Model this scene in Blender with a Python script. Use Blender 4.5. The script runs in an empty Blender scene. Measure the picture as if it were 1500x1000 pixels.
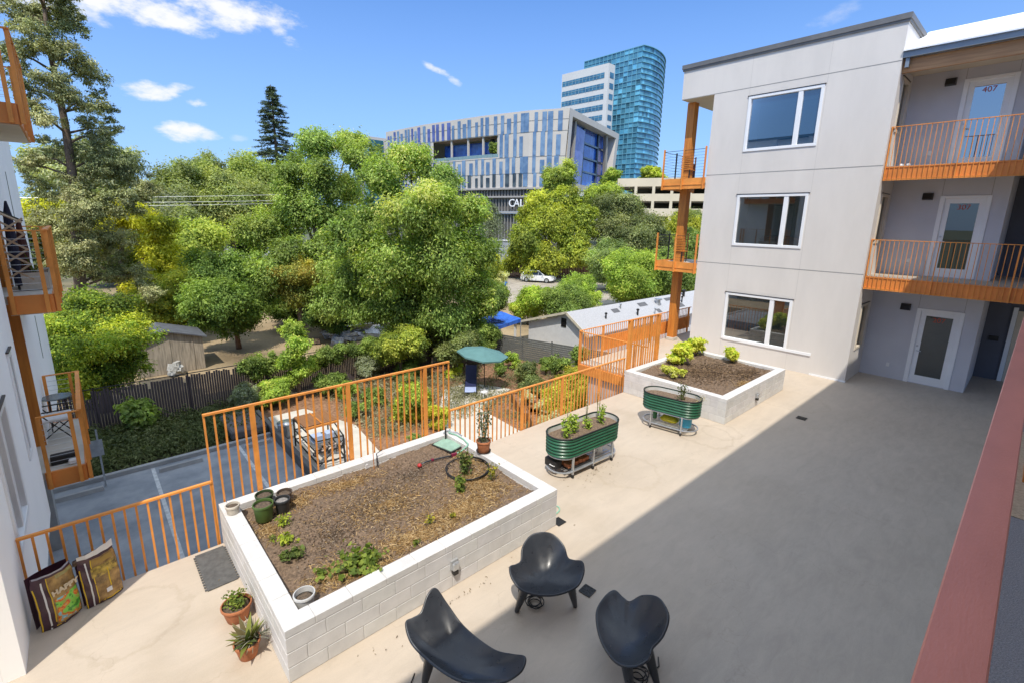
import bpy, math, random
import numpy as np
from mathutils import Vector, Matrix
random.seed(7)
R = math.radians
S = bpy.context.scene
COL = S.collection
G = -3.5            # level of the garden, car park and town, below the terrace at z = 0

# ---------------------------------------------------------------- mesh helpers
class MB:
    def __init__(s): s.v = []; s.f = []; s.c = []; s.hascol = False
    def add(s, vs, fs, col=None):
        n = len(s.v); s.v.extend([tuple(p) for p in vs])
        for f in fs: s.f.append(tuple(i + n for i in f)); s.c.append(col or (1, 1, 1))
        if col: s.hascol = True
        return s
    def box(s, x0, x1, y0, y1, z0, z1, col=None):
        vs = [(x0,y0,z0),(x1,y0,z0),(x1,y1,z0),(x0,y1,z0),(x0,y0,z1),(x1,y0,z1),(x1,y1,z1),(x0,y1,z1)]
        return s.add(vs, [(0,3,2,1),(4,5,6,7),(0,1,5,4),(1,2,6,5),(2,3,7,6),(3,0,4,7)], col)
    def cbox(s, x0, x1, y0, y1, z0, z1, b=.01, col=None):
        """box with chamfered edges"""
        xs=(x0,x0+b,x1-b,x1); ys=(y0,y0+b,y1-b,y1); zs=(z0,z0+b,z1-b,z1)
        def P(i,j,k): return (xs[i],ys[j],zs[k])
        vs=[]; idx={}
        def V(i,j,k):
            if (i,j,k) not in idx: idx[(i,j,k)]=len(vs); vs.append(P(i,j,k))
            return idx[(i,j,k)]
        fs=[]
        for k,o in ((0,1),(3,0)):
            q=[V(1,1,k),V(2,1,k),V(2,2,k),V(1,2,k)]; fs.append(q[::-1] if o else q)
        for j,o in ((0,0),(3,1)):
            q=[V(1,j,1),V(2,j,1),V(2,j,2),V(1,j,2)]; fs.append(q[::-1] if o else q)
        for i,o in ((0,1),(3,0)):
            q=[V(i,1,1),V(i,2,1),V(i,2,2),V(i,1,2)]; fs.append(q[::-1] if o else q)
        n=lambda a:{0:1,3:2}[a]
        for i in (0,3):
            for j in (0,3): fs.append([V(i,n(j),1),V(n(i),j,1),V(n(i),j,2),V(i,n(j),2)])
            for k in (0,3): fs.append([V(i,1,n(k)),V(i,2,n(k)),V(n(i),2,k),V(n(i),1,k)])
        for j in (0,3):
            for k in (0,3): fs.append([V(1,j,n(k)),V(2,j,n(k)),V(2,n(j),k),V(1,n(j),k)])
        for i in (0,3):
            for j in (0,3):
                for k in (0,3): fs.append([V(i,n(j),n(k)),V(n(i),j,n(k)),V(n(i),n(j),k)])
        return s.add(vs,fs,col)
    def obox(s, c, size, rz=0, rx=0, ry=0, col=None):
        m = Matrix.Rotation(rz,3,'Z') @ Matrix.Rotation(ry,3,'Y') @ Matrix.Rotation(rx,3,'X')
        a,b,d = size[0]/2,size[1]/2,size[2]/2; c = Vector(c)
        vs=[c+m@Vector(p) for p in ((-a,-b,-d),(a,-b,-d),(a,b,-d),(-a,b,-d),(-a,-b,d),(a,-b,d),(a,b,d),(-a,b,d))]
        return s.add(vs,[(0,3,2,1),(4,5,6,7),(0,1,5,4),(1,2,6,5),(2,3,7,6),(3,0,4,7)],col)
    def bar(s, p, q, w, h=None, col=None):
        h = h or w; p=Vector(p); q=Vector(q); d=(q-p).normalized()
        up=Vector((0,0,1)) if abs(d.z)<.95 else Vector((1,0,0))
        r=d.cross(up).normalized(); u=r.cross(d)
        vs=[]
        for a in (p,q):
            for i,j in ((-1,-1),(1,-1),(1,1),(-1,1)): vs.append(a+r*(i*w/2)+u*(j*h/2))
        return s.add(vs,[(0,1,2,3),(7,6,5,4),(0,4,5,1),(1,5,6,2),(2,6,7,3),(3,7,4,0)],col)
    def tube(s, pts, r, n=8, closed=False, col=None):
        pts=[Vector(p) for p in pts]; N=len(pts); rs = r if isinstance(r,(list,tuple)) else [r]*N
        vs=[]; prev=None
        for i,p in enumerate(pts):
            if closed: t=(pts[(i+1)%N]-pts[i-1]).normalized()
            else: t=(pts[min(i+1,N-1)]-pts[max(i-1,0)]).normalized()
            if prev is None:
                up=Vector((0,0,1)) if abs(t.z)<.9 else Vector((1,0,0)); a=t.cross(up).normalized()
            else: a=(prev-t*prev.dot(t)).normalized()
            prev=a; b=t.cross(a)
            for k in range(n):
                th=2*math.pi*k/n; vs.append(p+(a*math.cos(th)+b*math.sin(th))*rs[i])
        fs=[]
        for i in range(N if closed else N-1):
            j=(i+1)%N
            for k in range(n): fs.append((i*n+k,i*n+(k+1)%n,j*n+(k+1)%n,j*n+k))
        if not closed: fs.append(tuple(range(n))[::-1]); fs.append(tuple((N-1)*n+k for k in range(n)))
        return s.add(vs,fs,col)
    def lathe(s, prof, n=24, c=(0,0,0), sx=1, sy=1, col=None):
        vs=[]; fs=[]
        for r,z in prof:
            for k in range(n):
                th=2*math.pi*k/n; vs.append((c[0]+r*sx*math.cos(th),c[1]+r*sy*math.sin(th),c[2]+z))
        for i in range(len(prof)-1):
            for k in range(n): fs.append((i*n+k,i*n+(k+1)%n,(i+1)*n+(k+1)%n,(i+1)*n+k))
        if prof[0][0]>1e-6: fs.append(tuple(range(n))[::-1])
        if prof[-1][0]>1e-6: fs.append(tuple((len(prof)-1)*n+k for k in range(n)))
        return s.add(vs,fs,col)
    def prism(s, poly, z0, z1, col=None):
        n=len(poly); vs=[(x,y,z0) for x,y in poly]+[(x,y,z1) for x,y in poly]
        a=sum(poly[i][0]*poly[(i+1)%n][1]-poly[(i+1)%n][0]*poly[i][1] for i in range(n))
        fs=[tuple(range(n))[::-1],tuple(range(n,2*n))]+[(i,(i+1)%n,n+(i+1)%n,n+i) for i in range(n)]
        if a<0: fs=[f[::-1] for f in fs]
        return s.add(vs,fs,col)
    def quad(s,a,b,c,d,col=None): return s.add([a,b,c,d],[(0,1,2,3)],col)
    def build(s, name, m, parent=None, smooth=False, off=None, bevel=0, auto=None):
        me=bpy.data.meshes.new(name); o=bpy.data.objects.new(name,me); COL.objects.link(o)
        if parent is not None: off=OFF.get(parent,(0,0,0)); o.parent=parent
        elif off is None:
            xs=[p[0] for p in s.v]; ys=[p[1] for p in s.v]; zs=[p[2] for p in s.v]
            off=((min(xs)+max(xs))/2,(min(ys)+max(ys))/2,min(zs))
        if parent is None: o.location=off
        OFF[o]=off
        me.from_pydata([(p[0]-off[0],p[1]-off[1],p[2]-off[2]) for p in s.v],[],s.f)
        if smooth: me.polygons.foreach_set('use_smooth',[True]*len(me.polygons))
        if s.hascol:
            at=me.attributes.new('tint','FLOAT_COLOR','FACE')
            at.data.foreach_set('color',np.array([(c[0],c[1],c[2],1) for c in s.c],dtype=np.float32).ravel())
        me.materials.append(m); me.update()
        if bevel:
            b=o.modifiers.new('bevel','BEVEL'); b.width=bevel; b.segments=2; b.limit_method='ANGLE'; b.angle_limit=R(40)
        if auto is not None and hasattr(me,'set_sharp_from_angle'): 
            me.polygons.foreach_set('use_smooth',[True]*len(me.polygons)); me.set_sharp_from_angle(angle=R(auto))
        return o
OFF={}
def tag(o,label,cat,group=None,kind=None):
    if label: o['label']=label
    if cat: o['category']=cat
    if group: o['group']=group
    if kind: o['kind']=kind
    return o
def thing(name,label,cat,loc=(0,0,0),group=None,off=True):
    o=bpy.data.objects.new(name,None); COL.objects.link(o); o.location=loc; o.empty_display_size=.2
    OFF[o]=tuple(loc) if off else (0,0,0)
    return tag(o,label,cat,group)
def copy_thing(o,label=None,group=None,loc=None,rz=None):
    c=o.copy(); COL.objects.link(c)
    if loc is not None: c.location=loc
    if rz is not None: c.rotation_euler=(0,0,rz)
    for ch in list(o.children):
        d=ch.copy(); COL.objects.link(d); d.parent=c
        for gch in list(ch.children):
            e=gch.copy(); COL.objects.link(e); e.parent=d
    if label: c['label']=label
    if group: c['group']=group
    return c
def struct(mb,name,m,**k):
    o=mb.build(name,m,**k); o['kind']='structure'; return o
def text_mesh(body,size,name,m,parent,loc,rot,ext=.004,ext_off=0.):
    cu=bpy.data.curves.new(name,'FONT'); cu.body=body; cu.size=size; cu.extrude=ext; cu.offset=ext_off; cu.align_x='CENTER'; cu.align_y='CENTER'
    t=bpy.data.objects.new(name+'_t',cu); COL.objects.link(t)
    me=bpy.data.meshes.new_from_object(t.evaluated_get(bpy.context.evaluated_depsgraph_get())); bpy.data.objects.remove(t)
    me.materials.clear(); me.materials.append(m)
    o=bpy.data.objects.new(name,me); COL.objects.link(o); o.parent=parent
    f=OFF.get(parent,(0,0,0)); o.location=(loc[0]-f[0],loc[1]-f[1],loc[2]-f[2]); o.rotation_euler=rot
    return o

# ---------------------------------------------------------------- materials
def _nodes(name):
    m=bpy.data.materials.new(name); m.use_nodes=True; nt=m.node_tree
    return m,nt,nt.nodes['Principled BSDF'],nt.nodes,nt.links
def rgb(c): return (c[0],c[1],c[2],1)
def pmat(name,col,rough=.6,var=.12,scale=3.,col2=None,bump=0.,bscale=60.,metal=0.,spec=.5,tint=False,stretch=None,thr=(.35,.65),coat=0.,detail=5,rvar=0.):
    m,nt,b,N,L=_nodes(name)
    tc=N.new('ShaderNodeTexCoord'); vec=tc.outputs['Object']
    if stretch:
        mp=N.new('ShaderNodeMapping'); mp.inputs['Scale'].default_value=stretch; L.new(vec,mp.inputs[0]); vec=mp.outputs[0]
    no=N.new('ShaderNodeTexNoise'); no.inputs['Scale'].default_value=scale; no.inputs['Detail'].default_value=detail; no.inputs['Roughness'].default_value=.6
    L.new(vec,no.inputs['Vector'])
    rp=N.new('ShaderNodeValToRGB'); rp.color_ramp.elements[0].position=thr[0]; rp.color_ramp.elements[1].position=thr[1]
    if col2 is None: c1=[x*(1-var) for x in col]; c2=[min(1,x*(1+var)) for x in col]
    else: c1,c2=col,col2
    rp.color_ramp.elements[0].color=rgb(c1); rp.color_ramp.elements[1].color=rgb(c2)
    L.new(no.outputs['Fac'],rp.inputs[0]); out=rp.outputs[0]
    if tint:
        at=N.new('ShaderNodeAttribute'); at.attribute_name='tint'
        mx=N.new('ShaderNodeMixRGB'); mx.blend_type='MULTIPLY'; mx.inputs[0].default_value=1
        L.new(out,mx.inputs[1]); L.new(at.outputs['Color'],mx.inputs[2]); out=mx.outputs[0]
    L.new(out,b.inputs['Base Color'])
    if rvar:
        n3=N.new('ShaderNodeTexNoise'); n3.inputs['Scale'].default_value=scale*4; n3.inputs['Detail'].default_value=8; L.new(vec,n3.inputs['Vector'])
        mrr=N.new('ShaderNodeMapRange'); mrr.inputs[1].default_value=.35; mrr.inputs[2].default_value=.7; mrr.inputs[3].default_value=rough; mrr.inputs[4].default_value=min(1,rough+rvar); L.new(n3.outputs['Fac'],mrr.inputs[0]); L.new(mrr.outputs[0],b.inputs['Roughness'])
    else: b.inputs['Roughness'].default_value=rough
    b.inputs['Metallic'].default_value=metal; b.inputs['Specular IOR Level'].default_value=spec
    if coat: b.inputs['Coat Weight'].default_value=coat
    if bump:
        n2=N.new('ShaderNodeTexNoise'); n2.inputs['Scale'].default_value=bscale; n2.inputs['Detail'].default_value=4; L.new(vec,n2.inputs['Vector'])
        bp=N.new('ShaderNodeBump'); bp.inputs['Strength'].default_value=min(1,bump); bp.inputs['Distance'].default_value=.01*max(1,bump)
        L.new(n2.outputs['Fac'],bp.inputs['Height']); L.new(bp.outputs[0],b.inputs['Normal'])
    return m
def leafmat(name,trans=.35,gloss=.6):
    m,nt,b,N,L=_nodes(name)
    at=N.new('ShaderNodeAttribute'); at.attribute_name='tint'
    L.new(at.outputs['Color'],b.inputs['Base Color']); b.inputs['Roughness'].default_value=gloss; b.inputs['Specular IOR Level'].default_value=.2
    tr=N.new('ShaderNodeBsdfTranslucent'); mx=N.new('ShaderNodeMixRGB'); mx.blend_type='MULTIPLY'; mx.inputs[0].default_value=1; mx.inputs[2].default_value=(1.25,1.3,.45,1)
    L.new(at.outputs['Color'],mx.inputs[1]); L.new(mx.outputs[0],tr.inputs[0])
    ms=N.new('ShaderNodeMixShader'); ms.inputs[0].default_value=trans
    L.new(b.outputs[0],ms.inputs[1]); L.new(tr.outputs[0],ms.inputs[2]); L.new(ms.outputs[0],N['Material Output'].inputs[0])
    return m
def glassmat(name,tint=(.75,.85,.85),ior=1.6,rough=.0,open_=.6,dark=(.02,.03,.03)):
    """window pane: mirror reflection by angle over a partly see-through dark body"""
    m,nt,b,N,L=_nodes(name); N.remove(b)
    gl=N.new('ShaderNodeBsdfGlossy'); gl.inputs['Roughness'].default_value=rough; gl.inputs['Color'].default_value=(1,1,1,1)
    tp=N.new('ShaderNodeBsdfTransparent'); tp.inputs[0].default_value=rgb(tint)
    df=N.new('ShaderNodeBsdfDiffuse'); df.inputs[0].default_value=rgb(dark)
    m1=N.new('ShaderNodeMixShader'); m1.inputs[0].default_value=open_; L.new(df.outputs[0],m1.inputs[1]); L.new(tp.outputs[0],m1.inputs[2])
    fr=N.new('ShaderNodeFresnel'); fr.inputs[0].default_value=ior
    m2=N.new('ShaderNodeMixShader'); L.new(fr.outputs[0],m2.inputs[0]); L.new(m1.outputs[0],m2.inputs[1]); L.new(gl.outputs[0],m2.inputs[2])
    L.new(m2.outputs[0],N['Material Output'].inputs[0]); return m
def woodmat(name,c1,c2,rough=.55,axis=(1,1,.06),scale=14):
    return pmat(name,c1,rough=rough,col2=c2,scale=scale,stretch=axis,thr=(.3,.7),bump=.15,bscale=30)

ORANGE=pmat('orange_paint',(.74,.285,.058),rough=.42,var=.17,scale=2.6,detail=9,rvar=.2,bump=.04,bscale=200,spec=.4)
ORANGED=pmat('orange_fascia_paint',(.68,.235,.045),rough=.5,var=.14,scale=1.3,bump=.05,bscale=120)
PINK=pmat('rail_cap_paint',(.56,.20,.15),rough=.36,var=.08,scale=9,bump=.06,bscale=350,stretch=(.3,1,1),spec=.45)
STUCCO=pmat('white_stucco',(.665,.628,.585),rough=.85,var=.035,scale=1.6,bump=.5,bscale=150,stretch=(1,1,.3),detail=9)
STUCCO_L=pmat('warm_white_stucco',(.92,.91,.895),rough=.85,var=.03,scale=.8,bump=.2,bscale=190)
GREYWALL=pmat('grey_stucco',(.55,.555,.595),rough=.85,var=.05,scale=.8,bump=.25,bscale=170)
DARKWALL=pmat('dark_grey_stucco',(.12,.125,.15),rough=.85,var=.08,scale=.8,bump=.2,bscale=170)
SOFFIT=pmat('cream_soffit',(.62,.55,.44),rough=.8,var=.04)
JOINTV=pmat('faint_joint',(.57,.54,.505),rough=.9,var=.03)
JOINT=pmat('dark_joint',(.30,.295,.285),rough=.9,var=.1)  # dark grey of the control joints
COPING=pmat('grey_coping',(.17,.165,.16),rough=.5,var=.1,metal=.3)
GUTTER=pmat('blue_grey_gutter',(.21,.25,.30),rough=.45,var=.06,metal=.2)
WHITEROOF=pmat('white_roof',(.82,.83,.84),rough=.5,var=.03)
VINYL=pmat('white_vinyl',(.80,.81,.82),rough=.35,var=.02)
TIMBER=woodmat('stained_timber',(.44,.14,.02),(.66,.25,.038),axis=(6,6,.35),scale=3.5)
TIMBERB=woodmat('brown_beam',(.17,.075,.03),(.30,.14,.055),axis=(6,.35,6),scale=3.5)
DARKMETAL=pmat('dark_bronze',(.035,.032,.03),rough=.4,var=.15,metal=.5)
BLACKP=pmat('black_moulded_plastic',(.027,.031,.038),rough=.26,var=.12,scale=3,bump=.03,bscale=320,spec=.55,rvar=.14,detail=4)
BLACKR=pmat('black_rubber',(.015,.015,.016),rough=.6,var=.2)
GALV=pmat('galvanised',(.52,.54,.56),rough=.38,var=.15,scale=7,metal=.75)
GREENM=pmat('green_corrugated',(.018,.105,.052),rough=.36,var=.18,scale=4,bump=.03,spec=.5,coat=.15)
TERRA=pmat('terracotta',(.40,.145,.06),rough=.8,var=.22,scale=9,bump=.2,bscale=90)
CONC=pmat('grey_concrete',(.34,.34,.335),rough=.85,var=.16,scale=1.6,bump=.3,bscale=60)
CONCL=pmat('pale_concrete',(.56,.52,.45),rough=.85,var=.1,scale=1.3,bump=.25,bscale=60)
SOIL=pmat('dark_soil',(.085,.057,.037),rough=.95,col2=(.28,.19,.122),scale=30,bump=1.6,bscale=70,thr=(.3,.72),detail=10)
POTSOIL=pmat('potting_soil',(.06,.045,.032),rough=.95,col2=(.17,.12,.08),scale=40,bump=1.2,bscale=90)
PALEPOT=pmat('pale_plastic_pot',(.55,.50,.42),rough=.5,var=.08,scale=14)
GREYPOT=pmat('grey_resin_pot',(.50,.50,.49),rough=.6,var=.1,scale=14)
LEAF=leafmat('leaf',trans=.42); LEAFD=leafmat('leaf_dull',trans=.22,gloss=.6)
BARK=pmat('bark',(.075,.05,.035),rough=.9,col2=(.20,.15,.11),scale=8,stretch=(4,4,.7),bump=.8,bscale=25)
BARKR=pmat('reddish_bark',(.15,.075,.04),rough=.9,col2=(.30,.17,.10),scale=8,stretch=(4,4,.7),bump=.6,bscale=25)
WIN=glassmat('window_glass',ior=2.2,open_=.55)
WINS=glassmat('sky_window_glass',ior=2.25,open_=.15,dark=(.012,.05,.11))  # dark blue body colour stands in for reflected sky
WIND=glassmat('sky_door_glass',ior=4.2,open_=.25,dark=(.02,.05,.09))
DOORG=glassmat('door_glass',ior=2.0,open_=.35,dark=(.035,.045,.04))
ROOMW=pmat('room_wall',(.34,.33,.30),rough=.9,var=.05)
ROOMF=pmat('room_floor',(.16,.12,.09),rough=.6,var=.1)
PLANTERM=pmat('painted_block',(.66,.65,.635),rough=.8,var=.075,scale=5,bump=.8,bscale=110,detail=10,tint=True)
MORTAR=pmat('block_joint',(.48,.47,.45),rough=.9,var=.06)
STEELW=pmat('white_metal',(.75,.75,.75),rough=.4,var=.05)

def floor_material():
    m,nt,b,N,L=_nodes('terrace_coating'); tc=N.new('ShaderNodeTexCoord'); v=tc.outputs['Object']
    def noise(scale,detail=6,rough=.6,stretch=None,dist=0):
        x=v
        if stretch:
            mp=N.new('ShaderNodeMapping'); mp.inputs['Scale'].default_value=stretch[:3]; mp.inputs['Rotation'].default_value=(0,0,stretch[3]); L.new(v,mp.inputs[0]); x=mp.outputs[0]
        n=N.new('ShaderNodeTexNoise'); n.inputs['Scale'].default_value=scale; n.inputs['Detail'].default_value=detail; n.inputs['Roughness'].default_value=rough; n.inputs['Distortion'].default_value=dist
        L.new(x,n.inputs['Vector']); return n.outputs['Fac']
    def ramp(f,a,b_,ca,cb):
        r=N.new('ShaderNodeValToRGB'); r.color_ramp.elements[0].position=a; r.color_ramp.elements[1].position=b_; r.color_ramp.elements[0].color=rgb(ca); r.color_ramp.elements[1].color=rgb(cb); L.new(f,r.inputs[0]); return r.outputs[0]
    def mul(a,c,f=1):
        x=N.new('ShaderNodeMixRGB'); x.blend_type='MULTIPLY'; x.inputs[0].default_value=f; L.new(a,x.inputs[1]); L.new(c,x.inputs[2]); return x.outputs[0]
    base=ramp(noise(.55,8),.3,.7,(.49,.41,.32),(.55,.465,.37))
    smear=ramp(noise(1.6,9,.68,(1,3.2,1,.6),.6),.36,.60,(.78,.78,.79),(1,1,1))
    spots=ramp(noise(3.4,10,.72,dist=.4),.60,.74,(1,1,1),(.74,.71,.66))
    fine=ramp(noise(70,3),.3,.7,(.955,.955,.955),(1.02,1.02,1.02))
    c=mul(mul(mul(base,smear,.32),spots,.35),fine)
    # wear with a cool shade tone painted over the shadowed side of the court
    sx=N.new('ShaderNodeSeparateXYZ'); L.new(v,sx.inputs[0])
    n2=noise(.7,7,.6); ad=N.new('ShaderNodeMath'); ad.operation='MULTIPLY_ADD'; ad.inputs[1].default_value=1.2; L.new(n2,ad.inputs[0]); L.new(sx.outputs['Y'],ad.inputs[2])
    mr=N.new('ShaderNodeMapRange'); mr.inputs[1].default_value=FLOOR_SHADE_WEAR[0]; mr.inputs[2].default_value=FLOOR_SHADE_WEAR[1]; L.new(ad.outputs[0],mr.inputs[0])
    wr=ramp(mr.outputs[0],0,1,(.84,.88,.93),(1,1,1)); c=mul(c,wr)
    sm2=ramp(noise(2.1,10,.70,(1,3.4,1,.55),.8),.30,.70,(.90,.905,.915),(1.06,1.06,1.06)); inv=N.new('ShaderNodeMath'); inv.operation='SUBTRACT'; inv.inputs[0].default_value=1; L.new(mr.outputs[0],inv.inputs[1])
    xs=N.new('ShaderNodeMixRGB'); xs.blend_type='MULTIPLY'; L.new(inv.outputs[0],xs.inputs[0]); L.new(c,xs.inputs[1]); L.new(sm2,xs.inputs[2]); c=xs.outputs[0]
    # faint stains where pots dripped and troughs drained
    nzs=noise(2.2,7,.65)
    for (px_,py_,rad,wd,dk) in ((9.9,4.35,.55,.05,.84),(10.35,4.2,.4,.06,.88),(9.2,6.3,.35,.25,.86),(-.1,6.35,.55,.05,.86),(.45,5.5,.42,.30,.86),(5.0,4.15,.5,.35,.90),(.35,4.3,.5,.3,.92),(7.2,4.6,.6,.06,.92),(3.3,4.2,.7,.12,.93),(13.8,3.9,.8,.06,.92),(8.3,6.6,.5,.3,.93)):
        sb=N.new('ShaderNodeVectorMath'); sb.operation='DISTANCE'; sb.inputs[1].default_value=(px_,py_,0); L.new(v,sb.inputs[0])
        ad2=N.new('ShaderNodeMath'); ad2.operation='MULTIPLY_ADD'; ad2.inputs[1].default_value=.8*rad+.15; L.new(nzs,ad2.inputs[0]); L.new(sb.outputs['Value'],ad2.inputs[2])
        df=N.new('ShaderNodeMath'); df.operation='SUBTRACT'; df.inputs[1].default_value=rad+.4*rad+.075; L.new(ad2.outputs[0],df.inputs[0]); ab=N.new('ShaderNodeMath'); ab.operation='ABSOLUTE'; L.new(df.outputs[0],ab.inputs[0])
        dv=N.new('ShaderNodeMath'); dv.operation='DIVIDE'; dv.inputs[1].default_value=wd; L.new(ab.outputs[0],dv.inputs[0]); dk=1-(1-dk)*.6; c=mul(c,ramp(dv.outputs[0],.15,1,(dk,dk*.99,dk*.97),(1,1,1)))
    vo=N.new('ShaderNodeTexVoronoi'); vo.feature='DISTANCE_TO_EDGE'; vo.inputs['Scale'].default_value=.33
    vd=N.new('ShaderNodeVectorMath'); vd.operation='ADD'; nzv=N.new('ShaderNodeTexNoise'); nzv.inputs['Scale'].default_value=2.5; nzv.inputs['Detail'].default_value=8; L.new(v,nzv.inputs['Vector']); L.new(v,vd.inputs[0]); L.new(nzv.outputs['Color'],vd.inputs[1]); L.new(vd.outputs[0],vo.inputs['Vector'])
    c=mul(c,ramp(vo.outputs['Distance'],.0,.0035,(.80,.79,.77),(1,1,1)),.45)
    L.new(c,b.inputs['Base Color']); b.inputs['Roughness'].default_value=.62; b.inputs['Specular IOR Level'].default_value=.35
    bp=N.new('ShaderNodeBump'); bp.inputs['Strength'].default_value=.25; bp.inputs['Distance'].default_value=.006; L.new(noise(90,4),bp.inputs['Height']); L.new(bp.outputs[0],b.inputs['Normal'])
    return m
FLOOR_SHADE_WEAR=(2.3,4.6)
FLOOR=floor_material()

# ---------------------------------------------------------------- camera, sky, sun
M=((0.0,0.0,0.0),)*3
def cam_axes(yaw,pitch,roll):
    cy,sy,cp,sp=math.cos(yaw),math.sin(yaw),math.cos(pitch),math.sin(pitch)
    f=Vector((cy*cp,sy*cp,-sp)); r=Vector((sy,-cy,0)); u=r.cross(f)
    return r*math.cos(roll)+u*math.sin(roll), u*math.cos(roll)-r*math.sin(roll), f
r_,u_,f_=cam_axes(R(47.58341),R(12.67081),R(1.11126))
cd=bpy.data.cameras.new('camera'); cam=bpy.data.objects.new('camera',cd); COL.objects.link(cam); S.camera=cam
mw=Matrix((( r_.x,u_.x,-f_.x,0),(r_.y,u_.y,-f_.y,0),(r_.z,u_.z,-f_.z,4.6),(0,0,0,1))); cam.matrix_world=mw
cd.sensor_width=36; cd.lens=36*699.398/1500; cd.shift_x=-.00107; cd.shift_y=-.0136; cd.clip_start=.05; cd.clip_end=6000
SUNV=Vector((-.744*math.cos(R(59)),-.668*math.cos(R(59)),math.sin(R(59)))).normalized()
sl=bpy.data.lights.new('sun','SUN'); sl.energy=4.5; sl.angle=R(.53); sl.color=(1,.94,.84)
so=bpy.data.objects.new('sun',sl); COL.objects.link(so); so.location=(-20,-20,40); so.rotation_euler=SUNV.to_track_quat('Z','Y').to_euler()
def make_world():
    w=bpy.data.worlds.new('World'); S.world=w; w.use_nodes=True; nt=w.node_tree; N=nt.nodes; L=nt.links
    bg=N['Background']; sk=N.new('ShaderNodeTexSky'); sk.sky_type='NISHITA'; sk.sun_disc=False
    sk.sun_elevation=R(59); sk.sun_rotation=math.atan2(-.744,-.668)%(2*math.pi); sk.altitude=20; sk.air_density=1.0; sk.dust_density=.55; sk.ozone_density=2.2
    bg.inputs[1].default_value=SKY
    tc=N.new('ShaderNodeTexCoord'); v=tc.outputs['Generated']
    def math_(op,a,b=None,c=None):
        n=N.new('ShaderNodeMath'); n.operation=op
        for i,x in enumerate((a,b,c)):
            if x is None: continue
            if isinstance(x,(int,float)): n.inputs[i].default_value=x
            else: L.new(x,n.inputs[i])
        return n.outputs[0]
    def dot(vec):
        n=N.new('ShaderNodeVectorMath'); n.operation='DOT_PRODUCT'; L.new(v,n.inputs[0]); n.inputs[1].default_value=vec; return n.outputs['Value']
    def noise(scale,detail,st=(1,1,1)):
        mp=N.new('ShaderNodeMapping'); mp.inputs['Scale'].default_value=st; L.new(v,mp.inputs[0])
        n=N.new('ShaderNodeTexNoise'); n.inputs['Scale'].default_value=scale; n.inputs['Detail'].default_value=detail; n.inputs['Roughness'].default_value=.62; L.new(mp.outputs[0],n.inputs['Vector']); return n.outputs['Fac']
    nz=noise(16,8,(1,1,2.2)); nf=noise(9,6,(1,1,2.6))
    total=None
    for (d,tilt,wa,wb,dens) in CLOUDS:
        d=Vector(d).normalized(); a=d.cross(Vector((0,0,1))).normalized(); b=a.cross(d).normalized()
        a2=a*math.cos(tilt)+b*math.sin(tilt); b2=b*math.cos(tilt)-a*math.sin(tilt)
        fu=math_('DIVIDE',dot(a2),wa); fv=math_('DIVIDE',dot(b2),wb)
        rr=math_('ADD',math_('MULTIPLY',fu,fu),math_('MULTIPLY',fv,fv))
        m=math_('SUBTRACT',1.0,rr); m=math_('MULTIPLY_ADD',math_('SUBTRACT',nz,.5),3.6,m)
        mr=N.new('ShaderNodeMapRange'); mr.interpolation_type='SMOOTHSTEP'; mr.inputs[1].default_value=.15; mr.inputs[2].default_value=1.25; mr.inputs[3].default_value=0; mr.inputs[4].default_value=dens; L.new(m,mr.inputs[0])
        fw=math_('GREATER_THAN',dot(d),.3); k=math_('MULTIPLY',mr.outputs[0],fw)
        total=k if total is None else math_('MAXIMUM',total,k)
    # faint high haze away from the clouds in view
    sep=N.new('ShaderNodeSeparateXYZ'); L.new(v,sep.inputs[0])
    mx=N.new('ShaderNodeMixRGB'); L.new(total,mx.inputs[0]); mx.inputs[2].default_value=CLOUDCOL
    # slight whitening of the low sky, as summer haze
    hz=N.new('ShaderNodeMapRange'); hz.inputs[1].default_value=-.02; hz.inputs[2].default_value=.42; hz.inputs[3].default_value=HAZE; hz.inputs[4].default_value=0; L.new(sep.outputs['Z'],hz.inputs[0])
    m0=N.new('ShaderNodeMixRGB'); L.new(hz.outputs[0],m0.inputs[0]); m0.inputs[2].default_value=HAZECOL
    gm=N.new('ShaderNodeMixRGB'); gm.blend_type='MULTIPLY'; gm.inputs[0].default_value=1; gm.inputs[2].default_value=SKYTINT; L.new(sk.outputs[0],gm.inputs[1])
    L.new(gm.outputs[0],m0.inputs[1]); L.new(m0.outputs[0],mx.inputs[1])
    # bright overhead cloud, added out of view to lift the shade
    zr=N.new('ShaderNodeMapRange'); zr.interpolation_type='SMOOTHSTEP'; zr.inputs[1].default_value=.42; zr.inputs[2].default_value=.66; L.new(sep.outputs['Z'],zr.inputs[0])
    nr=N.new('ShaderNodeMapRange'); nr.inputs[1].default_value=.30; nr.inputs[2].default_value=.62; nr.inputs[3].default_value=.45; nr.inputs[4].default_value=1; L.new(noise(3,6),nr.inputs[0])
    mz=N.new('ShaderNodeMixRGB'); L.new(math_('MULTIPLY',zr.outputs[0],nr.outputs[0]),mz.inputs[0]); mz.inputs[2].default_value=ZEN_FILL; L.new(mx.outputs[0],mz.inputs[1]); L.new(mz.outputs[0],bg.inputs[0])
SKY=.15; CLOUDCOL=(6.6,6.7,6.8,1); HAZE=.80; HAZECOL=(2.55,3.85,6.4,1); SKYTINT=(.72,1.06,1.5,1); ZEN_FILL=(7.6,8.6,9.9,1)
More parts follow.
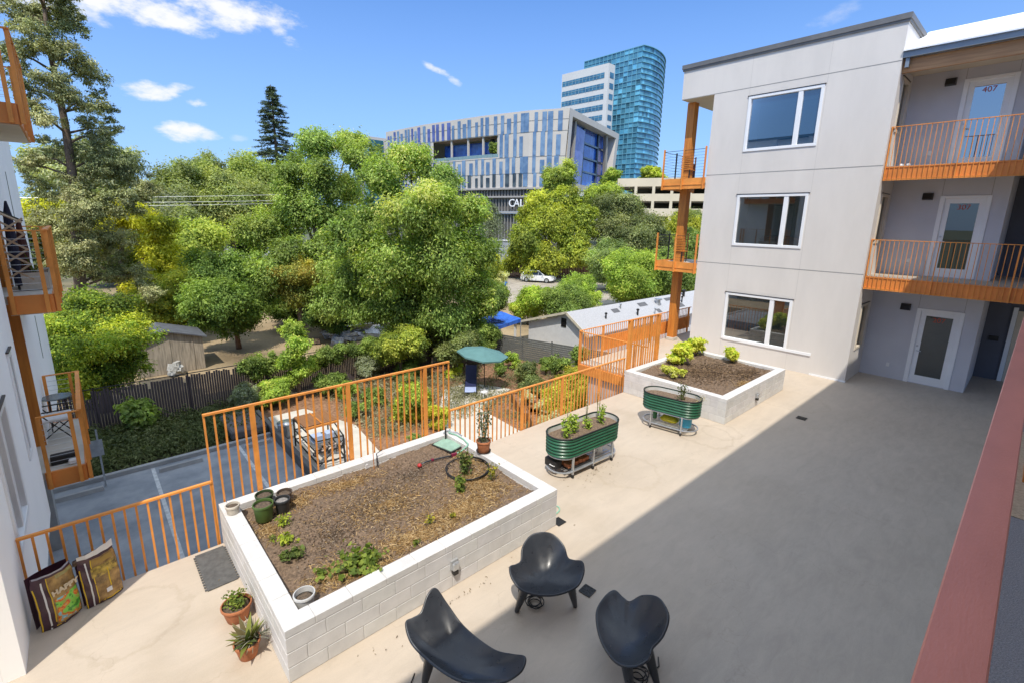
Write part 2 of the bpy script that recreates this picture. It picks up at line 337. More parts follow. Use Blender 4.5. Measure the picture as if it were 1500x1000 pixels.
CLOUDS=[((.1135,.9496,.2922),0,.16,.030,1),((.2233,.9254,.3062),.05,.12,.034,1),((.0103,.9624,.2715),0,.09,.018,.8),((.2831,.9099,.3032),-.6,.05,.016,.8),
 ((.1234,.9752,.1836),.05,.045,.015,1),((.1563,.9686,.1933),.3,.03,.010,.9),((.1792,.968,.1759),0,.020,.010,1),
 ((.1598,.9787,.1287),-.05,.046,.017,1),((.19,.9735,.1266),0,.025,.011,.8),((.5333,.8033,.2652),-.35,.040,.008,.85),((.5611,.7893,.2496),-.5,.018,.008,.7),
 ((.908,.277,.3143),.3,.06,.016,.25),((.2342,.9638,.1276),0,.018,.008,.3)]
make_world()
S.view_settings.view_transform='Standard'; S.view_settings.look='None'; S.view_settings.exposure=0
S.render.film_transparent=False
try:
    S.cycles.use_denoising=True; S.cycles.max_bounces=8; S.cycles.transparent_max_bounces=12; S.cycles.diffuse_bounces=5; S.cycles.glossy_bounces=3; S.cycles.sample_clamp_indirect=6
except Exception: pass
# ---------------------------------------------------------------- foliage
def leaf_verts(P,Nn,size,rng,aspect=.5,fold=.18,T=None):
    n=len(P); a=rng.normal(size=(n,3)); a=a if T is None else a*.55+T; t=a-Nn*np.sum(a*Nn,axis=1,keepdims=True); t/=np.linalg.norm(t,axis=1,keepdims=True)+1e-9
    s=np.cross(Nn,t); L=size[:,None]
    V=np.empty((n,4,3),np.float32)
    V[:,0]=P-t*L*.5; V[:,1]=P+s*L*aspect*.5+Nn*L*fold-t*L*.06; V[:,2]=P+t*L*.5; V[:,3]=P-s*L*aspect*.5+Nn*L*fold-t*L*.06
    return V
def quads_obj(name,V,Cc,m,parent=None,off=None):
    n=len(V); me=bpy.data.meshes.new(name); o=bpy.data.objects.new(name,me); COL.objects.link(o)
    if parent is not None: off=OFF.get(parent,(0,0,0)); o.parent=parent
    elif off is None: off=tuple(float(x) for x in (V[...,0].mean(),V[...,1].mean(),V[...,2].min())); o.location=off
    else: o.location=off
    OFF[o]=off
    co=(V.reshape(-1,3)-np.array(off,np.float32)).astype(np.float32)
    me.vertices.add(n*4); me.vertices.foreach_set('co',co.ravel())
    me.loops.add(n*4); me.loops.foreach_set('vertex_index',np.arange(n*4,dtype=np.int32))
    me.polygons.add(n); me.polygons.foreach_set('loop_start',np.arange(0,n*4,4,dtype=np.int32)); me.polygons.foreach_set('loop_total',np.full(n,4,np.int32))
    at=me.attributes.new('tint','FLOAT_COLOR','FACE'); at.data.foreach_set('color',np.concatenate([Cc,np.ones((n,1))],1).astype(np.float32).ravel())
    me.materials.append(m); me.update(calc_edges=True); me.validate()
    return o
FGAIN=2.75; LEAFS=.70
def unit(n,rng):
    a=rng.normal(size=(n,3)); return a/np.linalg.norm(a,axis=1,keepdims=True)
def foliage(blobs,leaf,dens,pal,rng,up=.45,out=.7,aspect=.5,sub=7,subr=.48,squash=.85,jit=.25,fill=.4,mids=True):
    """leaf quads gathered in clumps around each (x,y,z,r); returns verts, colours"""
    leaf=leaf*LEAFS; VV=[];CC=[]; pal=np.array(pal,float); A=leaf*leaf*aspect*.5
    bb=[tuple(b[:4]) for b in blobs]
    # smaller masses between neighbouring ones close the crown
    for i,p in enumerate(bb[:len(blobs)] if mids else []):
        ds=sorted((math.dist(p[:3],q[:3]),k) for k,q in enumerate(bb[:len(blobs)]) if k!=i)[:2]
        for d,k in ds:
            q=bb[k]
            if k>i and d<2.3*(p[3]+q[3]): bb.append(((p[0]+q[0])/2,(p[1]+q[1])/2,(p[2]+q[2])/2-.1*p[3],.72*min(p[3],q[3])))
    for x,y,z,r in bb:
        c=np.array((x,y,z)); k=max(6,int(sub*2.6))
        d=unit(k,rng); d[:,2]*=squash; cen=c+d*r*rng.uniform(.35,1.12,(k,1)); rad=r*(subr*.72)*rng.uniform(.55,1.35,k)
        bt=rng.uniform(.88,1.14); bm=rng.random()
        items=[(cc,rr,dens*.62*4*math.pi*rr*rr/A,1.) for cc,rr in zip(cen,rad)]+[(c,r*.92,fill*dens*4*math.pi*r*r/A,.86)]
        for cc,rr,nn,sh in items:
            n=max(5,int(nn)); dd=unit(n,rng)
            if sh<1: P=cc+dd*(rr*rng.uniform(.12,1,(n,1))**.42)*np.array((1,1,squash))+rng.normal(size=(n,3))*rr*.12
            else: P=cc+rng.normal(size=(n,3))*rr*np.array((.56,.56,.56*squash))
            o_=P-c; o_/=np.linalg.norm(o_,axis=1,keepdims=True)+1e-6; q_=P-cc; q_/=np.linalg.norm(q_,axis=1,keepdims=True)+1e-6
            Nn=(o_*.6+q_*.4)*out+np.array((0,0,up))+rng.normal(size=(n,3))*.46; Nn/=np.linalg.norm(Nn,axis=1,keepdims=True)
            VV.append(leaf_verts(P,Nn,leaf*rng.uniform(.5,1.5,n),rng,aspect,T=o_*.8+np.array((0,0,-.55))))
            mixv=np.clip(bm*.45+rng.random()*.5*(sh==1)+rng.random(n)*.5*(sh<1)+rng.normal(size=n)*.15,0,1)*(len(pal)-1)
            i0=np.clip(np.floor(mixv).astype(int),0,len(pal)-2); fr=(mixv-i0)[:,None]
            col=pal[i0]*(1-fr)+pal[i0+1]*fr
            CC.append(np.clip(col*FGAIN*bt*rng.uniform(.70,1.32)*(1+rng.normal(size=(n,1))*jit*.5),.004,.75))
    return np.concatenate(VV),np.concatenate(CC)
def ell_blobs(cx,cy,cz,rx,rz,n,rng,rb=.46,ry=None):
    ry=ry or rx; o=[]
    for i in range(n):
        d=unit(1,rng)[0]; k=rng.uniform(.25,1)**.5*(1-rb*.75); o.append((cx+d[0]*rx*k,cy+d[1]*ry*k,cz+d[2]*rz*k,min(rx,rz)*rb*rng.uniform(.75,1.2)))
    return o
def limb_tubes(mb,base,cen,blobs,r0,rng,nl=6):
    b=Vector(base); t=Vector(cen); mid=b.lerp(t,.55)+Vector((rng.uniform(-.2,.2),rng.uniform(-.2,.2),0))*r0*3
    mb.tube([b+Vector((0,0,-.15)),b.lerp(mid,.5)+Vector((r0*.3,0,0)),mid,t],[r0*1.25,r0*.95,r0*.8,r0*.4],9)
    idx=rng.permutation(len(blobs))[:nl]
    for i in idx:
        e=Vector(blobs[i][:3]); s=b.lerp(mid,rng.uniform(.55,1)) if e.z<t.z else mid.lerp(t,rng.uniform(0,.8))
        m=s.lerp(e,.5)+Vector((0,0,-.08*(e-s).length)); mb.tube([s,m,e],[r0*.45,r0*.28,r0*.1],6)
GREENS=dict(
 mid=[(.042,.066,.020),(.090,.125,.032),(.160,.195,.048)], bright=[(.065,.10,.022),(.135,.185,.035),(.23,.27,.05)],
 yellow=[(.12,.135,.022),(.25,.245,.030),(.36,.31,.035)], olive=[(.050,.068,.028),(.10,.118,.045),(.155,.165,.065)],
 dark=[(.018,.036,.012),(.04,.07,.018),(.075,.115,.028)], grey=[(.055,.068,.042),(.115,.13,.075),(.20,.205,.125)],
 gold=[(.075,.095,.018),(.175,.185,.028),(.28,.265,.035)], tips=[(.06,.095,.02),(.17,.19,.03),(.33,.28,.04)], sage=[(.075,.09,.055),(.13,.145,.095),(.19,.195,.14)],
 lime=[(.14,.19,.025),(.27,.33,.04),(.42,.45,.06)], dry=[(.20,.17,.10),(.33,.28,.17),(.46,.41,.27)])
def tree(name,label,base,blobs,leaf,dens,pal,seed,tr=.2,group=None,cat='tree',limbs=6,bark=None,lm=None,**k):
    rng=np.random.default_rng(seed); t=thing(name,label,cat,(base[0],base[1],base[2]),group)
    V,Cc=foliage(blobs,leaf,dens,pal,rng,**k)
    quads_obj('crown',V,Cc,lm or LEAF,t)
    cen=np.mean([b[:3] for b in blobs],axis=0); mb=MB(); limb_tubes(mb,base,cen,blobs,tr,rng,limbs); mb.build('trunk',bark or BARK,t,smooth=True)
    return t
def shrub(name,label,x,y,z,rx,h,leaf,dens,pal,seed,group=None,cat='shrub',n=7,ry=None,stems=5,lm=None,**k):
    rng=np.random.default_rng(seed); t=thing(name,label,cat,(x,y,z),group)
    b=ell_blobs(x,y,z+h*.55,rx,h*.55,n,rng,.5,ry); V,Cc=foliage(b,leaf,dens,pal,rng,sub=5,**k); V[...,2]=np.maximum(V[...,2],z+.01)
    quads_obj('foliage',V,Cc,lm or LEAF,t)
    mb=MB()
    for i in range(stems):
        bb=b[i%len(b)]; mb.tube([(x+rng.uniform(-.1,.1)*rx,y+rng.uniform(-.1,.1)*rx,z-.02),((x+bb[0])/2,(y+bb[1])/2,z+h*.3),bb[:3]],[.02*h+.004,.012*h+.003,.004],5)
    mb.build('stem',BARK,t); return t
def herb(name,label,x,y,z,h,r,leaf,n,pal,seed,group=None,cat='plant',aspect=.6,stems=4,top=.0,parent=None):
    """small plant: stems with leaves up them"""
    rng=np.random.default_rng(seed); t=parent or thing(name,label,cat,(x,y,z),group)
    mb=MB(); P=[];Nn=[]
    for i in range(stems):
        a=rng.uniform(0,6.28); e=np.array((x+math.cos(a)*r*rng.uniform(.2,.9),y+math.sin(a)*r*rng.uniform(.2,.9),z+h*rng.uniform(.7,1)))
        s=np.array((x+math.cos(a)*r*.15,y+math.sin(a)*r*.15,z-.01)); m=(s+e)/2+rng.normal(size=3)*.08*r; m[2]+=.05*h
        mb.tube([s,m,e],[.006+.004*h,.004+.003*h,.002],5)
        for j in range(n//stems):
            q=rng.uniform(top,1)**.8; p=(s*(1-q)**2+2*m*q*(1-q)+e*q*q)+rng.normal(size=3)*np.array((r*.28,r*.28,h*.07)); P.append(p)
            v=rng.normal(size=3)*.5+np.array((0,0,.8))+(p-np.array((x,y,p[2])))/max(r,.01)*.4; Nn.append(v/np.linalg.norm(v))
    P=np.array(P);P[:,2]=np.maximum(P[:,2],z+.012);Nn=np.array(Nn); pal=np.array(pal,float); f=rng.random(len(P))
    i0=np.minimum((f*(len(pal)-1)).astype(int),len(pal)-2); fr=(f*(len(pal)-1)-i0)[:,None]; Cc=np.clip((pal[i0]*(1-fr)+pal[i0+1]*fr)*rng.uniform(1.1,1.75,(len(P),1)),0,.75)
    V=leaf_verts(P,Nn,leaf*rng.uniform(.6,1.25,len(P)),rng,aspect)
    quads_obj('foliage',V,Cc,LEAF,t); mb.build('stem',STEMM,t); return t
STEMM=pmat('green_stem',(.10,.12,.04),rough=.7,var=.2)
STRAWM=leafmat('straw_fibre',trans=.15,gloss=.6)
def strands(name,label,areas,n,L,z,pal,seed,cat,zf=None,wid=.006,kind='stuff',clip=None,up=.12):
    rng=np.random.default_rng(seed); A=[]; w=np.array([a[2]*a[3] for a in areas]); w/=w.sum()
    k=rng.choice(len(areas),n,p=w); ar=np.array(areas)[k]
    a=rng.uniform(0,6.283,n); q=np.abs(rng.normal(size=n))*.55
    x=ar[:,0]+np.cos(a)*q*ar[:,2]; y=ar[:,1]+np.sin(a)*q*ar[:,3]
    if clip is not None: ok=(x>clip[0])&(x<clip[1])&(y>clip[2])&(y<clip[3]); x,y=x[ok],y[ok]
    n=len(x); zz=(zf(x,y) if zf else np.full(n,z))+rng.uniform(.002,.022,n)
    th=rng.uniform(0,6.283,n); tl=rng.normal(size=n)*up; d=np.stack([np.cos(th)*np.cos(tl),np.sin(th)*np.cos(tl),np.sin(tl)],1); s=np.stack([-np.sin(th),np.cos(th),rng.normal(size=n)*.3],1)
    P=np.stack([x,y,zz],1); l=(L*rng.uniform(.4,1.3,n))[:,None]; ww=wid*rng.uniform(.6,1.4,n)[:,None]
    V=np.stack([P-d*l/2-s*ww/2,P+d*l/2-s*ww/2,P+d*l/2+s*ww/2,P-d*l/2+s*ww/2],1)
    pal=np.array(pal,float); f=rng.random(n); i0=np.minimum((f*(len(pal)-1)).astype(int),len(pal)-2); fr=(f*(len(pal)-1)-i0)[:,None]
    Cc=(pal[i0]*(1-fr)+pal[i0+1]*fr)*rng.uniform(.75,1.2,(n,1))
    return tag(quads_obj(name,V,Cc,STRAWM),label,cat,kind=kind)

# ---------------------------------------------------------------- terrace deck
mb=MB(); mb.box(-14,30,-3.6,7.20,-.32,0); mb.box(12.1,30,7.203,9.86,-.30,-.004)
struct(mb,'terrace_floor',FLOOR,off=(0,0,0))
mb=MB(); mb.box(-14,11.9,6.75,6.98,G-.2,-.322); struct(mb,'podium_wall',CONC,off=(0,0,G))

# ---------------------------------------------------------------- block planters
def soil_height(x,y,s=0):
    return .018*np.sin(x*3.1+s)+.016*np.sin(y*4.3+1.3*s)+.012*np.sin(x*7.7+y*5.1)+.008*np.sin(x*17+1)*np.sin(y*15+s)
def planter(label,x0,x1,y0,y1,h,sz,seed):
    rng=random.Random(seed); t=thing('block_planter',label,'planter',((x0+x1)/2,(y0+y1)/2,0)); T=.2; b=MB(); core=MB(); cap=MB()
    hs=(h-.095)/3; g=.0035
    def run(axis,f0,f1,a0,a1,z0,z1,offs,mbx):
        p=a0-offs
        while p<a1-1e-4:
            q=min(p+.4,a1); p2=max(p,a0)
            if q-p2>.02:
                k=rng.uniform(.93,1.03); col=(k,k*rng.uniform(.985,1.0),k*rng.uniform(.97,1.0))
                e0=p2+(g if p2>a0 else 0); e1=q-(g if q<a1 else 0)
                if axis=='x': mbx.cbox(e0,e1,f0,f1,z0+g,z1-g,.004,col)
                else: mbx.cbox(f0,f1,e0,e1,z0+g,z1-g,.004,col)
            p=q if p2!=p or True else q
    for i in range(3):
        z0=i*hs; o=.2 if i%2 else 0
        run('x',y0,y0+T,x0,x1,z0,z0+hs,o,b); run('x',y1-T,y1,x0,x1,z0,z0+hs,o,b)
        run('y',x0,x0+T,y0+T,y1-T,z0,z0+hs,.2-o,b); run('y',x1-T,x1,y0+T,y1-T,z0,z0+hs,.2-o,b)
    z0=3*hs
    run('x',y0,y0+T,x0,x1,z0,h,.1,cap); run('x',y1-T,y1,x0,x1,z0,h,.3,cap)
    run('y',x0,x0+T,y0+T,y1-T,z0,h,.1,cap); run('y',x1-T,x1,y0+T,y1-T,z0,h,.25,cap)
    e=.006
    for a in ((x0+e,x1-e,y0+e,y0+T-e),(x0+e,x1-e,y1-T+e,y1-e),(x0+e,x0+T-e,y0+T-e,y1-T+e),(x1-T+e,x1-e,y0+T-e,y1-T+e)): core.box(*a,.0,h-.012)
    b.build('block_wall',PLANTERM,t); cap.build('cap_course',PLANTERM,t); core.build('mortar',MORTAR,t)
    s=MB(); nx=int((x1-x0-2*T)/.035); ny=int((y1-y0-2*T)/.035); X=np.linspace(x0+T-.01,x1-T+.01,nx+1); Y=np.linspace(y0+T-.01,y1-T+.01,ny+1)
    r2=np.random.default_rng(seed); XX,YY=np.meshgrid(X,Y,indexing='ij'); ZZ=sz+soil_height(XX,YY,seed)+r2.normal(size=XX.shape)*.007
    vs=[(float(XX[i,j]),float(YY[i,j]),float(ZZ[i,j])) for i in range(nx+1) for j in range(ny+1)]
    fs=[(i*(ny+1)+j,(i+1)*(ny+1)+j,(i+1)*(ny+1)+j+1,i*(ny+1)+j+1) for i in range(nx) for j in range(ny)]
    s.add(vs,fs); s.build('soil',SOIL,t,smooth=True); return t
planter('large white block planter full of soil and straw, nearest the camera',1.02,4.96,4.355,7.21,.625,.52,1)
planter('smaller white block planter beside the grey apartment facade',10.79,14.52,4.37,7.21,.625,.54,2)
STRAWP=[(.13,.07,.025),(.27,.155,.055),(.43,.28,.115),(.58,.43,.24)]
CHIPP=[(.05,.034,.023),(.12,.08,.05),(.20,.145,.10),(.32,.26,.2)]
zf1=lambda x,y:.52+soil_height(x,y,1)
zf2=lambda x,y:.54+soil_height(x,y,2)
c1=(1.24,4.74,4.57,6.99)
strands('straw_mulch','golden straw mulch strewn over the front and ends of the near planter soil',[(3.6,5.0,1.0,.42),(4.25,5.4,.5,.6),(2.75,4.9,.75,.28),(1.7,4.95,.34,.30),(1.85,6.72,.5,.22),(2.7,6.74,.7,.2),(1.42,6.3,.2,.35),(2.1,4.72,.45,.14),(4.55,6.1,.22,.4)],11500,.075,.53,STRAWP,11,'straw',zf=zf1,wid=.006,clip=c1)
strands('straw_mulch','thin stray straw over the bare middle of the near planter',[(2.9,5.8,1.2,.75)],2600,.06,.53,STRAWP,10,'straw',zf=zf1,wid=.006,clip=c1)
strands('bark_chips','fine bark and pumice chips scattered over the near planter soil',[(2.8,5.9,1.3,.8),(2.0,5.6,.7,.8),(3.6,6.3,1.2,.6)],6500,.018,.53,CHIPP,12,'bark chips',zf=zf1,wid=.012,clip=c1,up=.3)
strands('bark_mulch','loose bark mulch over the soil of the planter by the facade',[(12.6,5.8,1.5,1.0),(13.5,5.0,.9,.4)],6500,.06,.55,[(.04,.027,.018),(.10,.065,.04),(.19,.12,.07),(.30,.20,.11)],13,'bark mulch',zf=zf2,wid=.015,clip=(11,14.3,4.58,7.0))
strands('straw_mulch','small patch of yellow straw at the front corner of the planter by the facade',[(12.6,4.72,.45,.14)],900,.08,.55,STRAWP,14,'straw',zf=zf2,wid=.006,clip=(11,14.3,4.58,7.0))

strands('leaf_litter','specks of soil and straw dropped on the paving round the near planter',[(3.0,4.15,1.8,.14),(.85,5.6,.12,1.0),(5.1,5.6,.10,1.2),(6.8,5.0,.9,.4)],170,.024,.004,[(.10,.07,.045),(.30,.22,.12)],15,'debris',wid=.007,up=.05)
# plants in the near planter
herb('strawberry_plant','leafy strawberry patch against the front wall of the near planter',1.98,4.86,.53,.15,.30,.078,230,GREENS['bright'],21,cat='plant',aspect=.85,stems=16,top=.5)
herb('strawberry_plant','low strawberry clump left of the larger strawberry patch in the near planter',1.62,5.0,.53,.08,.11,.06,40,GREENS['bright'],22,aspect=.85,stems=6,top=.5)
herb('herb_plant','pale lime seedling clump in front of the green nursery pots',1.60,6.28,.53,.14,.10,.045,110,GREENS['lime'],23,stems=6)
herb('lettuce_plant','bright lime lettuce between the seedling and the dark leafy clump',1.52,5.86,.53,.11,.11,.055,90,GREENS['lime'],24,aspect=.8,stems=8)
herb('lettuce_plant','darker green leafy clump nearest the left wall of the near planter',1.47,5.55,.53,.09,.15,.065,100,GREENS['mid'],25,aspect=.85,stems=9)
herb('tomato_plant','tall bushy green plant inside the black hose ring',4.25,5.72,.53,.42,.13,.06,220,GREENS['mid'],26,stems=5)
herb('pepper_plant','short bright plant in front of the black hose ring',3.90,5.38,.53,.30,.10,.075,90,GREENS['bright'],27,stems=4)
herb('pepper_plant','thin yellowing plant right of the black hose ring',4.46,5.36,.53,.30,.11,.05,60,GREENS['yellow'],28,stems=5)
herb('seedling','small yellow seedling in the middle of the straw',3.10,5.02,.53,.12,.08,.045,40,GREENS['yellow'],29,stems=4)
herb('seedling','tiny green seedling close to the front wall beside the wall socket',2.72,4.72,.53,.10,.07,.06,22,GREENS['bright'],30,stems=3)
herb('seedling','tiny yellow seedling deep in the straw towards the right end',3.42,4.93,.53,.09,.06,.04,30,GREENS['yellow'],31,stems=3)
herb('seedling','sparse seedling by the left wall of the near planter',1.38,6.05,.53,.07,.07,.035,26,GREENS['bright'],32,stems=4)
# plants in the far planter
shrub('leafy_shrub','rounded yellow green shrub at the back left of the facade planter',12.9,6.74,.54,.72,.66,.12,1.3,GREENS['lime'],33,n=10,ry=.34)
shrub('leafy_shrub','yellow green shrub at the back of the facade planter near the wall',14.02,6.78,.54,.48,.58,.11,1.3,GREENS['lime'],34,n=6,ry=.25)
shrub('spreading_shrub','low spreading yellowish plant at the left front of the facade planter',11.6,6.25,.54,.62,.34,.08,1.3,[(.16,.19,.03),(.3,.31,.06),(.42,.40,.12)],35,n=7,ry=.5)
shrub('leafy_shrub','small upright lime shrub under the facade window in the facade planter',14.15,5.75,.54,.30,.62,.10,1.3,GREENS['lime'],36,n=5)

# ---------------------------------------------------------------- pots
def pot(name,label,x,y,z,r,h,m,soil=POTSOIL,taper=.8,rim=.012,rimh=.035,saucer=None,group=None,cat='pot',fill=.03,off=True):
    t=thing(name,label,cat,(x,y,z),group); mb=MB(); rb=r*taper
    mb.lathe([(rb*.97,0),(rb,.004),(r-rim*.4,h-rimh),(r+rim*.5,h-rimh+.004),(r+rim*.7,h-.005),(r+rim*.4,h),(r-rim*.5,h),(r-rim,h-fill-.02)],28,(x,y,z)); mb.build('body',m,t,auto=45)
    if soil:
        s=MB(); s.lathe([(r-rim*1.1,h-fill),(r*.6,h-fill+.006),(r*.25,h-fill+.01),(0.0001,h-fill+.008)],24,(x,y,z)); s.build('soil',soil,t,smooth=True)
    if saucer:
        s=MB(); s.lathe([(rb*1.15,-.002),(rb*1.32,.022),(rb*1.25,.022),(rb*1.1,.006)],24,(x,y,z)); s.build('saucer',saucer,t,smooth=True)
    return t
pot('nursery_pot','cream plastic pot standing on the back left corner of the near planter wall',1.125,6.84,.626,.085,.125,PALEPOT,taper=.85)
pot('nursery_pot','large olive green nursery pot in the back left of the near planter',1.44,6.58,.525,.125,.24,pmat('olive_pot',(.075,.13,.03),rough=.5,var=.1),taper=.85)
pot('nursery_pot','dark green nursery pot half hidden behind the large green one',1.53,6.86,.525,.115,.22,pmat('dark_green_pot',(.04,.065,.025),rough=.5,var=.1),taper=.85)
pot('nursery_pot','black nursery pot of grey soil right of the large green pot',1.69,6.60,.525,.10,.20,pmat('black_pot',(.03,.032,.034),rough=.5,var=.1),soil=pmat('grey_mix',(.16,.15,.14),rough=.9,col2=(.32,.3,.28),scale=40,bump=.8),taper=.8)
pot('nursery_pot','brown nursery pot behind the black pot in the near planter',1.78,6.80,.525,.10,.18,pmat('brown_pot',(.085,.06,.045),rough=.6,var=.1),taper=.8)
pot('nursery_pot','grey pot sunk in the front left corner of the near planter',1.33,4.70,.49,.105,.17,GREYPOT,taper=.85,fill=.06)
p=pot('flower_pot','terracotta pot of a tall thin shrub on the right wall of the near planter',4.86,6.03,.627,.125,.21,TERRA,taper=.8,saucer=DARKMETAL,cat='potted plant')
herb('x','',4.86,6.03,.80,.72,.13,.055,260,GREENS['sage'],41,parent=p,stems=7)
p=pot('flower_pot','terracotta bowl of bright succulents against the planter end, behind the spiky plant',.84,5.60,.0,.155,.20,TERRA,taper=.72,cat='potted plant')
herb('x','',.84,5.60,.17,.17,.14,.04,260,GREENS['bright'],42,parent=p,stems=10)
p=pot('flower_pot','terracotta pot with spiky green and grey leaves, nearest pot on the left paving',.80,4.98,.0,.125,.19,TERRA,taper=.7,cat='potted plant')
def spiky(parent,x,y,z,n,L,w,pal,seed,droop=.8):
    rng=np.random.default_rng(seed); mb=MB()
    for i in range(n):
        a=i*2.4+rng.uniform(-.3,.3); el=rng.uniform(.15,1.2); l=L*rng.uniform(.7,1.1); pts=[]; d=Vector((math.cos(a)*math.cos(el),math.sin(a)*math.cos(el),math.sin(el)))
        p=Vector((x,y,z)); s=Vector((-math.sin(a),math.cos(a),0)); col=pal[int(rng.integers(len(pal)))]; k=rng.uniform(.8,1.2); col=tuple(c*k for c in col)
        prev=None
        for j in range(7):
            q=j/6; ww=w*(.45+1.6*q*(1-q))*(1-q**3)+.0015; a1=p-s*ww; b1=p+s*ww
            if prev: mb.quad(prev[0],prev[1],b1,a1,col)
            prev=(a1,b1); d=(d+Vector((0,0,-droop*.16*q))).normalized(); p=p+d*l/6
    mb.build('leaf_rosette',LEAFD,parent)
spiky(p,.80,4.98,.16,22,.30,.032,[(.10,.14,.045),(.20,.22,.05),(.16,.13,.06)],43)
spiky(p,.87,5.0,.15,60,.26,.005,[(.25,.25,.20),(.36,.34,.27)],44,droop=1.6)
m=MB(); m.box(.66,1.0,6.28,7.12,.004,.016)
for i in range(14):
    m.box(1.0,1.022,6.30+i*.058,6.30+i*.058+.03,.004,.016); m.box(.636,.66,6.30+i*.058,6.30+i*.058+.03,.004,.016)
tag(m.build('foam_mat',pmat('grey_mat',(.10,.098,.095),rough=.95,var=.2,scale=12,bump=.4)),'grey interlocking foam mat lying on the paving left of the near planter','mat')

# ---------------------------------------------------------------- small things on the near planter
t=thing('valve_box','faded green irrigation valve box lid set in the far corner of the near planter','valve box',(4.62,6.77,.53))
mb=MB(); mb.obox((4.62,6.77,.54),(.33,.46,.05),R(12)); mb.build('lid',pmat('faded_green',(.26,.40,.31),rough=.65,var=.12,scale=8),t,bevel=.02)
mb=MB(); mb.obox((4.62,6.77,.527),(.37,.50,.04),R(12)); mb.build('collar',BLACKR,t)
t=thing('watering_wand','red headed black watering wand on a pale green hose across the near planter','hose',(4.3,6.4,.53))
mb=MB(); mb.lathe([(.0001,0),(.035,.0),(.04,.02),(.028,.045),(.015,.05)],16,(3.80,6.42,.545)); mb.build('rose_head',pmat('red_plastic',(.45,.03,.03),rough=.4),t,smooth=True)
mb=MB(); mb.tube([(3.80,6.42,.575),(3.95,6.42,.585),(4.18,6.385,.58),(4.42,6.345,.57)],.014,8); mb.build('wand',BLACKP,t,smooth=True)
mb=MB(); mb.bar((4.40,6.35,.575),(4.50,6.335,.575),.035,.05); mb.bar((4.02,6.41,.588),(4.07,6.405,.588),.032,.036); mb.build('grip',pmat('maroon_grip',(.20,.015,.05),rough=.5),t)
mb=MB(); mb.tube([(4.48,6.34,.575),(4.6,6.33,.60),(4.72,6.33,.65),(4.80,6.40,.645),(4.85,6.60,.645),(4.86,6.85,.64),(4.80,7.0,.645),(4.90,7.12,.645)],.013,8); mb.build('hose',pmat('mint_hose',(.22,.45,.33),rough=.4,var=.1),t,smooth=True)
mb=MB(); pts=[]
for i in range(58):
    a=i/58*2*math.pi*2.2; rr=.36+.02*math.sin(a*1.3); pts.append((4.33+rr*math.cos(a),5.80+rr*.95*math.sin(a),.56+.03*math.sin(a*.5+1)+.0006*i))
mb.tube(pts,.011,7); tag(mb.build('drip_hose',BLACKR,smooth=True),'black drip hose coiled in a ring around the tall green plant','hose')
t=thing('hose_tap','grey tap with pale green tube at the back corner of the near planter','tap',(4.78,7.05,.62))
mb=MB(); mb.tube([(4.70,6.97,.52),(4.70,6.97,.80)],.014,8); mb.build('riser',DARKMETAL,t)
mb=MB(); mb.tube([(4.80,7.02,.64),(4.84,6.98,.66),(4.93,6.92,.645),(4.92,6.75,.64)],.010,7); mb.tube([(4.72,7.05,.648),(4.80,7.10,.648),(4.86,7.05,.648)],.02,7); mb.build('valve',pmat('grey_fitting',(.30,.32,.36),rough=.4),t)
t=thing('irrigation_riser','thin drip irrigation stake leaning on the back wall of the near planter','irrigation stake',(3.35,6.95,.53))
mb=MB(); mb.tube([(3.30,6.93,.5),(3.33,7.02,.70),(3.45,7.06,.71)],.008,6); mb.build('tube',DARKMETAL,t)
mb=MB(); mb.tube([(3.22,6.9,.5),(3.22,6.93,1.0)],.006,6); mb.build('stake',TIMBER,t)
mb=MB(); mb.obox((3.12,6.96,.56),(.05,.012,.07),.3); mb.build('plant_tag',STEELW,t)
def outlet(label,x,y,z):
    t=thing('wall_socket',label,'wall socket',(x,y,z)); mb=MB(); mb.cbox(x-.055,x+.055,y-.03,y,z-.06,z+.08,.008); mb.build('back_plate',CONC,t)
    mb=MB(); mb.cbox(x-.047,x+.047,y-.075,y-.03,z-.055,z+.055,.012); mb.build('cover',GALV,t)
    mb=MB(); mb.cbox(x-.035,x+.035,y-.07,y-.005,z-.12,z-.063,.006); mb.build('hood',DARKMETAL,t)
outlet('grey weatherproof socket on the front wall of the near planter',3.03,4.354,.33)
outlet('grey weatherproof socket on the front wall of the planter by the facade',12.55,4.369,.31)

# ---------------------------------------------------------------- black moulded chairs
def catmull(pts,n):
    out=[]; N=len(pts)
    for i in range(N):
        p0,p1,p2,p3=[Vector(pts[(i+k-1)%N]) for k in range(4)]
        for j in range(n):
            t=j/n; out.append(.5*((2*p1)+(p2-p0)*t+(2*p0-5*p1+4*p2-p3)*t*t+(3*p1-p0-3*p2+p3)*t**3))
    return out
def shell(bound,c,zc,parent,pw=2.1,n=9,rings=16):
    B=catmull(bound,n); K=len(B); vs=[(c[0],c[1],zc)]; fs=[]
    for r in range(1,rings+1):
        q=r/rings
        for p in B: vs.append((c[0]+(p.x-c[0])*q,c[1]+(p.y-c[1])*q,zc+(p.z-zc)*q**pw))
    for k in range(K): fs.append((0,1+k,1+(k+1)%K))
    for r in range(rings-1):
        for k in range(K): a=1+r*K; b=a+K; fs.append((a+k,b+k,b+(k+1)%K,a+(k+1)%K))
    fs=[f[::-1] for f in fs] if sum(B[i].x*B[(i+1)%K].y-B[(i+1)%K].x*B[i].y for i in range(K))<0 else fs
    mb=MB(); mb.add(vs,fs); o=mb.build('seat_shell',BLACKP,parent,smooth=True)
    s=o.modifiers.new('thickness','SOLIDIFY'); s.thickness=.026; s.offset=-1
    b=o.modifiers.new('soft_rim','BEVEL'); b.width=.009; b.segments=3; b.limit_method='ANGLE'; b.angle_limit=R(50); return o
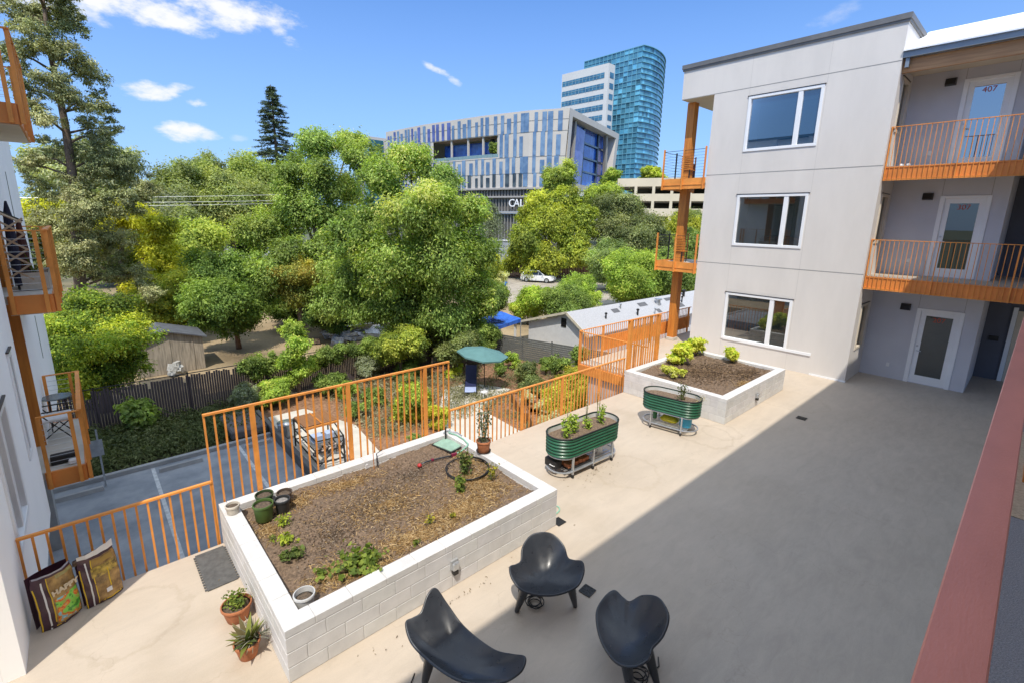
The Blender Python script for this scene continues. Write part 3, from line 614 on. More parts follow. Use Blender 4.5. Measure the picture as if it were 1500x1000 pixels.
def cone_leg(parent,top,foot,r0=.062,r1=.026):
    t=Vector(top); f=Vector(foot); d=t-f
    mb=MB(); mb.tube([f+Vector((0,0,.003)),f+d*.02,f+d*.35,f+d*.7,t],[r1*.85,r1,r1+(r0-r1)*.4,r1+(r0-r1)*.75,r0],14); o=mb.build('leg',BLACKP,parent,smooth=False,auto=40); return o
def make_chair(label):
    t=thing('lounge_chair',label,'chair',(0,0,0),off=True)
    bound=[(0,.365,.75),(-.14,.345,.728),(-.255,.24,.65),(-.29,.125,.555),(-.355,.075,.55),(-.44,.0,.58),(-.425,-.12,.515),(-.30,-.245,.445),(0,-.295,.41),(.30,-.245,.445),(.425,-.12,.515),(.44,.0,.58),(.355,.075,.55),(.29,.125,.555),(.255,.24,.65),(.14,.345,.728)]
    shell(bound,(0,-.03),.355,t)
    for sx in (-1,1):
        cone_leg(t,(sx*.265,-.12,.40),(sx*.365,-.07,0)); cone_leg(t,(sx*.17,.13,.42),(sx*.28,.25,0))
    return t
ch=make_chair('black moulded chair facing the camera, straddling the shadow edge near the block planter'); ch.location=(3.70,3.37,0); ch.rotation_euler=(0,0,R(-35))
copy_thing(ch,'black moulded chair turned sideways in full shade, rightmost of the three',loc=(3.73,2.22,0),rz=R(-124))
t=thing('lounge_chair','longest black moulded chair, half in sun at the bottom edge of the photo','chair',(2.25,3.15,0))
shell([(2.35,3.69,.80),(2.25,3.70,.78),(2.13,3.645,.675),(2.04,3.655,.655),(1.965,3.66,.645),(1.935,3.52,.56),(1.99,3.30,.48),(2.07,3.05,.445),(2.16,2.88,.44),(2.29,2.74,.45),(2.41,2.61,.51),(2.51,2.545,.60),(2.60,2.60,.64),(2.575,2.74,.575),(2.525,2.98,.485),(2.45,3.32,.52),(2.40,3.55,.66)],(2.24,3.12),.375,t,pw=2.3)
for top,ft in (((2.06,3.36,.42),(2.0,3.42,0)),((2.42,2.80,.43),(2.52,2.72,0)),((2.32,3.42,.44),(2.37,3.52,0)),((2.18,2.93,.41),(2.10,2.86,0))): cone_leg(t,top,ft)
def coil(label,x,y,tail,seed):
    rng=random.Random(seed); pts=[]
    for i in range(70):
        a=i/70*2*math.pi*4; rr=.08+.028*math.sin(a*.37+seed)+.006*rng.random(); pts.append((x+rr*math.cos(a)+.03*math.sin(i*.17+seed),y+rr*math.sin(a),.009+.0006*i+.004*rng.random()))
    pts+=tail; mb=MB(); mb.tube(pts,.0065,6); tag(mb.build('power_cord',BLACKR,smooth=True),label,'cord')
coil('black cord coiled on the paving under the chair facing the camera',3.62,3.46,[(3.70,3.50,.03),(3.80,3.58,.01)],1)
coil('black cord coiled on the shaded paving under the sideways chair',3.74,2.06,[(3.85,2.0,.02),(4.0,1.98,.02),(4.10,2.05,.012)],2)
mb=MB(); mb.tube([(2.02,3.62,.008),(1.95,3.56,.012),(1.88,3.50,.008),(1.80,3.52,.008)],.0065,6); tag(mb.build('power_cord',BLACKR,smooth=True),'end of a black cord lying behind the longest chair','cord')
def drain(label,x,y,s,rz,n=4):
    t=thing('floor_drain',label,'drain',(x,y,.004)); mb=MB(); mb.obox((x,y,.006),(s,s,.004),rz); mb.build('recess',pmat('drain_dark',(.012,.012,.012)) if 'drain_dark' not in bpy.data.materials else bpy.data.materials['drain_dark'],t)
    mb=MB(); c,sn=math.cos(rz),math.sin(rz)
    def P(a,b): return (x+a*c-b*sn,y+a*sn+b*c,.010)
    h=s/2
    for a,b in (((-h,-h),(h,-h)),((h,-h),(h,h)),((h,h),(-h,h)),((-h,h),(-h,-h)),((-h,-h),(h,h)),((-h,h),(h,-h)),((-h,0),(h,0)),((0,-h),(0,h)),((-h,-h/2),(-h/2,-h)),((h,h/2),(h/2,h)),((-h,h/2),(-h/2,h)),((h,-h/2),(h/2,-h))): mb.bar(P(*a),P(*b),.011,.004)
    mb.build('grate',pmat('drain_iron',(.05,.05,.05),rough=.5,metal=.4) if 'drain_iron' not in bpy.data.materials else bpy.data.materials['drain_iron'],t)
drain('black square floor drain in the shade beside the chair facing the camera',4.27,3.17,.155,R(6))
drain('black square floor drain in the shade opposite the facade planter',12.66,3.30,.20,R(2))
mb=MB(); mb.box(4.97,5.14,4.30,4.47,.004,.012); tag(mb.build('drain_cover',DARKMETAL),'dark drain cover tucked at the front right corner of the near planter','drain')
mb=MB(); pts=[(5.02,4.50,.012)]+[(5.17+.17*math.cos(a),4.66+.11*math.sin(a),.012) for a in [x*.4-2.6 for x in range(14)]]; mb.tube(pts,.011,7); tag(mb.build('garden_hose',pmat('mint_hose2',(.25,.50,.37),rough=.4),smooth=True),'loop of pale green hose lying past the right end of the near planter','hose')

# ---------------------------------------------------------------- corrugated trough planters
def stadium(L,W,n=14):
    r=W/2; h=L/2-r; o=[]
    for k in range(n+1): a=-math.pi/2+math.pi*k/n; o.append((h,0,a))
    for k in range(n+1): a=math.pi/2+math.pi*k/n; o.append((-h,0,a))
    return o,r
def ring(L,W,off,z,n=14):
    o,r=stadium(L,W,n); return [(c+(r+off)*math.cos(a),(r+off)*math.sin(a),z) for c,_,a in o]
def make_trough(label,L,W,zb,zt,loc,rz):
    t=thing('trough_planter',label,'planter',(0,0,0)); K=30
    steps=60; prof=[]
    for i in range(steps+1):
        q=i/steps; prof.append((.013*math.sin(q*2*math.pi*6-1.2)-.008*(1-q),zb+(zt-zb)*q))
    prof+=[(-.016,zt),(-.016,zt-.09)]
    vs=[];fs=[]
    for off,z in prof: vs+=ring(L,W,off,z)
    for i in range(len(prof)-1):
        for k in range(K): fs.append((i*K+k,i*K+(k+1)%K,(i+1)*K+(k+1)%K,(i+1)*K+k))
    fs.append(tuple(range(K))[::-1]); mb=MB(); mb.add(vs,fs); mb.build('tub',GREENM,t,auto=70)
    mb=MB(); a=ring(L,W,-.022,zt-.005); b=ring(L,W,-.022,zt-.17); mb.add(a+b,[(k,K+k,K+(k+1)%K,(k+1)%K) for k in range(K)]); mb.build('liner',pmat('pale_liner',(.60,.60,.58),rough=.5) if 'pale_liner' not in bpy.data.materials else bpy.data.materials['pale_liner'],t)
    mb=MB(); mb.tube(ring(L,W,.004,zt+.004),.013,7,closed=True); mb.build('rim',BLACKR,t,smooth=True)
    mb=MB(); rg=ring(L,W,-.02,zt-.085); mb.add(rg+[(0,0,zt-.07)],[(k,(k+1)%K,K) for k in range(K)]); mb.build('soil',SOIL,t,smooth=True)
    h=L/2-W/2; mb=MB(); mb.tube(ring(L,W,-.03,.13),.017,8,closed=True); mb.tube(ring(L,W,-.03,zb-.012),.015,8,closed=True)
    for i in range(7): y=(i-3)*W*.13; mb.bar((-h-.1,y,.13),(h+.1,y,.13),.035,.012)
    mb.build('frame',GALV,t,smooth=False)
    xs=(-h,0,h) if L>1.5 else (-h,h)
    for x in xs:
        for sy in (-1,1):
            l=MB(); yy=sy*(W/2-.03); l.bar((x,yy,.075),(x,yy,zb+.02),.04,.026); l.build('leg',GALV,t)
            w=MB(); w.tube([(x-.012,yy,.034),(x+.012,yy,.034)],.033,12); w.bar((x,yy,.05),(x,yy,.09),.022); w.build('caster',BLACKR,t)
    t.location=(loc[0],loc[1],0); t.rotation_euler=(0,0,rz); OFF[t]=(0,0,0); return t
ta=make_trough('long green corrugated trough on galvanised legs, nearer the block planter',1.72,.62,.42,.80,(6.78,5.36),R(-3))
tb=make_trough('short green corrugated trough standing by the side of the facade planter',1.30,.60,.44,.82,(9.62,5.12),R(-80))
def loc2(t,x,y): c,s=math.cos(t.rotation_euler.z),math.sin(t.rotation_euler.z); return (t.location.x+x*c-y*s,t.location.y+x*s+y*c)
for i,(x,y,h,l,pal,n) in enumerate(((-.55,-.08,.42,'pale lettuce sprig at the left end of the long trough','bright',150),(-.28,-.02,.40,'tall leafy sprig second from the left in the long trough','bright',140),(.08,-.05,.24,'short sprig in the middle of the long trough','bright',80),(.48,-.02,.36,'leafy sprig at the right end of the long trough','bright',120))):
    q=loc2(ta,x,y); herb('vegetable_plant',l,q[0],q[1],.72,h,.09,.065,n,[(.12,.19,.03),(.25,.36,.05),(.42,.48,.09)],50+i,stems=4)
for i,(x,l) in enumerate(((-.30,'dried brown flower stalk rising from the left half of the long trough'),(.55,'dried brown flower stalk at the right end of the long trough'),(.22,'thin dried stalk in the middle of the long trough'))):
    q=loc2(ta,x,.12); herb('dry_stalk',l,q[0],q[1],.72,.62 if i else .5,.07,.035,26,GREENS['dry'],60+i,stems=3,top=.5)
q=loc2(tb,-.02,.08); herb('rose_shrub','small open rose shrub in the short trough',loc2(tb,.22,0)[0],loc2(tb,.22,0)[1],.74,.42,.13,.055,120,GREENS['olive'],64,stems=6)
herb('rose_shrub','drooping twiggy branch hanging off the right end of the short trough',loc2(tb,.58,.05)[0],loc2(tb,.58,.05)[1],.72,.20,.16,.045,60,GREENS['dry'],65,stems=5)
# things on the trough shelves
t=thing('clay_tray','orange clay blocks stacked in a tray on the shelf of the long trough','tray',(*loc2(ta,-.28,-.05),.15))
q=loc2(ta,-.28,-.05); mb=MB()
for i in range(6):
    for j in range(2):
        qq=loc2(ta,-.52+i*.095,-.12+j*.15); mb.obox((qq[0],qq[1],.19+.012*((i+j)%2)),(.085,.13,.08),ta.rotation_euler.z)
mb.build('block',TERRA,t,bevel=.006); mb=MB(); mb.obox((q[0],q[1],.145),(.62,.36,.012),ta.rotation_euler.z); mb.build('tray',BLACKR,t)
t=thing('watering_can','pale grey watering can on the right end of the long trough shelf','watering can',(*loc2(ta,.42,-.05),.14)); q=loc2(ta,.42,-.05)
mb=MB(); mb.lathe([(.085,0),(.09,.01),(.075,.2),(.06,.215),(.055,.205)],18,(q[0],q[1],.14)); mb.build('body',PALEPOT if False else STEELW,t,smooth=True)
mb=MB(); q2=loc2(ta,.20,-.1); mb.tube([(q[0]-.07,q[1]-.01,.19),(q2[0]+.05,q2[1],.24),(q2[0]+.0,q2[1],.30)],[.022,.016,.014],8); mb.build('spout',STEELW,t)
mb=MB(); mb.tube([(q[0]+.08,q[1],.30),(q[0]+.15,q[1],.29),(q[0]+.15,q[1],.2),(q[0]+.085,q[1],.18)],.009,7); mb.build('handle',STEELW,t)
t=thing('shelf_box','black crate with a white handle on the left end of the long trough shelf','crate',(*loc2(ta,-.74,.05),.14)); q=loc2(ta,-.70,.08)
mb=MB(); mb.obox((q[0],q[1],.22),(.16,.30,.15),ta.rotation_euler.z); mb.build('box',BLACKR,t,bevel=.01); mb=MB(); q=loc2(ta,-.795,.0); mb.tube([(q[0],q[1]-.05,.22),(q[0]-.03,q[1]-.05,.23),(q[0]-.03,q[1]+.05,.23),(q[0],q[1]+.05,.22)],.008,6); mb.build('handle',STEELW,t)
def sack(name,label,q,z,size,rz,m,seed,cat='bag'):
    rng=np.random.default_rng(seed); n=9; mb=MB(); c,s=math.cos(rz),math.sin(rz); vs=[]
    for sgn in (-1,1):
        for i in range(n):
            for j in range(n):
                u=i/(n-1)*2-1; v=j/(n-1)*2-1; th=max(0,(1-abs(u)**3)*(1-abs(v)**3))**.5*size[2]/2*(1+rng.normal()*.06)
                x=u*size[0]/2; y=v*size[1]/2; vs.append((q[0]+x*c-y*s,q[1]+x*s+y*c,z+size[2]/2+sgn*th))
    fs=[]
    for k in range(2):
        for i in range(n-1):
            for j in range(n-1):
                a=k*n*n+i*n+j; f=(a,a+n,a+n+1,a+1); fs.append(f if k else f[::-1])
    mb.add(vs,fs); return tag(mb.build(name,m,smooth=True),label,cat)
sack('fertiliser_bag','yellow sack lying on the shelf of the short trough',loc2(tb,.0,.02),.145,(.42,.30,.17),tb.rotation_euler.z,pmat('yellow_bag',(.60,.52,.03),rough=.4,var=.2,scale=12),71)
t=thing('blue_tub','bright blue bag standing beside the yellow sack on the short trough shelf','bag',(*loc2(tb,.38,-.02),.145)); q=loc2(tb,.36,-.02); mb=MB(); mb.lathe([(.10,0),(.115,.02),(.12,.2),(.115,.26),(.10,.265)],16,(q[0],q[1],.145),1,1.15); mb.build('body',pmat('cyan_bag',(.03,.36,.55),rough=.4,var=.12),t,smooth=True); mb=MB(); mb.lathe([(.095,.255),(.0001,.24)],16,(q[0],q[1],.145),1,1.15); mb.build('mouth',BLACKR,t)
t=thing('spray_bottle','small green bottle at the left end of the short trough shelf','bottle',(*loc2(tb,-.36,.0),.145)); q=loc2(tb,-.36,0); mb=MB(); mb.lathe([(.045,0),(.05,.02),(.05,.15),(.02,.19),(.02,.22)],14,(q[0],q[1],.145)); mb.build('bottle',pmat('bottle_green',(.03,.16,.05),rough=.3),t,smooth=True); mb=MB(); mb.lathe([(.022,.22),(.022,.25),(.0001,.25)],10,(q[0],q[1],.145)); mb.build('cap',STEELW,t)

# ---------------------------------------------------------------- soil bags
def soil_bag(label,x,y,w,d,h,rz,lean,seed,kind):
    t=thing('soil_bag',label,'soil bag',(x,y,0)); rng=np.random.default_rng(seed); c,s=math.cos(rz),math.sin(rz); n=13
    ph=rng.uniform(0,6,4)
    def P(u,v,o=0.):      # u around -1..1 on front, v 0..1 up; bulging front skin
        b=math.cos(u*math.pi/2*.86)**.55*(.55+.45*math.sin(min(1,v*1.25)*math.pi*.62+.55))
        wr=.006*math.sin(v*23+u*4+ph[0])+.005*math.sin(u*11+v*9+ph[1])
        yy=-(d*.5*b+wr)-o; xx=u*w/2*(1-.06*(v>.9)); zz=v*h
        yy+=lean*zz
        if v<.06: yy*=.93
        return (x+xx*c-yy*s,y+xx*s+yy*c,zz+.003)
    def B(u,v):
        b=math.cos(u*math.pi/2*.86)**.55*(.6+.4*math.sin(v*2.2+.4)); yy=d*.42*b*(1-v*.55)+lean*v*h; xx=u*w/2
        return (x+xx*c-yy*s,y+xx*s+yy*c,v*h*.97+.003)
    def skin(f,u0,u1,v0,v1,nu,nv,col=None,o=0.):
        vs=[(f(u0+(u1-u0)*i/nu,v0+(v1-v0)*j/nv,o) if f is P else f(u0+(u1-u0)*i/nu,v0+(v1-v0)*j/nv)) for i in range(nu+1) for j in range(nv+1)]
        fs=[(i*(nv+1)+j,(i+1)*(nv+1)+j,(i+1)*(nv+1)+j+1,i*(nv+1)+j+1) for i in range(nu) for j in range(nv)]
        return vs,(fs if f is P else [q[::-1] for q in fs])
    mb=MB(); mb.add(*skin(P,-1,1,0,1,16,14)); mb.add(*skin(B,-1,1,0,1,16,14))
    mb.build('sack',BAGM,t,smooth=True)
    def patch(name,u0,u1,v0,v1,m,o=.004,nu=8,nv=8): q=MB(); q.add(*skin(P,u0,u1,v0,v1,nu,nv,o=o)); return q.build(name,m,t,smooth=True)
    patch('white_stripe',-.68,-.61,0,.9,STEELW); patch('yellow_stripe',-.98,-.93,.0,.8,BAGY); patch('label_edge',-.44,-.395,.03,.93,BAGY); patch('label_edge',-.395,.97,.03,.06,BAGY)
    patch('printed_panel',-.395,.97,.06,.93,BAGP,o=.003,nu=12,nv=12)
    if kind==1:
        patch('printed_art',-.33,.92,.09,.54,BAGART,o=.006,nu=12,nv=12); patch('printed_band',.0,.9,.86,.92,pmat('khaki_print',(.35,.32,.12),rough=.4),o=.006)
        a=P(-.45,.60,.012); b=P(.85,.60,.012); mid=P(.27,.655,.02); text_mesh('HAPPY',.082,'lettering',pmat('cream_print',(.62,.52,.36),rough=.4),t,mid,(R(90)-lean*.9,R(-6),rz),.002,.0045)
        q=MB(); q.add(*skin(P,-.95,.95,.97,1.0,10,2,o=.004)); q.build('folded_top',pmat('clear_plastic',(.35,.35,.40),rough=.25),t)
    else:
        for i in range(9): patch('printed_line',-.35,.35+.05*(i%3),.42+i*.022,.427+i*.022,pmat('tan_print',(.34,.25,.13),rough=.4) if 'tan_print' not in bpy.data.materials else bpy.data.materials['tan_print'],o=.006,nv=1)
        patch('printed_band',-.35,.75,.80,.90,pmat('gold_print',(.40,.25,.05),rough=.4),o=.006); patch('printed_scene',-.5,.9,.56,.76,pmat('bag_scene',(.06,.035,.015),col2=(.65,.45,.08),scale=14,rough=.4),o=.006); patch('yellow_stripe',.28,.34,.28,.66,BAGY,o=.008)
        q=MB(); cc=P(.18,.22,.010); q.obox(cc,(.055,.004,.055),rz,-.1); q.build('printed_seal',STEELW,t,bevel=.015)
        q=MB(); vs=[]; 
        for i in range(11):
            u=-1+2*i/10; a=P(u,.99,.01); vs+= [a,(a[0],a[1]-.01,a[2]+.05+.05*(u+1)/2)]
        q.add(vs,[(2*i,2*i+2,2*i+3,2*i+1) for i in range(10)]); q.build('white_lip',STEELW,t)
        q=MB()
        for i in range(16): q.obox(B(-.9+.1*i,.93),(.06,.05,.05),i,.4*i); 
        q.build('spilling_soil',SOIL,t)
BAGM=pmat('bag_brown',(.06,.022,.035),rough=.3,var=.25,scale=10,spec=.6); BAGY=pmat('bag_yellow',(.75,.50,.02),rough=.35,var=.1)
BAGP=pmat('bag_panel',(.16,.085,.025),col2=(.50,.31,.10),scale=9,rough=.32)
def art_mat():
    m,nt,b,N,L=_nodes('bag_art'); tc=N.new('ShaderNodeTexCoord'); n=N.new('ShaderNodeTexNoise'); n.inputs['Scale'].default_value=9; n.inputs['Detail'].default_value=3; L.new(tc.outputs['Object'],n.inputs[0])
    r=N.new('ShaderNodeValToRGB'); r.color_ramp.interpolation='CONSTANT'; E=r.color_ramp.elements; E[0].position=0; E[0].color=(.07,.30,.04,1); E[1].position=.40; E[1].color=(.22,.60,.07,1)
    for p,c in ((.47,(.35,.42,.08,1)),(.52,(.65,.10,.02,1)),(.56,(.75,.30,.04,1)),(.61,(.25,.55,.62,1)),(.68,(.75,.78,.78,1))): e=E.new(p); e.color=c
    L.new(n.outputs['Fac'],r.inputs[0]); L.new(r.outputs[0],b.inputs['Base Color']); b.inputs['Roughness'].default_value=.35; return m
BAGART=art_mat()
soil_bag('full brown bag of potting soil with HAPPY lettering and vegetable picture',-.70,6.92,.38,.34,.66,R(27),.08,81,1)
soil_bag('opened brown and gold bag of soil with a white folded lip',-.30,7.0,.37,.22,.62,R(20),.12,82,2)
# ---------------------------------------------------------------- walls with openings
def wall(mb,axis,a0,a1,u0,u1,z0,z1,holes=()):
    """wall slab between planes a0 (outer) and a1 across axis; holes = (u0,u1,z0,z1)"""
    us=sorted({u0,u1,*[h[0] for h in holes],*[h[1] for h in holes]}); zs=sorted({z0,z1,*[h[2] for h in holes],*[h[3] for h in holes]})
    def Q(a,u,z): return (a,u,z) if axis=='x' else (u,a,z)
    for i in range(len(us)-1):
        for j in range(len(zs)-1):
            um=(us[i]+us[i+1])/2; zm=(zs[j]+zs[j+1])/2
            if any(h[0]<um<h[1] and h[2]<zm<h[3] for h in holes): continue
            for a in (a0,a1): mb.quad(Q(a,us[i],zs[j]),Q(a,us[i+1],zs[j]),Q(a,us[i+1],zs[j+1]),Q(a,us[i],zs[j+1]))
    def rim(p0,p1,q0,q1): 
        mb.quad(Q(a0,p0,q0),Q(a0,p1,q0),Q(a1,p1,q0),Q(a1,p0,q0)); mb.quad(Q(a0,p0,q1),Q(a0,p1,q1),Q(a1,p1,q1),Q(a1,p0,q1))
        mb.quad(Q(a0,p0,q0),Q(a0,p0,q1),Q(a1,p0,q1),Q(a1,p0,q0)); mb.quad(Q(a0,p1,q0),Q(a0,p1,q1),Q(a1,p1,q1),Q(a1,p1,q0))
    rim(u0,u1,z0,z1)
    for h in holes: rim(*h)
def window(parent,axis,face,out,u0,u1,z0,z1,mull=(),glass=None,frame=None,name='window',fw=.055):
    """frame set in an opening, proud of the wall by 2.5 cm; pane as a sub-part"""
    frame=frame or VINYL; mb=MB()
    def bx(a,b,c,d,lo,hi):
        x0,x1=sorted((face+out*lo,face+out*hi))
        if axis=='x': mb.cbox(x0,x1,a,b,c,d,.006)
        else: mb.cbox(a,b,x0,x1,c,d,.006)
    bx(u0-.03,u1+.03,z0-.03,z0+fw,-.09,.025); bx(u0-.03,u1+.03,z1-fw,z1+.03,-.09,.025); bx(u0-.03,u0+fw,z0+fw,z1-fw,-.09,.025); bx(u1-fw,u1+.03,z0+fw,z1-fw,-.09,.025)
    for m_ in mull: bx(m_-.065,m_+.065,z0+fw,z1-fw,-.09,.015)
    f=mb.build(name,frame,parent); p=MB(); g=face-out*.05
    if axis=='x': p.quad((g,u0+.02,z0+.02),(g,u1-.02,z0+.02),(g,u1-.02,z1-.02),(g,u0+.02,z1-.02))
    else: p.quad((u0+.02,g,z0+.02),(u1-.02,g,z0+.02),(u1-.02,g,z1-.02),(u0+.02,g,z1-.02))
    p.build('pane',glass or WIN,f)
    h=MB(); 
    x0,x1=sorted((face+out*.002,face+out*.035))
    if axis=='x': h.box(x0,x1,u0-.06,u1+.06,z1+.032,z1+.05)
    else: h.box(u0-.06,u1+.06,x0,x1,z1+.032,z1+.05)
    h.build('flashing',DARKMETAL,f); return f

# ---------------------------------------------------------------- the grey-white apartment building on the right
A=thing('apartment_building','pale grey stucco apartment block with orange balconies and doors 307 and 407','apartment building',(18.5,4.5,0))
FX=16.76
WZ=[(.645,2.245),(3.915,5.535),(6.95,8.585)]; WY=(5.155,7.245); MU=5.745
mb=MB(); wall(mb,'x',FX,FX+.16,3.4,8.45,-.3,9.86,[(WY[0],WY[1],a,b) for a,b in WZ])
RW=[(.95,2.30),(4.15,5.50),(7.2,8.55)]
wall(mb,'y',3.4,3.56,FX+.161,18.41,-.3,9.86,[(17.25,18.0,a,b) for a,b in RW])
wall(mb,'y',8.45,8.30,FX+.161,26,-.3,9.86); mb.box(FX,26,8.4505,9.65,8.885,9.86); mb.box(FX+.17,26,3.57,8.29,9.5,9.85); mb.box(20.2,20.4,3.57,8.29,0,9.4); mb.box(25.8,26,3.57,8.29,-.3,9.86)
mb.build('wall',STUCCO,A)
mb=MB(); mb.box(FX-.06,26.1,3.34,9.71,9.862,10.0); mb.box(FX-.035,26.05,3.365,9.685,9.80,9.8615); mb.build('parapet_coping',COPING,A)
mb=MB(); mb.box(FX+.002,26,8.453,9.648,8.872,8.884); mb.build('overhang_soffit',SOFFIT,A)
mb=MB()
for z in (3.25,6.25,8.88):
    mb.box(FX-.003,FX+.004,3.4,8.45 if z<8.5 else 9.65,z-.011,z+.011)
mb.build('control_joint',JOINT,A); mb=MB(); mb.box(FX-.0025,FX+.004,5.074,5.086,0,9.8); mb.build('control_joint',JOINTV,A); mb=MB(); mb.box(FX-.0025,FX+.004,7.27,7.28,0,9.8); mb.build('control_joint',JOINTV,A)
mb=MB(); mb.box(FX-.02,FX-.001,3.38,4.365,0,.05); mb.box(FX-.03,FX-.001,4.4,7.2,.60,.68); mb.build('base_trim',VINYL,A)
for i,(a,b) in enumerate(WZ): window(A,'x',FX,-1,WY[0],WY[1],a,b,(MU,),glass=WINS if i==2 else WIN)
for a,b in RW: window(A,'y',3.4,-1,17.25,18.0,a,b,(),frame=SOFFIT)
rm=MB(); 
for z in (3.0,6.05): rm.box(FX+.17,20.2,3.57,8.29,z,z+.2)
rm.build('floor_slab',ROOMF,A)
rm=MB(); rm.box(20.17,20.198,3.58,8.28,.0,9.0); rm.box(18.6,20.1,6.0,6.1,3.2,6.0); rm.box(18.2,20.1,7.0,7.1,.1,2.9); rm.build('room_partition',ROOMW,A)
for z,c in ((3.2,(.30,.10,.07)),(0,(.12,.10,.08))):
    f=MB(); f.cbox(17.5,18.2,5.3,6.9,z+.15,z+.65,.08); f.cbox(18.0,18.25,5.3,6.9,z+.4,z+1.0,.08); f.build('sofa',pmat('sofa_cloth',c,rough=.9),A)
f=MB(); f.cbox(19.9,20.1,6.2,7.2,4.2,5.3,.02); f.build('picture_frame',VINYL,A)
# recessed wing with doors
DX=18.41; DZ=[0.0,3.22,6.25]
mb=MB(); wall(mb,'x',DX,DX+.16,.88,3.3995,-.3,9.2,[(1.30,2.16,z+.01,z+2.22) for z in DZ]); mb.box(DX+.161,20.9,.88,1.02,-.3,9.2); mb.build('recess_wall',GREYWALL,A)
mb=MB(); mb.box(20.901,21.05,-3.5,1.02,-.3,9.2); mb.box(18.41,20.9,-3.5,-3.3,-.3,9.2); mb.build('passage_wall',DARKWALL,A)
mb=MB(); mb.box(20.86,20.9,-.75,.22,.0,2.2); mb.build('passage_door',SOFFIT,A); mb=MB(); mb.cbox(20.84,20.899,.225,.33,0,2.3,.005); mb.build('passage_door_frame',VINYL,A)
mb=MB(); mb.cbox(20.85,20.9,.50,.72,1.22,1.36,.006); mb.build('passage_sign',DARKMETAL,A)
mb=MB()
for z in DZ:
    mb.box(DX-.003,DX+.003,1.0,3.39,z+2.40,z+2.412) if False else None
    mb.box(DX-.003,DX+.003,2.235,2.245,z+2.25,z+2.9); mb.box(DX-.003,DX+.003,1.225,1.235,z+2.25,z+2.9)
mb.build('control_joint',JOINT,A)
NUMM=pmat('red_number',(.50,.075,.03),rough=.5,var=.05)
for z,no in zip(DZ,('207','307','407')):
    d=MB(); y0,y1=1.30,2.16; zz=z+.01
    for a,b,c,e in ((y0,y0+.13,zz,z+2.2),(y1-.13,y1,zz,z+2.2),(y0+.13,y1-.13,zz,z+.25),(y0+.13,y1-.13,z+2.06,z+2.2)): d.cbox(DX+.03,DX+.08,a,b,c,e,.004)
    dd=d.build('door',VINYL,A)
    g=MB(); g.quad((DX+.05,y0+.12,z+.24),(DX+.05,y1-.12,z+.24),(DX+.05,y1-.12,z+2.07),(DX+.05,y0+.12,z+2.07)); g.build('door_glass',WIND if no=='407' else DOORG,dd)
    h=MB(); h.tube([(DX+.03,y1-.065,z+1.0),(DX-.03,y1-.065,z+1.0),(DX-.03,y1-.18,z+1.0)],.011,8); h.tube([(DX+.03,y1-.065,z+1.14),(DX+.0,y1-.065,z+1.14)],.028,12); h.build('handle',GALV,dd)
    text_mesh(no,.19,'door_number',NUMM,dd,(DX+.035,1.73,z+1.95),(R(90),0,R(-90)),.003)
    f=MB()
    for a,b,c,e in ((y0-.10,y0+.005,z,z+2.27),(y1-.005,y1+.10,z,z+2.27),(y0+.005,y1-.005,z+2.19,z+2.27)): f.cbox(DX-.035,DX+.09,a,b,c,e,.006)
    f.build('door_frame',VINYL,A)
    l=MB(); l.add([(DX,2.42,z+2.16),(DX,2.66,z+2.16),(DX,2.66,z+2.36),(DX,2.42,z+2.36),(DX-.16,2.43,z+2.18),(DX-.16,2.65,z+2.18),(DX-.10,2.65,z+2.34),(DX-.10,2.43,z+2.34)],[(0,1,2,3),(4,7,6,5),(0,4,5,1),(3,2,6,7),(0,3,7,4),(1,5,6,2)]); l.build('wall_lamp',DARKMETAL,A)
    s=MB(); s.cbox(DX-.02,DX,2.66,2.74,z+.36,z+.48,.006); s.build('wall_socket_cover',STEELW,A)
    r=MB(); r.box(DX+.9,DX+1.0,1.05,3.3,z,z+2.9); r.box(DX+.17,DX+.9,1.05,3.3,z-.04,z-.02); r.build('room_wall',ROOMW,A)
# walkway decks with railings
def railing(parent,axis,a,u0,u1,ztop,zbot,fz0,fz1,posts=(),sp=.105,out=-1,post_w=.03):
    """steel picket railing fixed to the face of a deck; a = plane of the pickets"""
    def Q(u,z,d=0): return (a+d,u,z) if axis=='x' else (u,a+d,z)
    t=MB(); t.bar(Q(u0,ztop),Q(u1,ztop),.038,.018); top=t.build('top_rail',ORANGE,parent)
    p=MB(); n=int(abs(u1-u0)/sp)
    for i in range(n+1):
        u=u0+(u1-u0)*i/n; p.bar(Q(u,zbot),Q(u,ztop-.009),.014,.014)
    p.bar(Q(u0,zbot+.02,.018),Q(u1,zbot+.02,.018),.012,.03); p.build('picket_panel',ORANGE,parent)
    for u in posts: q=MB(); q.bar(Q(u,zbot-.0),Q(u,ztop-.01),.02,.05); q.build('railing_post',ORANGE,parent)
BX=16.93
for z,zt in ((DZ[1],4.24),(DZ[2],7.25)):
    d=MB(); d.box(BX+.09,DX-.001,-3.5,3.3985,z-.16,z-.01); d.box(DX-.001,20.9,-3.5,.879,z-.16,z-.011)
    dk=d.build('walkway_deck',FLOOR,A)
    f=MB(); f.box(BX+.03,BX+.089,-3.5,3.3985,z-.37,z-.03); f.box(BX+.012,BX+.03,-3.5,3.3985,z-.37,z-.335); f.box(BX+.012,BX+.03,-3.5,3.3985,z-.06,z-.03); f.build('fascia',ORANGED,dk)
    c=MB(); c.box(BX+.09,DX-.001,-3.5,3.398,z-.19,z-.162); c.build('deck_soffit',SOFFIT if z>4 else GREYWALL,dk)
    railing(dk,'x',BX,3.385,-3.4,zt,z-.40,0,0,posts=[3.37,1.9,.4,-1.1])
    e=MB(); e.bar((BX,3.385,zt),(BX+.30,3.385,zt),.03,.02); e.build('rail_return',ORANGE,dk)
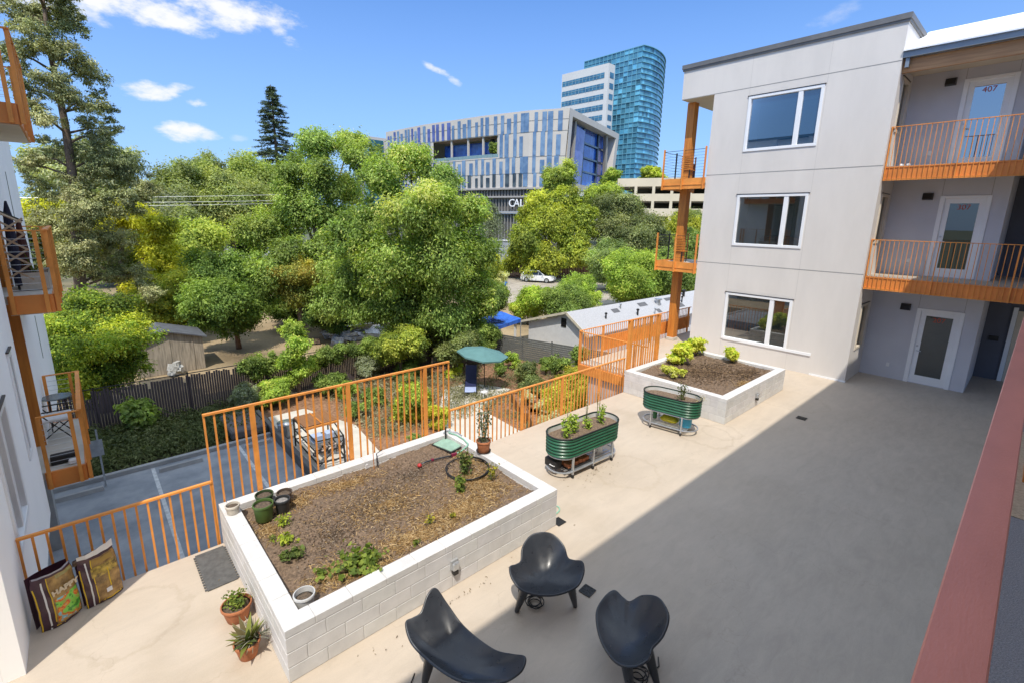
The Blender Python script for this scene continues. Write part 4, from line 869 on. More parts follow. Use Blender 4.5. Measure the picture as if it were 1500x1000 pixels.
# eave of the recessed wing
mb=MB(); mb.box(16.93,17.02,-3.5,3.398,8.60,8.93); mb.build('eave_beam',woodmat('eave_wood',(.36,.18,.075),(.52,.28,.12),axis=(6,.35,6),scale=3.5),A)
mb=MB(); mb.box(17.021,DX-.001,-3.5,3.398,8.80,8.84); mb.build('eave_soffit',SOFFIT,A)
mb=MB(); mb.box(16.76,16.925,-3.5,3.395,8.935,9.075); mb.box(16.80,16.88,3.25,3.33,8.70,8.93); mb.build('gutter',GUTTER,A)
mb=MB(); mb.add([(16.70,-3.5,9.08),(16.70,3.397,9.08),(19.4,3.397,10.16),(19.4,-3.5,10.16),(16.70,-3.5,9.12),(16.70,3.397,9.12),(19.4,3.397,10.2),(19.4,-3.5,10.2)],[(0,1,2,3),(7,6,5,4),(0,4,5,1),(1,5,6,2),(2,6,7,3),(3,7,4,0)])
mb.box(19.4,26,-3.5,3.39,9.2,9.80); mb.build('roof',WHITEROOF,A)
mb=MB(); mb.box(19.6,26,-3.5,3.39,8.845,9.19); mb.build('roof_structure',GREYWALL,A)
# small objects on the decks
t=thing('sandals','pair of pale shoes on the upper walkway left of door 407','shoes',(17.3,3.0,DZ[2])); mb=MB()
for y in (2.95,3.1): mb.lathe([(.045,0),(.05,.02),(.04,.07),(.0001,.085)],12,(17.35,y,DZ[2]-.008),2.2,1)
mb.build('shoe',STEELW,t,smooth=True)
# corner balconies at the garden end
def corner_balcony(z,inner_y):
    d=MB(); d.box(FX-.02,19.1,8.452,10.08,z-.12,z+.0); dk=d.build('balcony_deck',CONCL,A)
    f=MB(); f.box(FX-.06,FX-.021,8.455,10.10,z-.14,z+.06); f.box(FX-.05,FX-.021,8.455,10.10,z-.31,z-.145); f.box(FX-.07,FX-.0205,8.455,10.10,z-.175,z-.14); f.box(FX-.06,19.1,10.081,10.12,z-.31,z+.06); f.build('fascia',ORANGE,dk)
    for y in (8.50,9.32,10.10):
        q=MB(); q.bar((FX-.085,y,z-.33),(FX-.085,y,z+1.10),.045,.06); q.build('railing_post',ORANGE if y>8.6 else ORANGED,dk)
    for x in (17.6,18.4,19.08):
        q=MB(); q.bar((x,10.13,z-.1),(x,10.13,z+1.08),.035,.05); q.build('railing_post',DARKMETAL if x<19 else ORANGED,dk)
    w=MB()
    for i in range(10):
        zz=z+.12+i*.10; r=.004 if i<9 else .009
        w.tube([(FX-.085,8.5,zz),(FX-.085,10.1,zz)],r,5); w.tube([(FX-.085,10.12,zz),(19.08,10.13,zz)],r,5)
    w.build('cable_rail',DARKMETAL,dk)
corner_balcony(3.12,0); corner_balcony(6.12,0)
q=MB(); q.box(17.3,17.6,9.42,9.70,.10,8.87); q.build('timber_post',TIMBER,A); q=MB(); q.cbox(17.28,17.62,9.40,9.72,-.002,.12,.01); q.build('post_base',CONCL,A)
t=thing('hanging_cloth','dark blue and red patterned cloth hung on the upper corner balcony','cloth',(18.6,10.0,6.3)); mb=MB()
for i in range(8):
    x0=18.45+i*.06; mb.quad((x0,10.06+.02*(i%2),6.35),(x0+.06,10.06+.02*((i+1)%2),6.35),(x0+.06,10.06+.02*((i+1)%2),6.98-.01*i),(x0,10.06+.02*(i%2),6.98-.01*i))
mb.build('cloth',pmat('patterned_cloth',(.02,.03,.09),col2=(.35,.06,.05),scale=22,rough=.9,thr=(.48,.55)),t)
for z,lab in ((6.12,'upper'),(3.12,'lower')):
    t=thing('slatted_chair','brown slatted folding chair on the %s corner balcony'%lab,'chair',(17.25,9.55,z)); mb=MB()
    for i in range(8): mb.box(17.25,17.28,9.35,9.72,z+.42+i*.065,z+.46+i*.065)
    mb.build('backrest',TIMBER,t); mb=MB(); mb.box(17.28,17.68,9.35,9.71,z+.40,z+.43); mb.build('seat',TIMBER,t)
    for x in (17.27,17.64):
        for y in (9.37,9.68): mb=MB(); mb.bar((x,y,z),(x,y,z+.40),.03); mb.build('leg',DARKMETAL,t)

# ---------------------------------------------------------------- railings along the garden edge
def edge_rail(name,label,x0,x1,y,zt,posts,sp=.121,zb=-.24,pw=.018,ends=(True,True),group=None):
    t=thing(name,label,'railing',((x0+x1)/2,y,0),group); m=MB(); m.bar((x0-.012,y,zt),(x1+.012,y,zt),.045,.028); m.build('top_rail',ORANGE,t)
    p=MB(); n=max(2,round((x1-x0)/sp)); skip=[round((q-x0)/(x1-x0)*n) for q in posts]
    for i in range(n+1):
        if i in skip: continue
        x=x0+(x1-x0)*i/n; p.bar((x,y,zb),(x,y,zt-.014),pw,pw+.006)
    p.bar((x0,y-.018,zb+.05),(x1,y-.018,zb+.05),.008,.04); p.build('picket_panel',ORANGE,t)
    for q in posts: b=MB(); b.bar((q,y,zb),(q,y,zt-.014),.045,.065); b.build('railing_post',ORANGE,t)
    return t
edge_rail('picket_railing','low orange picket railing behind the two soil bags at the left',-.925,.965,7.25,.965,[])
edge_rail('picket_railing','tall orange picket screen behind the near block planter',.985,4.975,7.25,1.955,[1.573,2.995,4.451])
edge_rail('picket_railing','low orange picket railing between the two block planters',5.0,10.80,7.25,.965,[6.95,8.27,9.72])
# slatted privacy screen behind the facade planter
t=thing('slatted_screen','tall orange board screen behind the facade planter','screen',(11.7,7.27,0)); m=MB(); m.bar((10.93,7.28,1.985),(12.50,7.28,1.985),.05,.03); m.build('top_rail',ORANGE,t)
p=MB()
for i in range(13):
    x=10.99+i*.122; p.box(x-.006,x+.046,7.266,7.284,-.24,1.97)
p.build('board_panel',ORANGE,t)
for x in (11.02,12.48): b=MB(); b.box(x-.045,x+.045,7.235,7.315,-.24,1.97); b.build('screen_post',ORANGE,t)
# walkway railing beyond
t=thing('walkway_railing','orange railing round the walkway that runs behind the facade','railing',(14.5,9.90,0))
m=MB(); m.bar((12.05,9.90,1.055),(19.5,9.90,1.055),.04,.025); m.bar((12.06,9.89,1.045),(12.06,7.35,1.04),.04,.025); m.build('top_rail',ORANGE,t)
p=MB()
for i in range(62): x=12.06+i*.12; p.bar((x,9.90,-.25),(x,9.90,1.04),.016,.02)
for i in range(21): y=7.4+i*.12; p.bar((12.06,y,-.25),(12.06,y,1.03),.016,.02)
p.build('picket_panel',ORANGE,t); p=MB(); p.box(13.3,19.5,9.912,9.94,.16,.66); p.build('kick_board',ORANGED,t)
for x in (12.09,13.35,14.9,16.4,18.0,19.3): b=MB(); b.bar((x,9.90,-.25),(x,9.90,1.04),.05,.06); b.build('railing_post',ORANGE,t)
p=MB(); p.box(12.02,12.098,7.33,9.87,-.36,-.06); p.box(12.1,20,9.861,9.89,-.36,-.06); p.build('fascia',ORANGED,t)
mb=MB(); mb.box(12.15,20,7.35,9.5,G-.2,-.31); struct(mb,'walkway_wall',pmat('pinkish_plaster',(.50,.40,.36),rough=.9),off=(12.15,7.35,G))

# ---------------------------------------------------------------- the white apartment building on the left
Bd=thing('apartment_building','bright white apartment block at the left edge with stacked orange balconies','apartment building',(-3,12,0)); LX=-.945
mb=MB(); bigw=[(7.36,8.58,z+.72,z+2.25) for z in (0,3.2,6.25)]; nar=[(9.86,10.20,z+.92,z+2.55) for z in (0,3.2,6.25)]
wall(mb,'x',LX,LX-.16,6.211,11.05,-.62,10,bigw+nar); wall(mb,'x',LX,LX-.16,12.9,19.4,-.62,10); wall(mb,'y',11.05,10.95,-2.5,LX-.161,-.6,10); wall(mb,'y',12.9,13.0,-2.5,LX-.161,-.6,10)
mb.box(-2.6,-2.501,10.95,13,-.6,10); mb.box(-9,LX-.161,19.25,19.4,-.62,10); mb.box(-9,LX-.161,6.4,19.2,9.6,9.95); mb.box(-9,LX-.161,6.4,19.2,-.62,-.4)
mb.build('wall',STUCCO_L,Bd)
mb=MB(); mb.box(-9,LX-.161,6.2105,6.36,-.32,10); mb.build('end_wall',STUCCO_L,Bd)
mb=MB(); mb.box(-9,LX-.06,6.195,6.2095,.0,.10) if False else None; mb.box(-9.05,LX+.05,6.15,19.45,10.001,10.12); mb.build('parapet_coping',COPING,Bd)
for h in bigw: window(Bd,'x',LX,1,*h,(8.0,))
for h in nar: window(Bd,'x',LX,1,*h)
mb=MB(); mb.box(-2.4,-2.35,6.5,19,-.4,9.5); mb.build('room_partition',ROOMW,Bd)
mb=MB(); mb.box(LX-.9,LX-.003,12.872,12.898,.0,9.5); mb.build('timber_cladding',TIMBER,Bd)
mb=MB(); mb.box(LX-.9,LX-.5,12.85,12.87,0,9.5) if False else None
for z in (1.05,4.4): mb.box(LX-.001,LX+.004,16.18,16.30,z,z+1.05)
mb.build('slot_window',DARKMETAL,Bd)
for y in (9.2,15.0,18.8): MB().box(-1.6,-1.2,y,y+.4,G,-.62).build('column',CONC,Bd)
for z in (0,3.2,6.25):
    d=MB(); d.box(-2.49,-.40,11.42,14.2,z-.14,z-.005); dk=d.build('balcony_deck',CONCL,Bd)
    f=MB(); f.box(LX+.005,-.385,11.36,11.419,z-.31,z-.0); f.box(-.399,-.37,11.42,14.2,z-.31,z-.0); f.box(LX+.005,-.37,14.201,14.25,z-.31,z-.0); f.build('fascia',ORANGED,dk)
    u=MB(); u.box(LX+.006,-.40,11.42,14.2,z-.33,z-.312); u.build('balcony_soffit',SOFFIT,dk)
    for x,y in ((-.885,11.33),(-.47,11.33),(-.34,11.38),(-.34,12.3),(-.34,13.2),(-.34,14.22),(-.47,14.27),(-.885,14.27)):
        q=MB(); q.bar((x,y,z-.30),(x,y,z+1.07),.05,.055); q.build('railing_post',ORANGE,dk)
    tr=MB(); tr.bar((-.91,11.33,z+1.075),(-.34,11.33,z+1.075),.05,.02); tr.bar((-.34,11.33,z+1.085),(-.34,14.27,z+1.085),.07,.02); tr.bar((-.34,14.27,z+1.075),(-.91,14.27,z+1.075),.05,.02); tr.build('top_rail',ORANGE,dk)
    w=MB()
    for i in range(9):
        zz=z+.1+i*.105; w.tube([(-.885,11.33,zz),(-.47,11.33,zz)],.0035,5); w.tube([(-.34,11.38,zz),(-.34,14.2,zz)],.0035,5); w.tube([(-.47,14.27,zz),(-.885,14.27,zz)],.0035,5)
    w.build('cable_rail',GALV,dk)
# things on its balconies
t=thing('folding_chair','folding patio chair with a white cushion on the lowest balcony','chair',(-.8,13.2,0)); m=MB(); m.cbox(-.98,-.52,12.95,13.45,.42,.48,.02); m.build('seat_cushion',STEELW,t); m=MB(); m.add([(-1.0,12.95,.45),(-1.0,13.45,.45),(-1.2,13.45,1.0),(-1.2,12.95,1.0)],[(0,1,2,3)]); m.build('backrest',STEELW,t)
for y in (12.97,13.43):
    m=MB(); m.tube([(-.55,y,0),(-.98,y,.62),(-1.2,y,1.0)],.012,6); m.tube([(-1.05,y,0),(-.5,y,.45)],.012,6); m.tube([(-1.1,y,.64),(-.56,y,.64)],.014,6); m.build('leg',DARKMETAL,t)
t=thing('shoe_rack','low black rack of shoes by the front fascia of the lowest balcony','rack',(-.7,11.7,0)); m=MB(); m.cbox(-.86,-.50,11.66,11.86,.0,.16,.01); m.cbox(-.86,-.50,11.88,12.0,0,.10,.01); m.build('rack',BLACKR,t); m=MB(); m.cbox(-.62,-.48,11.50,11.62,.0,.09,.02); m.build('shoe',STEELW,t)
t=thing('patio_table','small glass patio table at the back of the lowest balcony','table',(-.7,13.8,0)); m=MB(); m.lathe([(.25,.70),(.25,.72),(.0001,.72)],20,(-.72,13.75,0)); m.build('table_top',pmat('dull_glass',(.1,.12,.12),rough=.1),t)
for dx,dy in ((-.15,-.15),(.15,-.15),(.15,.15),(-.15,.15)): m=MB(); m.bar((-.72+dx,13.75+dy,0),(-.72+dx*.8,13.75+dy*.8,.70),.02); m.build('leg',DARKMETAL,t)
t=thing('trough_pot','cream ribbed window box of tall grass on the middle balcony','planter',(-.6,12.5,3.2)); m=MB()
m.add([(-.80,12.1,3.21),(-.44,12.1,3.21),(-.44,13.0,3.21),(-.80,13.0,3.21),(-.84,12.05,3.52),(-.42,12.05,3.52),(-.42,13.05,3.52),(-.84,13.05,3.52)],[(0,3,2,1),(0,1,5,4),(1,2,6,5),(2,3,7,6),(3,0,4,7)])
for i in range(9): y=12.12+i*.1; m.bar((-.425,y,3.22),(-.405,y,3.5),.02)
m.build('body',PALEPOT,t); m=MB(); m.box(-.82,-.44,12.08,13.02,3.46,3.49); m.build('soil',SOIL,t); spiky(t,-.62,12.5,3.48,26,.55,.012,[(.12,.15,.03),(.2,.2,.05)],91,.5)
t=thing('closed_parasol','closed navy and brown parasol leaning at the wall on the middle balcony','parasol',(-.85,12.1,3.2)); m=MB(); m.tube([(-.82,12.1,3.3),(-.80,12.08,3.9),(-.78,12.05,4.5),(-.77,12.03,4.75)],[.05,.075,.06,.015],10); m.build('canopy',pmat('navy_cloth',(.012,.012,.03),rough=.8),t); m=MB(); m.tube([(-.72,12.5,3.3),(-.70,12.48,3.9),(-.69,12.46,4.45)],[.05,.08,.03],10); m.build('folded_cover',pmat('maroon_cloth',(.07,.018,.014),rough=.8),t); m=MB(); m.tube([(-.82,12.1,3.2),(-.82,12.1,3.35)],.02,8); m.build('pole',DARKMETAL,t)
t=thing('folding_lattice','natural wood accordion lattice behind the front rail of the middle balcony','trellis',(-.75,11.6,3.2)); m=MB()
for i in range(4):
    z=3.45+i*.25; m.bar((-.93,11.48,z),(-.58,11.48,z+.27),.012,.03); m.bar((-.58,11.50,z),(-.93,11.50,z+.27),.012,.03)
m.build('slats',pmat('raw_wood',(.42,.31,.2),rough=.7,var=.15),t)
t=thing('retractable_awning','dark awning arm and wood frame above the middle balcony rail','awning',(-.75,11.5,4.4)); m=MB(); m.bar((-.93,11.3,4.62),(-.62,11.75,4.40),.04,.025); m.build('arm',pmat('tan_wood',(.5,.4,.28),rough=.6),t); m=MB(); m.bar((-.93,11.3,4.645),(-.61,11.77,4.425),.05,.018); m.build('edge',DARKMETAL,t)

# ---------------------------------------------------------------- our own building: gallery, rail, roof that shades the court
Cb=thing('apartment_building','gallery side of the apartment block the photo is taken from, with its pinkish rail','apartment building',(4,-1.2,0))
mb=MB(); mb.box(-14,16.7,-2.0,-1.85,-.3,9.2); mb.build('wall',STUCCO,Cb)
mb=MB(); mb.box(-14,16.85,-1.849,-.055,2.87,3.15); mb.build('gallery_deck',pmat('gallery_coating',(.26,.265,.29),rough=.85,var=.22,scale=160,bump=.5,bscale=220),Cb)
mb=MB(); mb.box(-14,16.85,-1.849,-.055,5.95,6.23); mb.build('upper_deck',SOFFIT,Cb)
mb=MB(); mb.add([(-14,.0,8.98),(16.6,.0,8.98),(16.6,-2.6,9.7),(-14,-2.6,9.7),(-14,.0,9.04),(16.6,.0,9.04),(16.6,-2.6,9.76),(-14,-2.6,9.76)],[(0,3,2,1),(4,5,6,7),(0,1,5,4),(1,2,6,5),(2,3,7,6),(3,0,4,7)]); mb.build('roof',WHITEROOF,Cb)
for z in (3.15,6.23):
    mb=MB(); mb.box(-14,16.85,-.053,-.03,z-.36,z-.02); mb.build('fascia',ORANGED,Cb)
    mb=MB(); mb.cbox(-14,16.85,-.040,.0165,z+.95,z+.972,.002); mb.build('rail_cap',PINK,Cb)
    mb=MB()
    for i in range(255): x=-14+i*.121; mb.bar((x,-.012,z-.38),(x,-.012,z+.948),.014)
    mb.build('picket_panel',ORANGE,Cb)
mb=MB(); mb.box(3.98,4.26,-.48,-.17,3.27,5.94); mb.build('timber_column',TIMBER,Cb); mb=MB(); mb.box(3.955,4.285,-.505,-.145,3.151,3.268); mb.build('column_base',TIMBER,Cb)
mb=MB(); mb.box(3.42,5.0,-.7,-.10,3.1515,3.154); mb.build('deck_sun_patch',pmat('painted_sun_patch',(.45,.36,.26),rough=.9,var=.15,scale=60,bump=.4),Cb)  # sunlit strip of the gallery floor, painted in as a tan patch
# ---------------------------------------------------------------- ground, car park, garden
def ground_mat():
    m,nt,b,N,L=_nodes('dry_ground'); tc=N.new('ShaderNodeTexCoord')
    n=N.new('ShaderNodeTexNoise'); n.inputs['Scale'].default_value=.25; n.inputs['Detail'].default_value=8; L.new(tc.outputs['Object'],n.inputs[0])
    r=N.new('ShaderNodeValToRGB'); E=r.color_ramp.elements; E[0].position=.3; E[0].color=(.15,.11,.06,1); E[1].position=.55; E[1].color=(.42,.32,.19,1); L.new(n.outputs['Fac'],r.inputs[0])
    n2=N.new('ShaderNodeTexNoise'); n2.inputs['Scale'].default_value=6; n2.inputs['Detail'].default_value=8; L.new(tc.outputs['Object'],n2.inputs[0]); r2=N.new('ShaderNodeValToRGB'); r2.color_ramp.elements[0].color=(.6,.6,.6,1); r2.color_ramp.elements[1].color=(1.15,1.12,1.1,1); L.new(n2.outputs['Fac'],r2.inputs[0])
    x=N.new('ShaderNodeMixRGB'); x.blend_type='MULTIPLY'; x.inputs[0].default_value=1; L.new(r.outputs[0],x.inputs[1]); L.new(r2.outputs[0],x.inputs[2])
    # farther than the yards the town floor is dull green
    sx=N.new('ShaderNodeVectorMath'); sx.operation='LENGTH'; L.new(tc.outputs['Object'],sx.inputs[0]); mr=N.new('ShaderNodeMapRange'); mr.inputs[1].default_value=55; mr.inputs[2].default_value=90; L.new(sx.outputs['Value'],mr.inputs[0])
    y=N.new('ShaderNodeMixRGB'); L.new(mr.outputs[0],y.inputs[0]); L.new(x.outputs[0],y.inputs[1]); y.inputs[2].default_value=(.09,.10,.05,1); L.new(y.outputs[0],b.inputs['Base Color']); b.inputs['Roughness'].default_value=.95
    bp=N.new('ShaderNodeBump'); bp.inputs['Strength'].default_value=.6; bp.inputs['Distance'].default_value=.03; L.new(n2.outputs['Fac'],bp.inputs['Height']); L.new(bp.outputs[0],b.inputs['Normal']); return m
mb=MB(); mb.quad((-2500,-2500,G-.012),(2500,-2500,G-.012),(2500,2500,G-.012),(-2500,2500,G-.012)); struct(mb,'ground',ground_mat(),off=(0,0,G-.012))
ASPH=pmat('worn_asphalt',(.20,.22,.245),col2=(.34,.355,.375),rough=.85,scale=1.1,bump=.5,bscale=90,detail=9)
mb=MB(); mb.box(-14,4.55,5,18.35,G-.1,G); struct(mb,'car_park',ASPH,off=(0,0,G))
PAINT=pmat('worn_line_paint',(.42,.43,.43),col2=(.66,.67,.66),rough=.8,scale=7)
for i,x in enumerate((-1.5,.93,3.42)):
    mb=MB(); mb.quad((x-.05,9.5,G+.004),(x+.05,9.5,G+.004),(x+.05,18.3,G+.004),(x-.05,18.3,G+.004)); struct(mb,'parking_line',PAINT)
mb=MB(); mb.cbox(-14,4.55,18.36,18.52,G-.1,G+.14,.02); tag(mb.build('kerb',CONC,off=(0,18.4,G)),None,None,kind='structure')
mb=MB(); mb.cbox(4.56,4.72,7.0,20.5,G-.1,G+.35,.02); o=mb.build('low_wall',pmat('dark_retaining_wall',(.13,.125,.12),rough=.9,var=.15)); tag(o,'low dark retaining wall along the right side of the car park','low wall')
def stop(label,x0,x1,y):
    mb=MB(); mb.add([(x0,y-.08,G+.003),(x1,y-.08,G+.003),(x1,y+.08,G+.003),(x0,y+.08,G+.003),(x0+.02,y-.05,G+.12),(x1-.02,y-.05,G+.12),(x1-.02,y+.05,G+.12),(x0+.02,y+.05,G+.12)],[(0,3,2,1),(4,5,6,7),(0,1,5,4),(1,2,6,5),(2,3,7,6),(3,0,4,7)]); tag(mb.build('wheel_stop',CONC),label,'wheel stop','concrete wheel stops in the car park')
stop('concrete wheel stop below the lowest left balcony',-1.9,-.3,17.72); stop('concrete wheel stop between the two parking lines, above the low railing',1.05,2.25,17.86); stop('concrete wheel stop at the shaded far corner seen through the tall picket screen',3.55,4.4,17.9)
mb=MB(); mb.quad((-14,18.53,G+.02),(4.55,18.53,G+.02),(4.55,22.4,G+.05),(-14,22.4,G+.05)); struct(mb,'planting_bed',pmat('dark_mulch',(.035,.03,.018),rough=.95,col2=(.10,.08,.045),scale=5,bump=1,bscale=30),off=(0,18.5,G))  # very dark brown mulch
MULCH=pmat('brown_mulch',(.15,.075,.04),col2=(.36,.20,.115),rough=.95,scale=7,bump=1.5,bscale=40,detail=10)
mb=MB(); mb.quad((4.73,6.99,G),(12.14,6.99,G),(19.9,15.5,G),(18.3,22.4,G)); mb.quad((4.73,6.99,G),(18.3,22.4,G),(4.73,22.4,G),(4.73,15,G)); mb=MB(); mb.add([(4.73,6.99,G),(12.15,6.99,G),(12.15,9.6,G),(24,9.6,G),(19.9,15.5,G),(18.3,22.4,G),(4.73,22.4,G)],[(0,1,2,3,4,5,6)]); struct(mb,'garden_bed',MULCH,off=(8,15,G))
mb=MB(); mb.prism([(4.74,7.0),(7.05,7.0),(7.0,14.3),(7.35,17.2),(6.4,20.2),(4.95,20.2),(4.74,16)],G-.05,G+.045); struct(mb,'garden_path',CONCL,off=(5.8,12,G))
mb=MB(); mb.prism([(9.0,7.0),(11.5,7.0),(11.9,11.2),(12.2,15.4),(14.9,16.4),(13.9,18.5),(12.3,18.4),(10.7,16.3),(9.3,13.4)],G-.05,G+.05); struct(mb,'patio',CONCL,off=(11,12,G))

# signboard on a post in the car park
t=thing('parking_sign','grey back of a sign on a thin post at the car park kerb','sign',(-.26,17.9,G)); mb=MB(); mb.bar((-.26,17.9,G),(-.26,17.9,-1.66),.045,.045); mb.build('post',GALV,t); mb=MB(); mb.box(-.62,-.16,17.93,17.935,-2.5,-1.99); mb.build('sign_plate',GALV,t)
mb=MB(); mb.bar((-.62,17.915,-2.22),(-.16,17.915,-2.22),.01,.03); mb.build('sign_brace',GALV,t)

# fence with privacy slats behind the planting bed
t=thing('slatted_fence','dark chain link fence filled with privacy slats, part overgrown by vines','fence',(5,22.45,G))
SLAT=pmat('brown_slats',(.055,.042,.046),rough=.7,col2=(.11,.085,.09),scale=3,stretch=(6,1,.4)); m=MB()
rng=random.Random(3); x=-6.
while x<14.2: h=1.72+rng.uniform(-.05,.05) if rng.random()<.93 else 1.45; m.box(x,x+.075,22.44+.006*rng.random(),22.46,G+.05,G+h); x+=.088
m.build('slat_panel',SLAT,t)
m=MB()
for i in range(8): m.tube([(-6+i*2.9,22.49,G),(-6+i*2.9,22.49,G+1.85)],.03,8)
m.tube([(-6,22.49,G+1.80),(14.2,22.49,G+1.80)],.02,6); m.build('fence_frame',DARKMETAL,t)
# grey horizontal board fence by the outbuilding
t=thing('board_fence','grey horizontal board fence running toward the white outbuilding','fence',(19,18.8,G)); a=Vector((18.25,21.6,0)); b=Vector((20.4,14.2,0)); m=MB()
for i in range(11):
    z=G+.08+i*.122; m.bar(a+Vector((0,0,z)),b+Vector((0,0,z)),.02,.108)
m.build('board_panel',pmat('grey_board',(.12,.125,.12),rough=.8,var=.2,scale=4,stretch=(1,1,6)),t)
for q in range(5): p=a.lerp(b,q/4); m=MB(); m.bar(p+Vector((.05,0,G)),p+Vector((.05,0,G+1.40)),.07); m.build('post',DARKMETAL,t)

# umbrella and lounger on the patio
t=thing('patio_umbrella','tilted teal square patio umbrella open over the garden patio','umbrella',(13.75,17.0,G)); m=MB(); m.tube([(13.75,17.0,G+.05),(13.72,17.02,-1.42)],.022,8); m.build('pole',DARKMETAL,t)
m=MB(); c=Vector((13.70,17.03,-1.34)); n=Vector((.05,-.16,1)).normalized(); ax=Vector((.80,-.60,0)); ax=(ax-n*ax.dot(n)).normalized(); ay=n.cross(ax)
K=8; vs=[c+n*.02]; 
for r in (0.5,1.0):
    for k in range(K):
        th=2*math.pi*k/K; s=1.26 if k%2==0 else 1.20; vs.append(c+ax*(math.cos(th)*s*r*.98)+ay*(math.sin(th)*s*r*.80)-n*(.27*r**1.25))
fs=[(0,1+k,1+(k+1)%K) for k in range(K)]+[(1+k,9+k,9+(k+1)%K,1+(k+1)%K) for k in range(K)]
vs2=[v for v in vs[9:17]]; base=len(vs); vs+= [v-n*.07 for v in vs2]; fs+=[(9+k,base+k,base+(k+1)%K,9+(k+1)%K) for k in range(K)]
m.add(vs,fs); m.build('canopy',pmat('teal_canvas',(.10,.215,.215),rough=.85,var=.08,scale=3),t)
m=MB()
for k in range(K): m.bar(c-n*.03,vs[9+k]-n*.02,.012); 
m.build('rib',DARKMETAL,t); m=MB(); m.lathe([(.22,0),(.22,.06),(.05,.09),(.03,.2)],16,(13.75,17.0,G+.05)); m.build('base',CONC,t)
t=thing('sun_lounger','folding sun lounger in dark blue fabric with a pale head end beside the umbrella','sun lounger',(13.2,17.4,G)); NAVY=pmat('navy_sling',(.015,.02,.075),rough=.7,var=.1)
d=Vector((.62,.78,0)).normalized(); s=Vector((d.y,-d.x,0)); f=Vector((12.72,16.78,G+.05)); 
def LP(u,v,z): return f+d*u+s*v+Vector((0,0,z))
m=MB(); m.quad(LP(.55,-.26,.30),LP(.55,.26,.30),LP(1.45,.26,.36),LP(1.45,-.26,.36)); m.quad(LP(1.45,-.26,.36),LP(1.45,.26,.36),LP(1.95,.26,.95),LP(1.95,-.26,.95)); m.build('sling',NAVY,t)
m=MB(); m.quad(LP(.0,-.26,.24),LP(.0,.26,.24),LP(.55,.26,.305),LP(.55,-.26,.305)); m.build('foot_towel',pmat('pale_blue_towel',(.34,.40,.60),rough=.9),t)
m=MB()
for v in (-.28,.28): m.tube([LP(-.05,v,.0),LP(-.02,v,.24),LP(1.45,v,.36),LP(1.98,v,.98)],.014,6); m.tube([LP(1.3,v,.34),LP(1.5,v,0)],.012,6)
m.tube([LP(1.98,-.28,.98),LP(1.98,.28,.98)],.014,6); m.tube([LP(-.05,-.28,0),LP(-.05,.28,0)],.014,6); m.build('frame',DARKMETAL,t)
t=thing('white_stool','small white stool with crumpled paper at the patio edge under the umbrella','stool',(13.2,16.3,G)); m=MB(); m.cbox(12.95,13.25,16.1,16.35,G+.35,G+.39,.01); m.build('seat',STEELW,t)
for dx,dy in ((.02,.02),(.26,.02),(.26,.22),(.02,.22)): m=MB(); m.bar((12.96+dx,16.11+dy,G+.05),(12.96+dx,16.11+dy,G+.35),.025); m.build('leg',STEELW,t)
# garden cart / potting frame on the path
t=thing('potting_bench','black metal potting bench with two brown trays on the garden path','bench',(5.3,15.6,G+.05)); zz=G+.05
for x,y in ((4.9,14.6),(5.75,14.5),(4.95,16.9),(6.1,16.8)): m=MB(); m.bar((x,y,zz),(x,y,zz+1.05),.045); m.build('leg',DARKMETAL,t)
m=MB()
for z in (.25,.62,1.02):
    for a_,b_ in (((4.9,14.6),(5.75,14.5)),((5.75,14.5),(6.1,16.8)),((6.1,16.8),(4.95,16.9)),((4.95,16.9),(4.9,14.6))): m.bar((*a_,zz+z),(*b_,zz+z),.035)
m.bar((4.9,14.6,zz+.1),(5.75,14.5,zz+.9),.02); m.build('frame',DARKMETAL,t)
m=MB(); m.cbox(4.95,5.48,15.75,16.85,zz+1.04,zz+1.12,.01); m.cbox(5.53,6.05,15.7,16.8,zz+1.04,zz+1.12,.01); m.build('tray',TIMBERB,t); m=MB(); m.box(4.94,6.06,15.60,15.68,zz+1.04,zz+1.10); m.box(5.485,5.525,15.7,16.85,zz+1.03,zz+1.13); m.build('pale_strip',TIMBER,t)
m=MB()
for i in range(14): m.obox((4.98+.06*i+.02*math.sin(i*7),15.0+.25*math.sin(i*3.3),zz+.40+.25*((i*7)%4)/4),(.12,.16,.10),i,.3*i)
m.build('stacked_pots',pmat('mixed_pots',(.02,.02,.02),col2=(.38,.30,.25),scale=9,rough=.6,thr=(.45,.55)),t)
m=MB(); m.cbox(5.02,5.35,15.2,15.5,zz+.66,zz+.92,.02); m.cbox(5.48,5.75,15.25,15.55,zz+.66,zz+.90,.02); m.build('bin',pmat('blue_bins',(.36,.45,.62),rough=.4),t)
mb=MB(); mb.lathe([(.28,0),(.32,.15),(.30,.5),(.33,.55)],16,(4.98,17.9,G+.05)); tag(mb.build('water_barrel',GALV,smooth=True),'pale metal tub on the path behind the potting bench','tub')
mb=MB(); mb.cbox(3.3,4.5,18.6,20.6,G+.1,G+.42,.05); tag(mb.build('stone_slab',pmat('dark_slab',(.12,.11,.11),rough=.9,var=.2)),'dark flat slab in the shaded bed beside the low wall','slab')
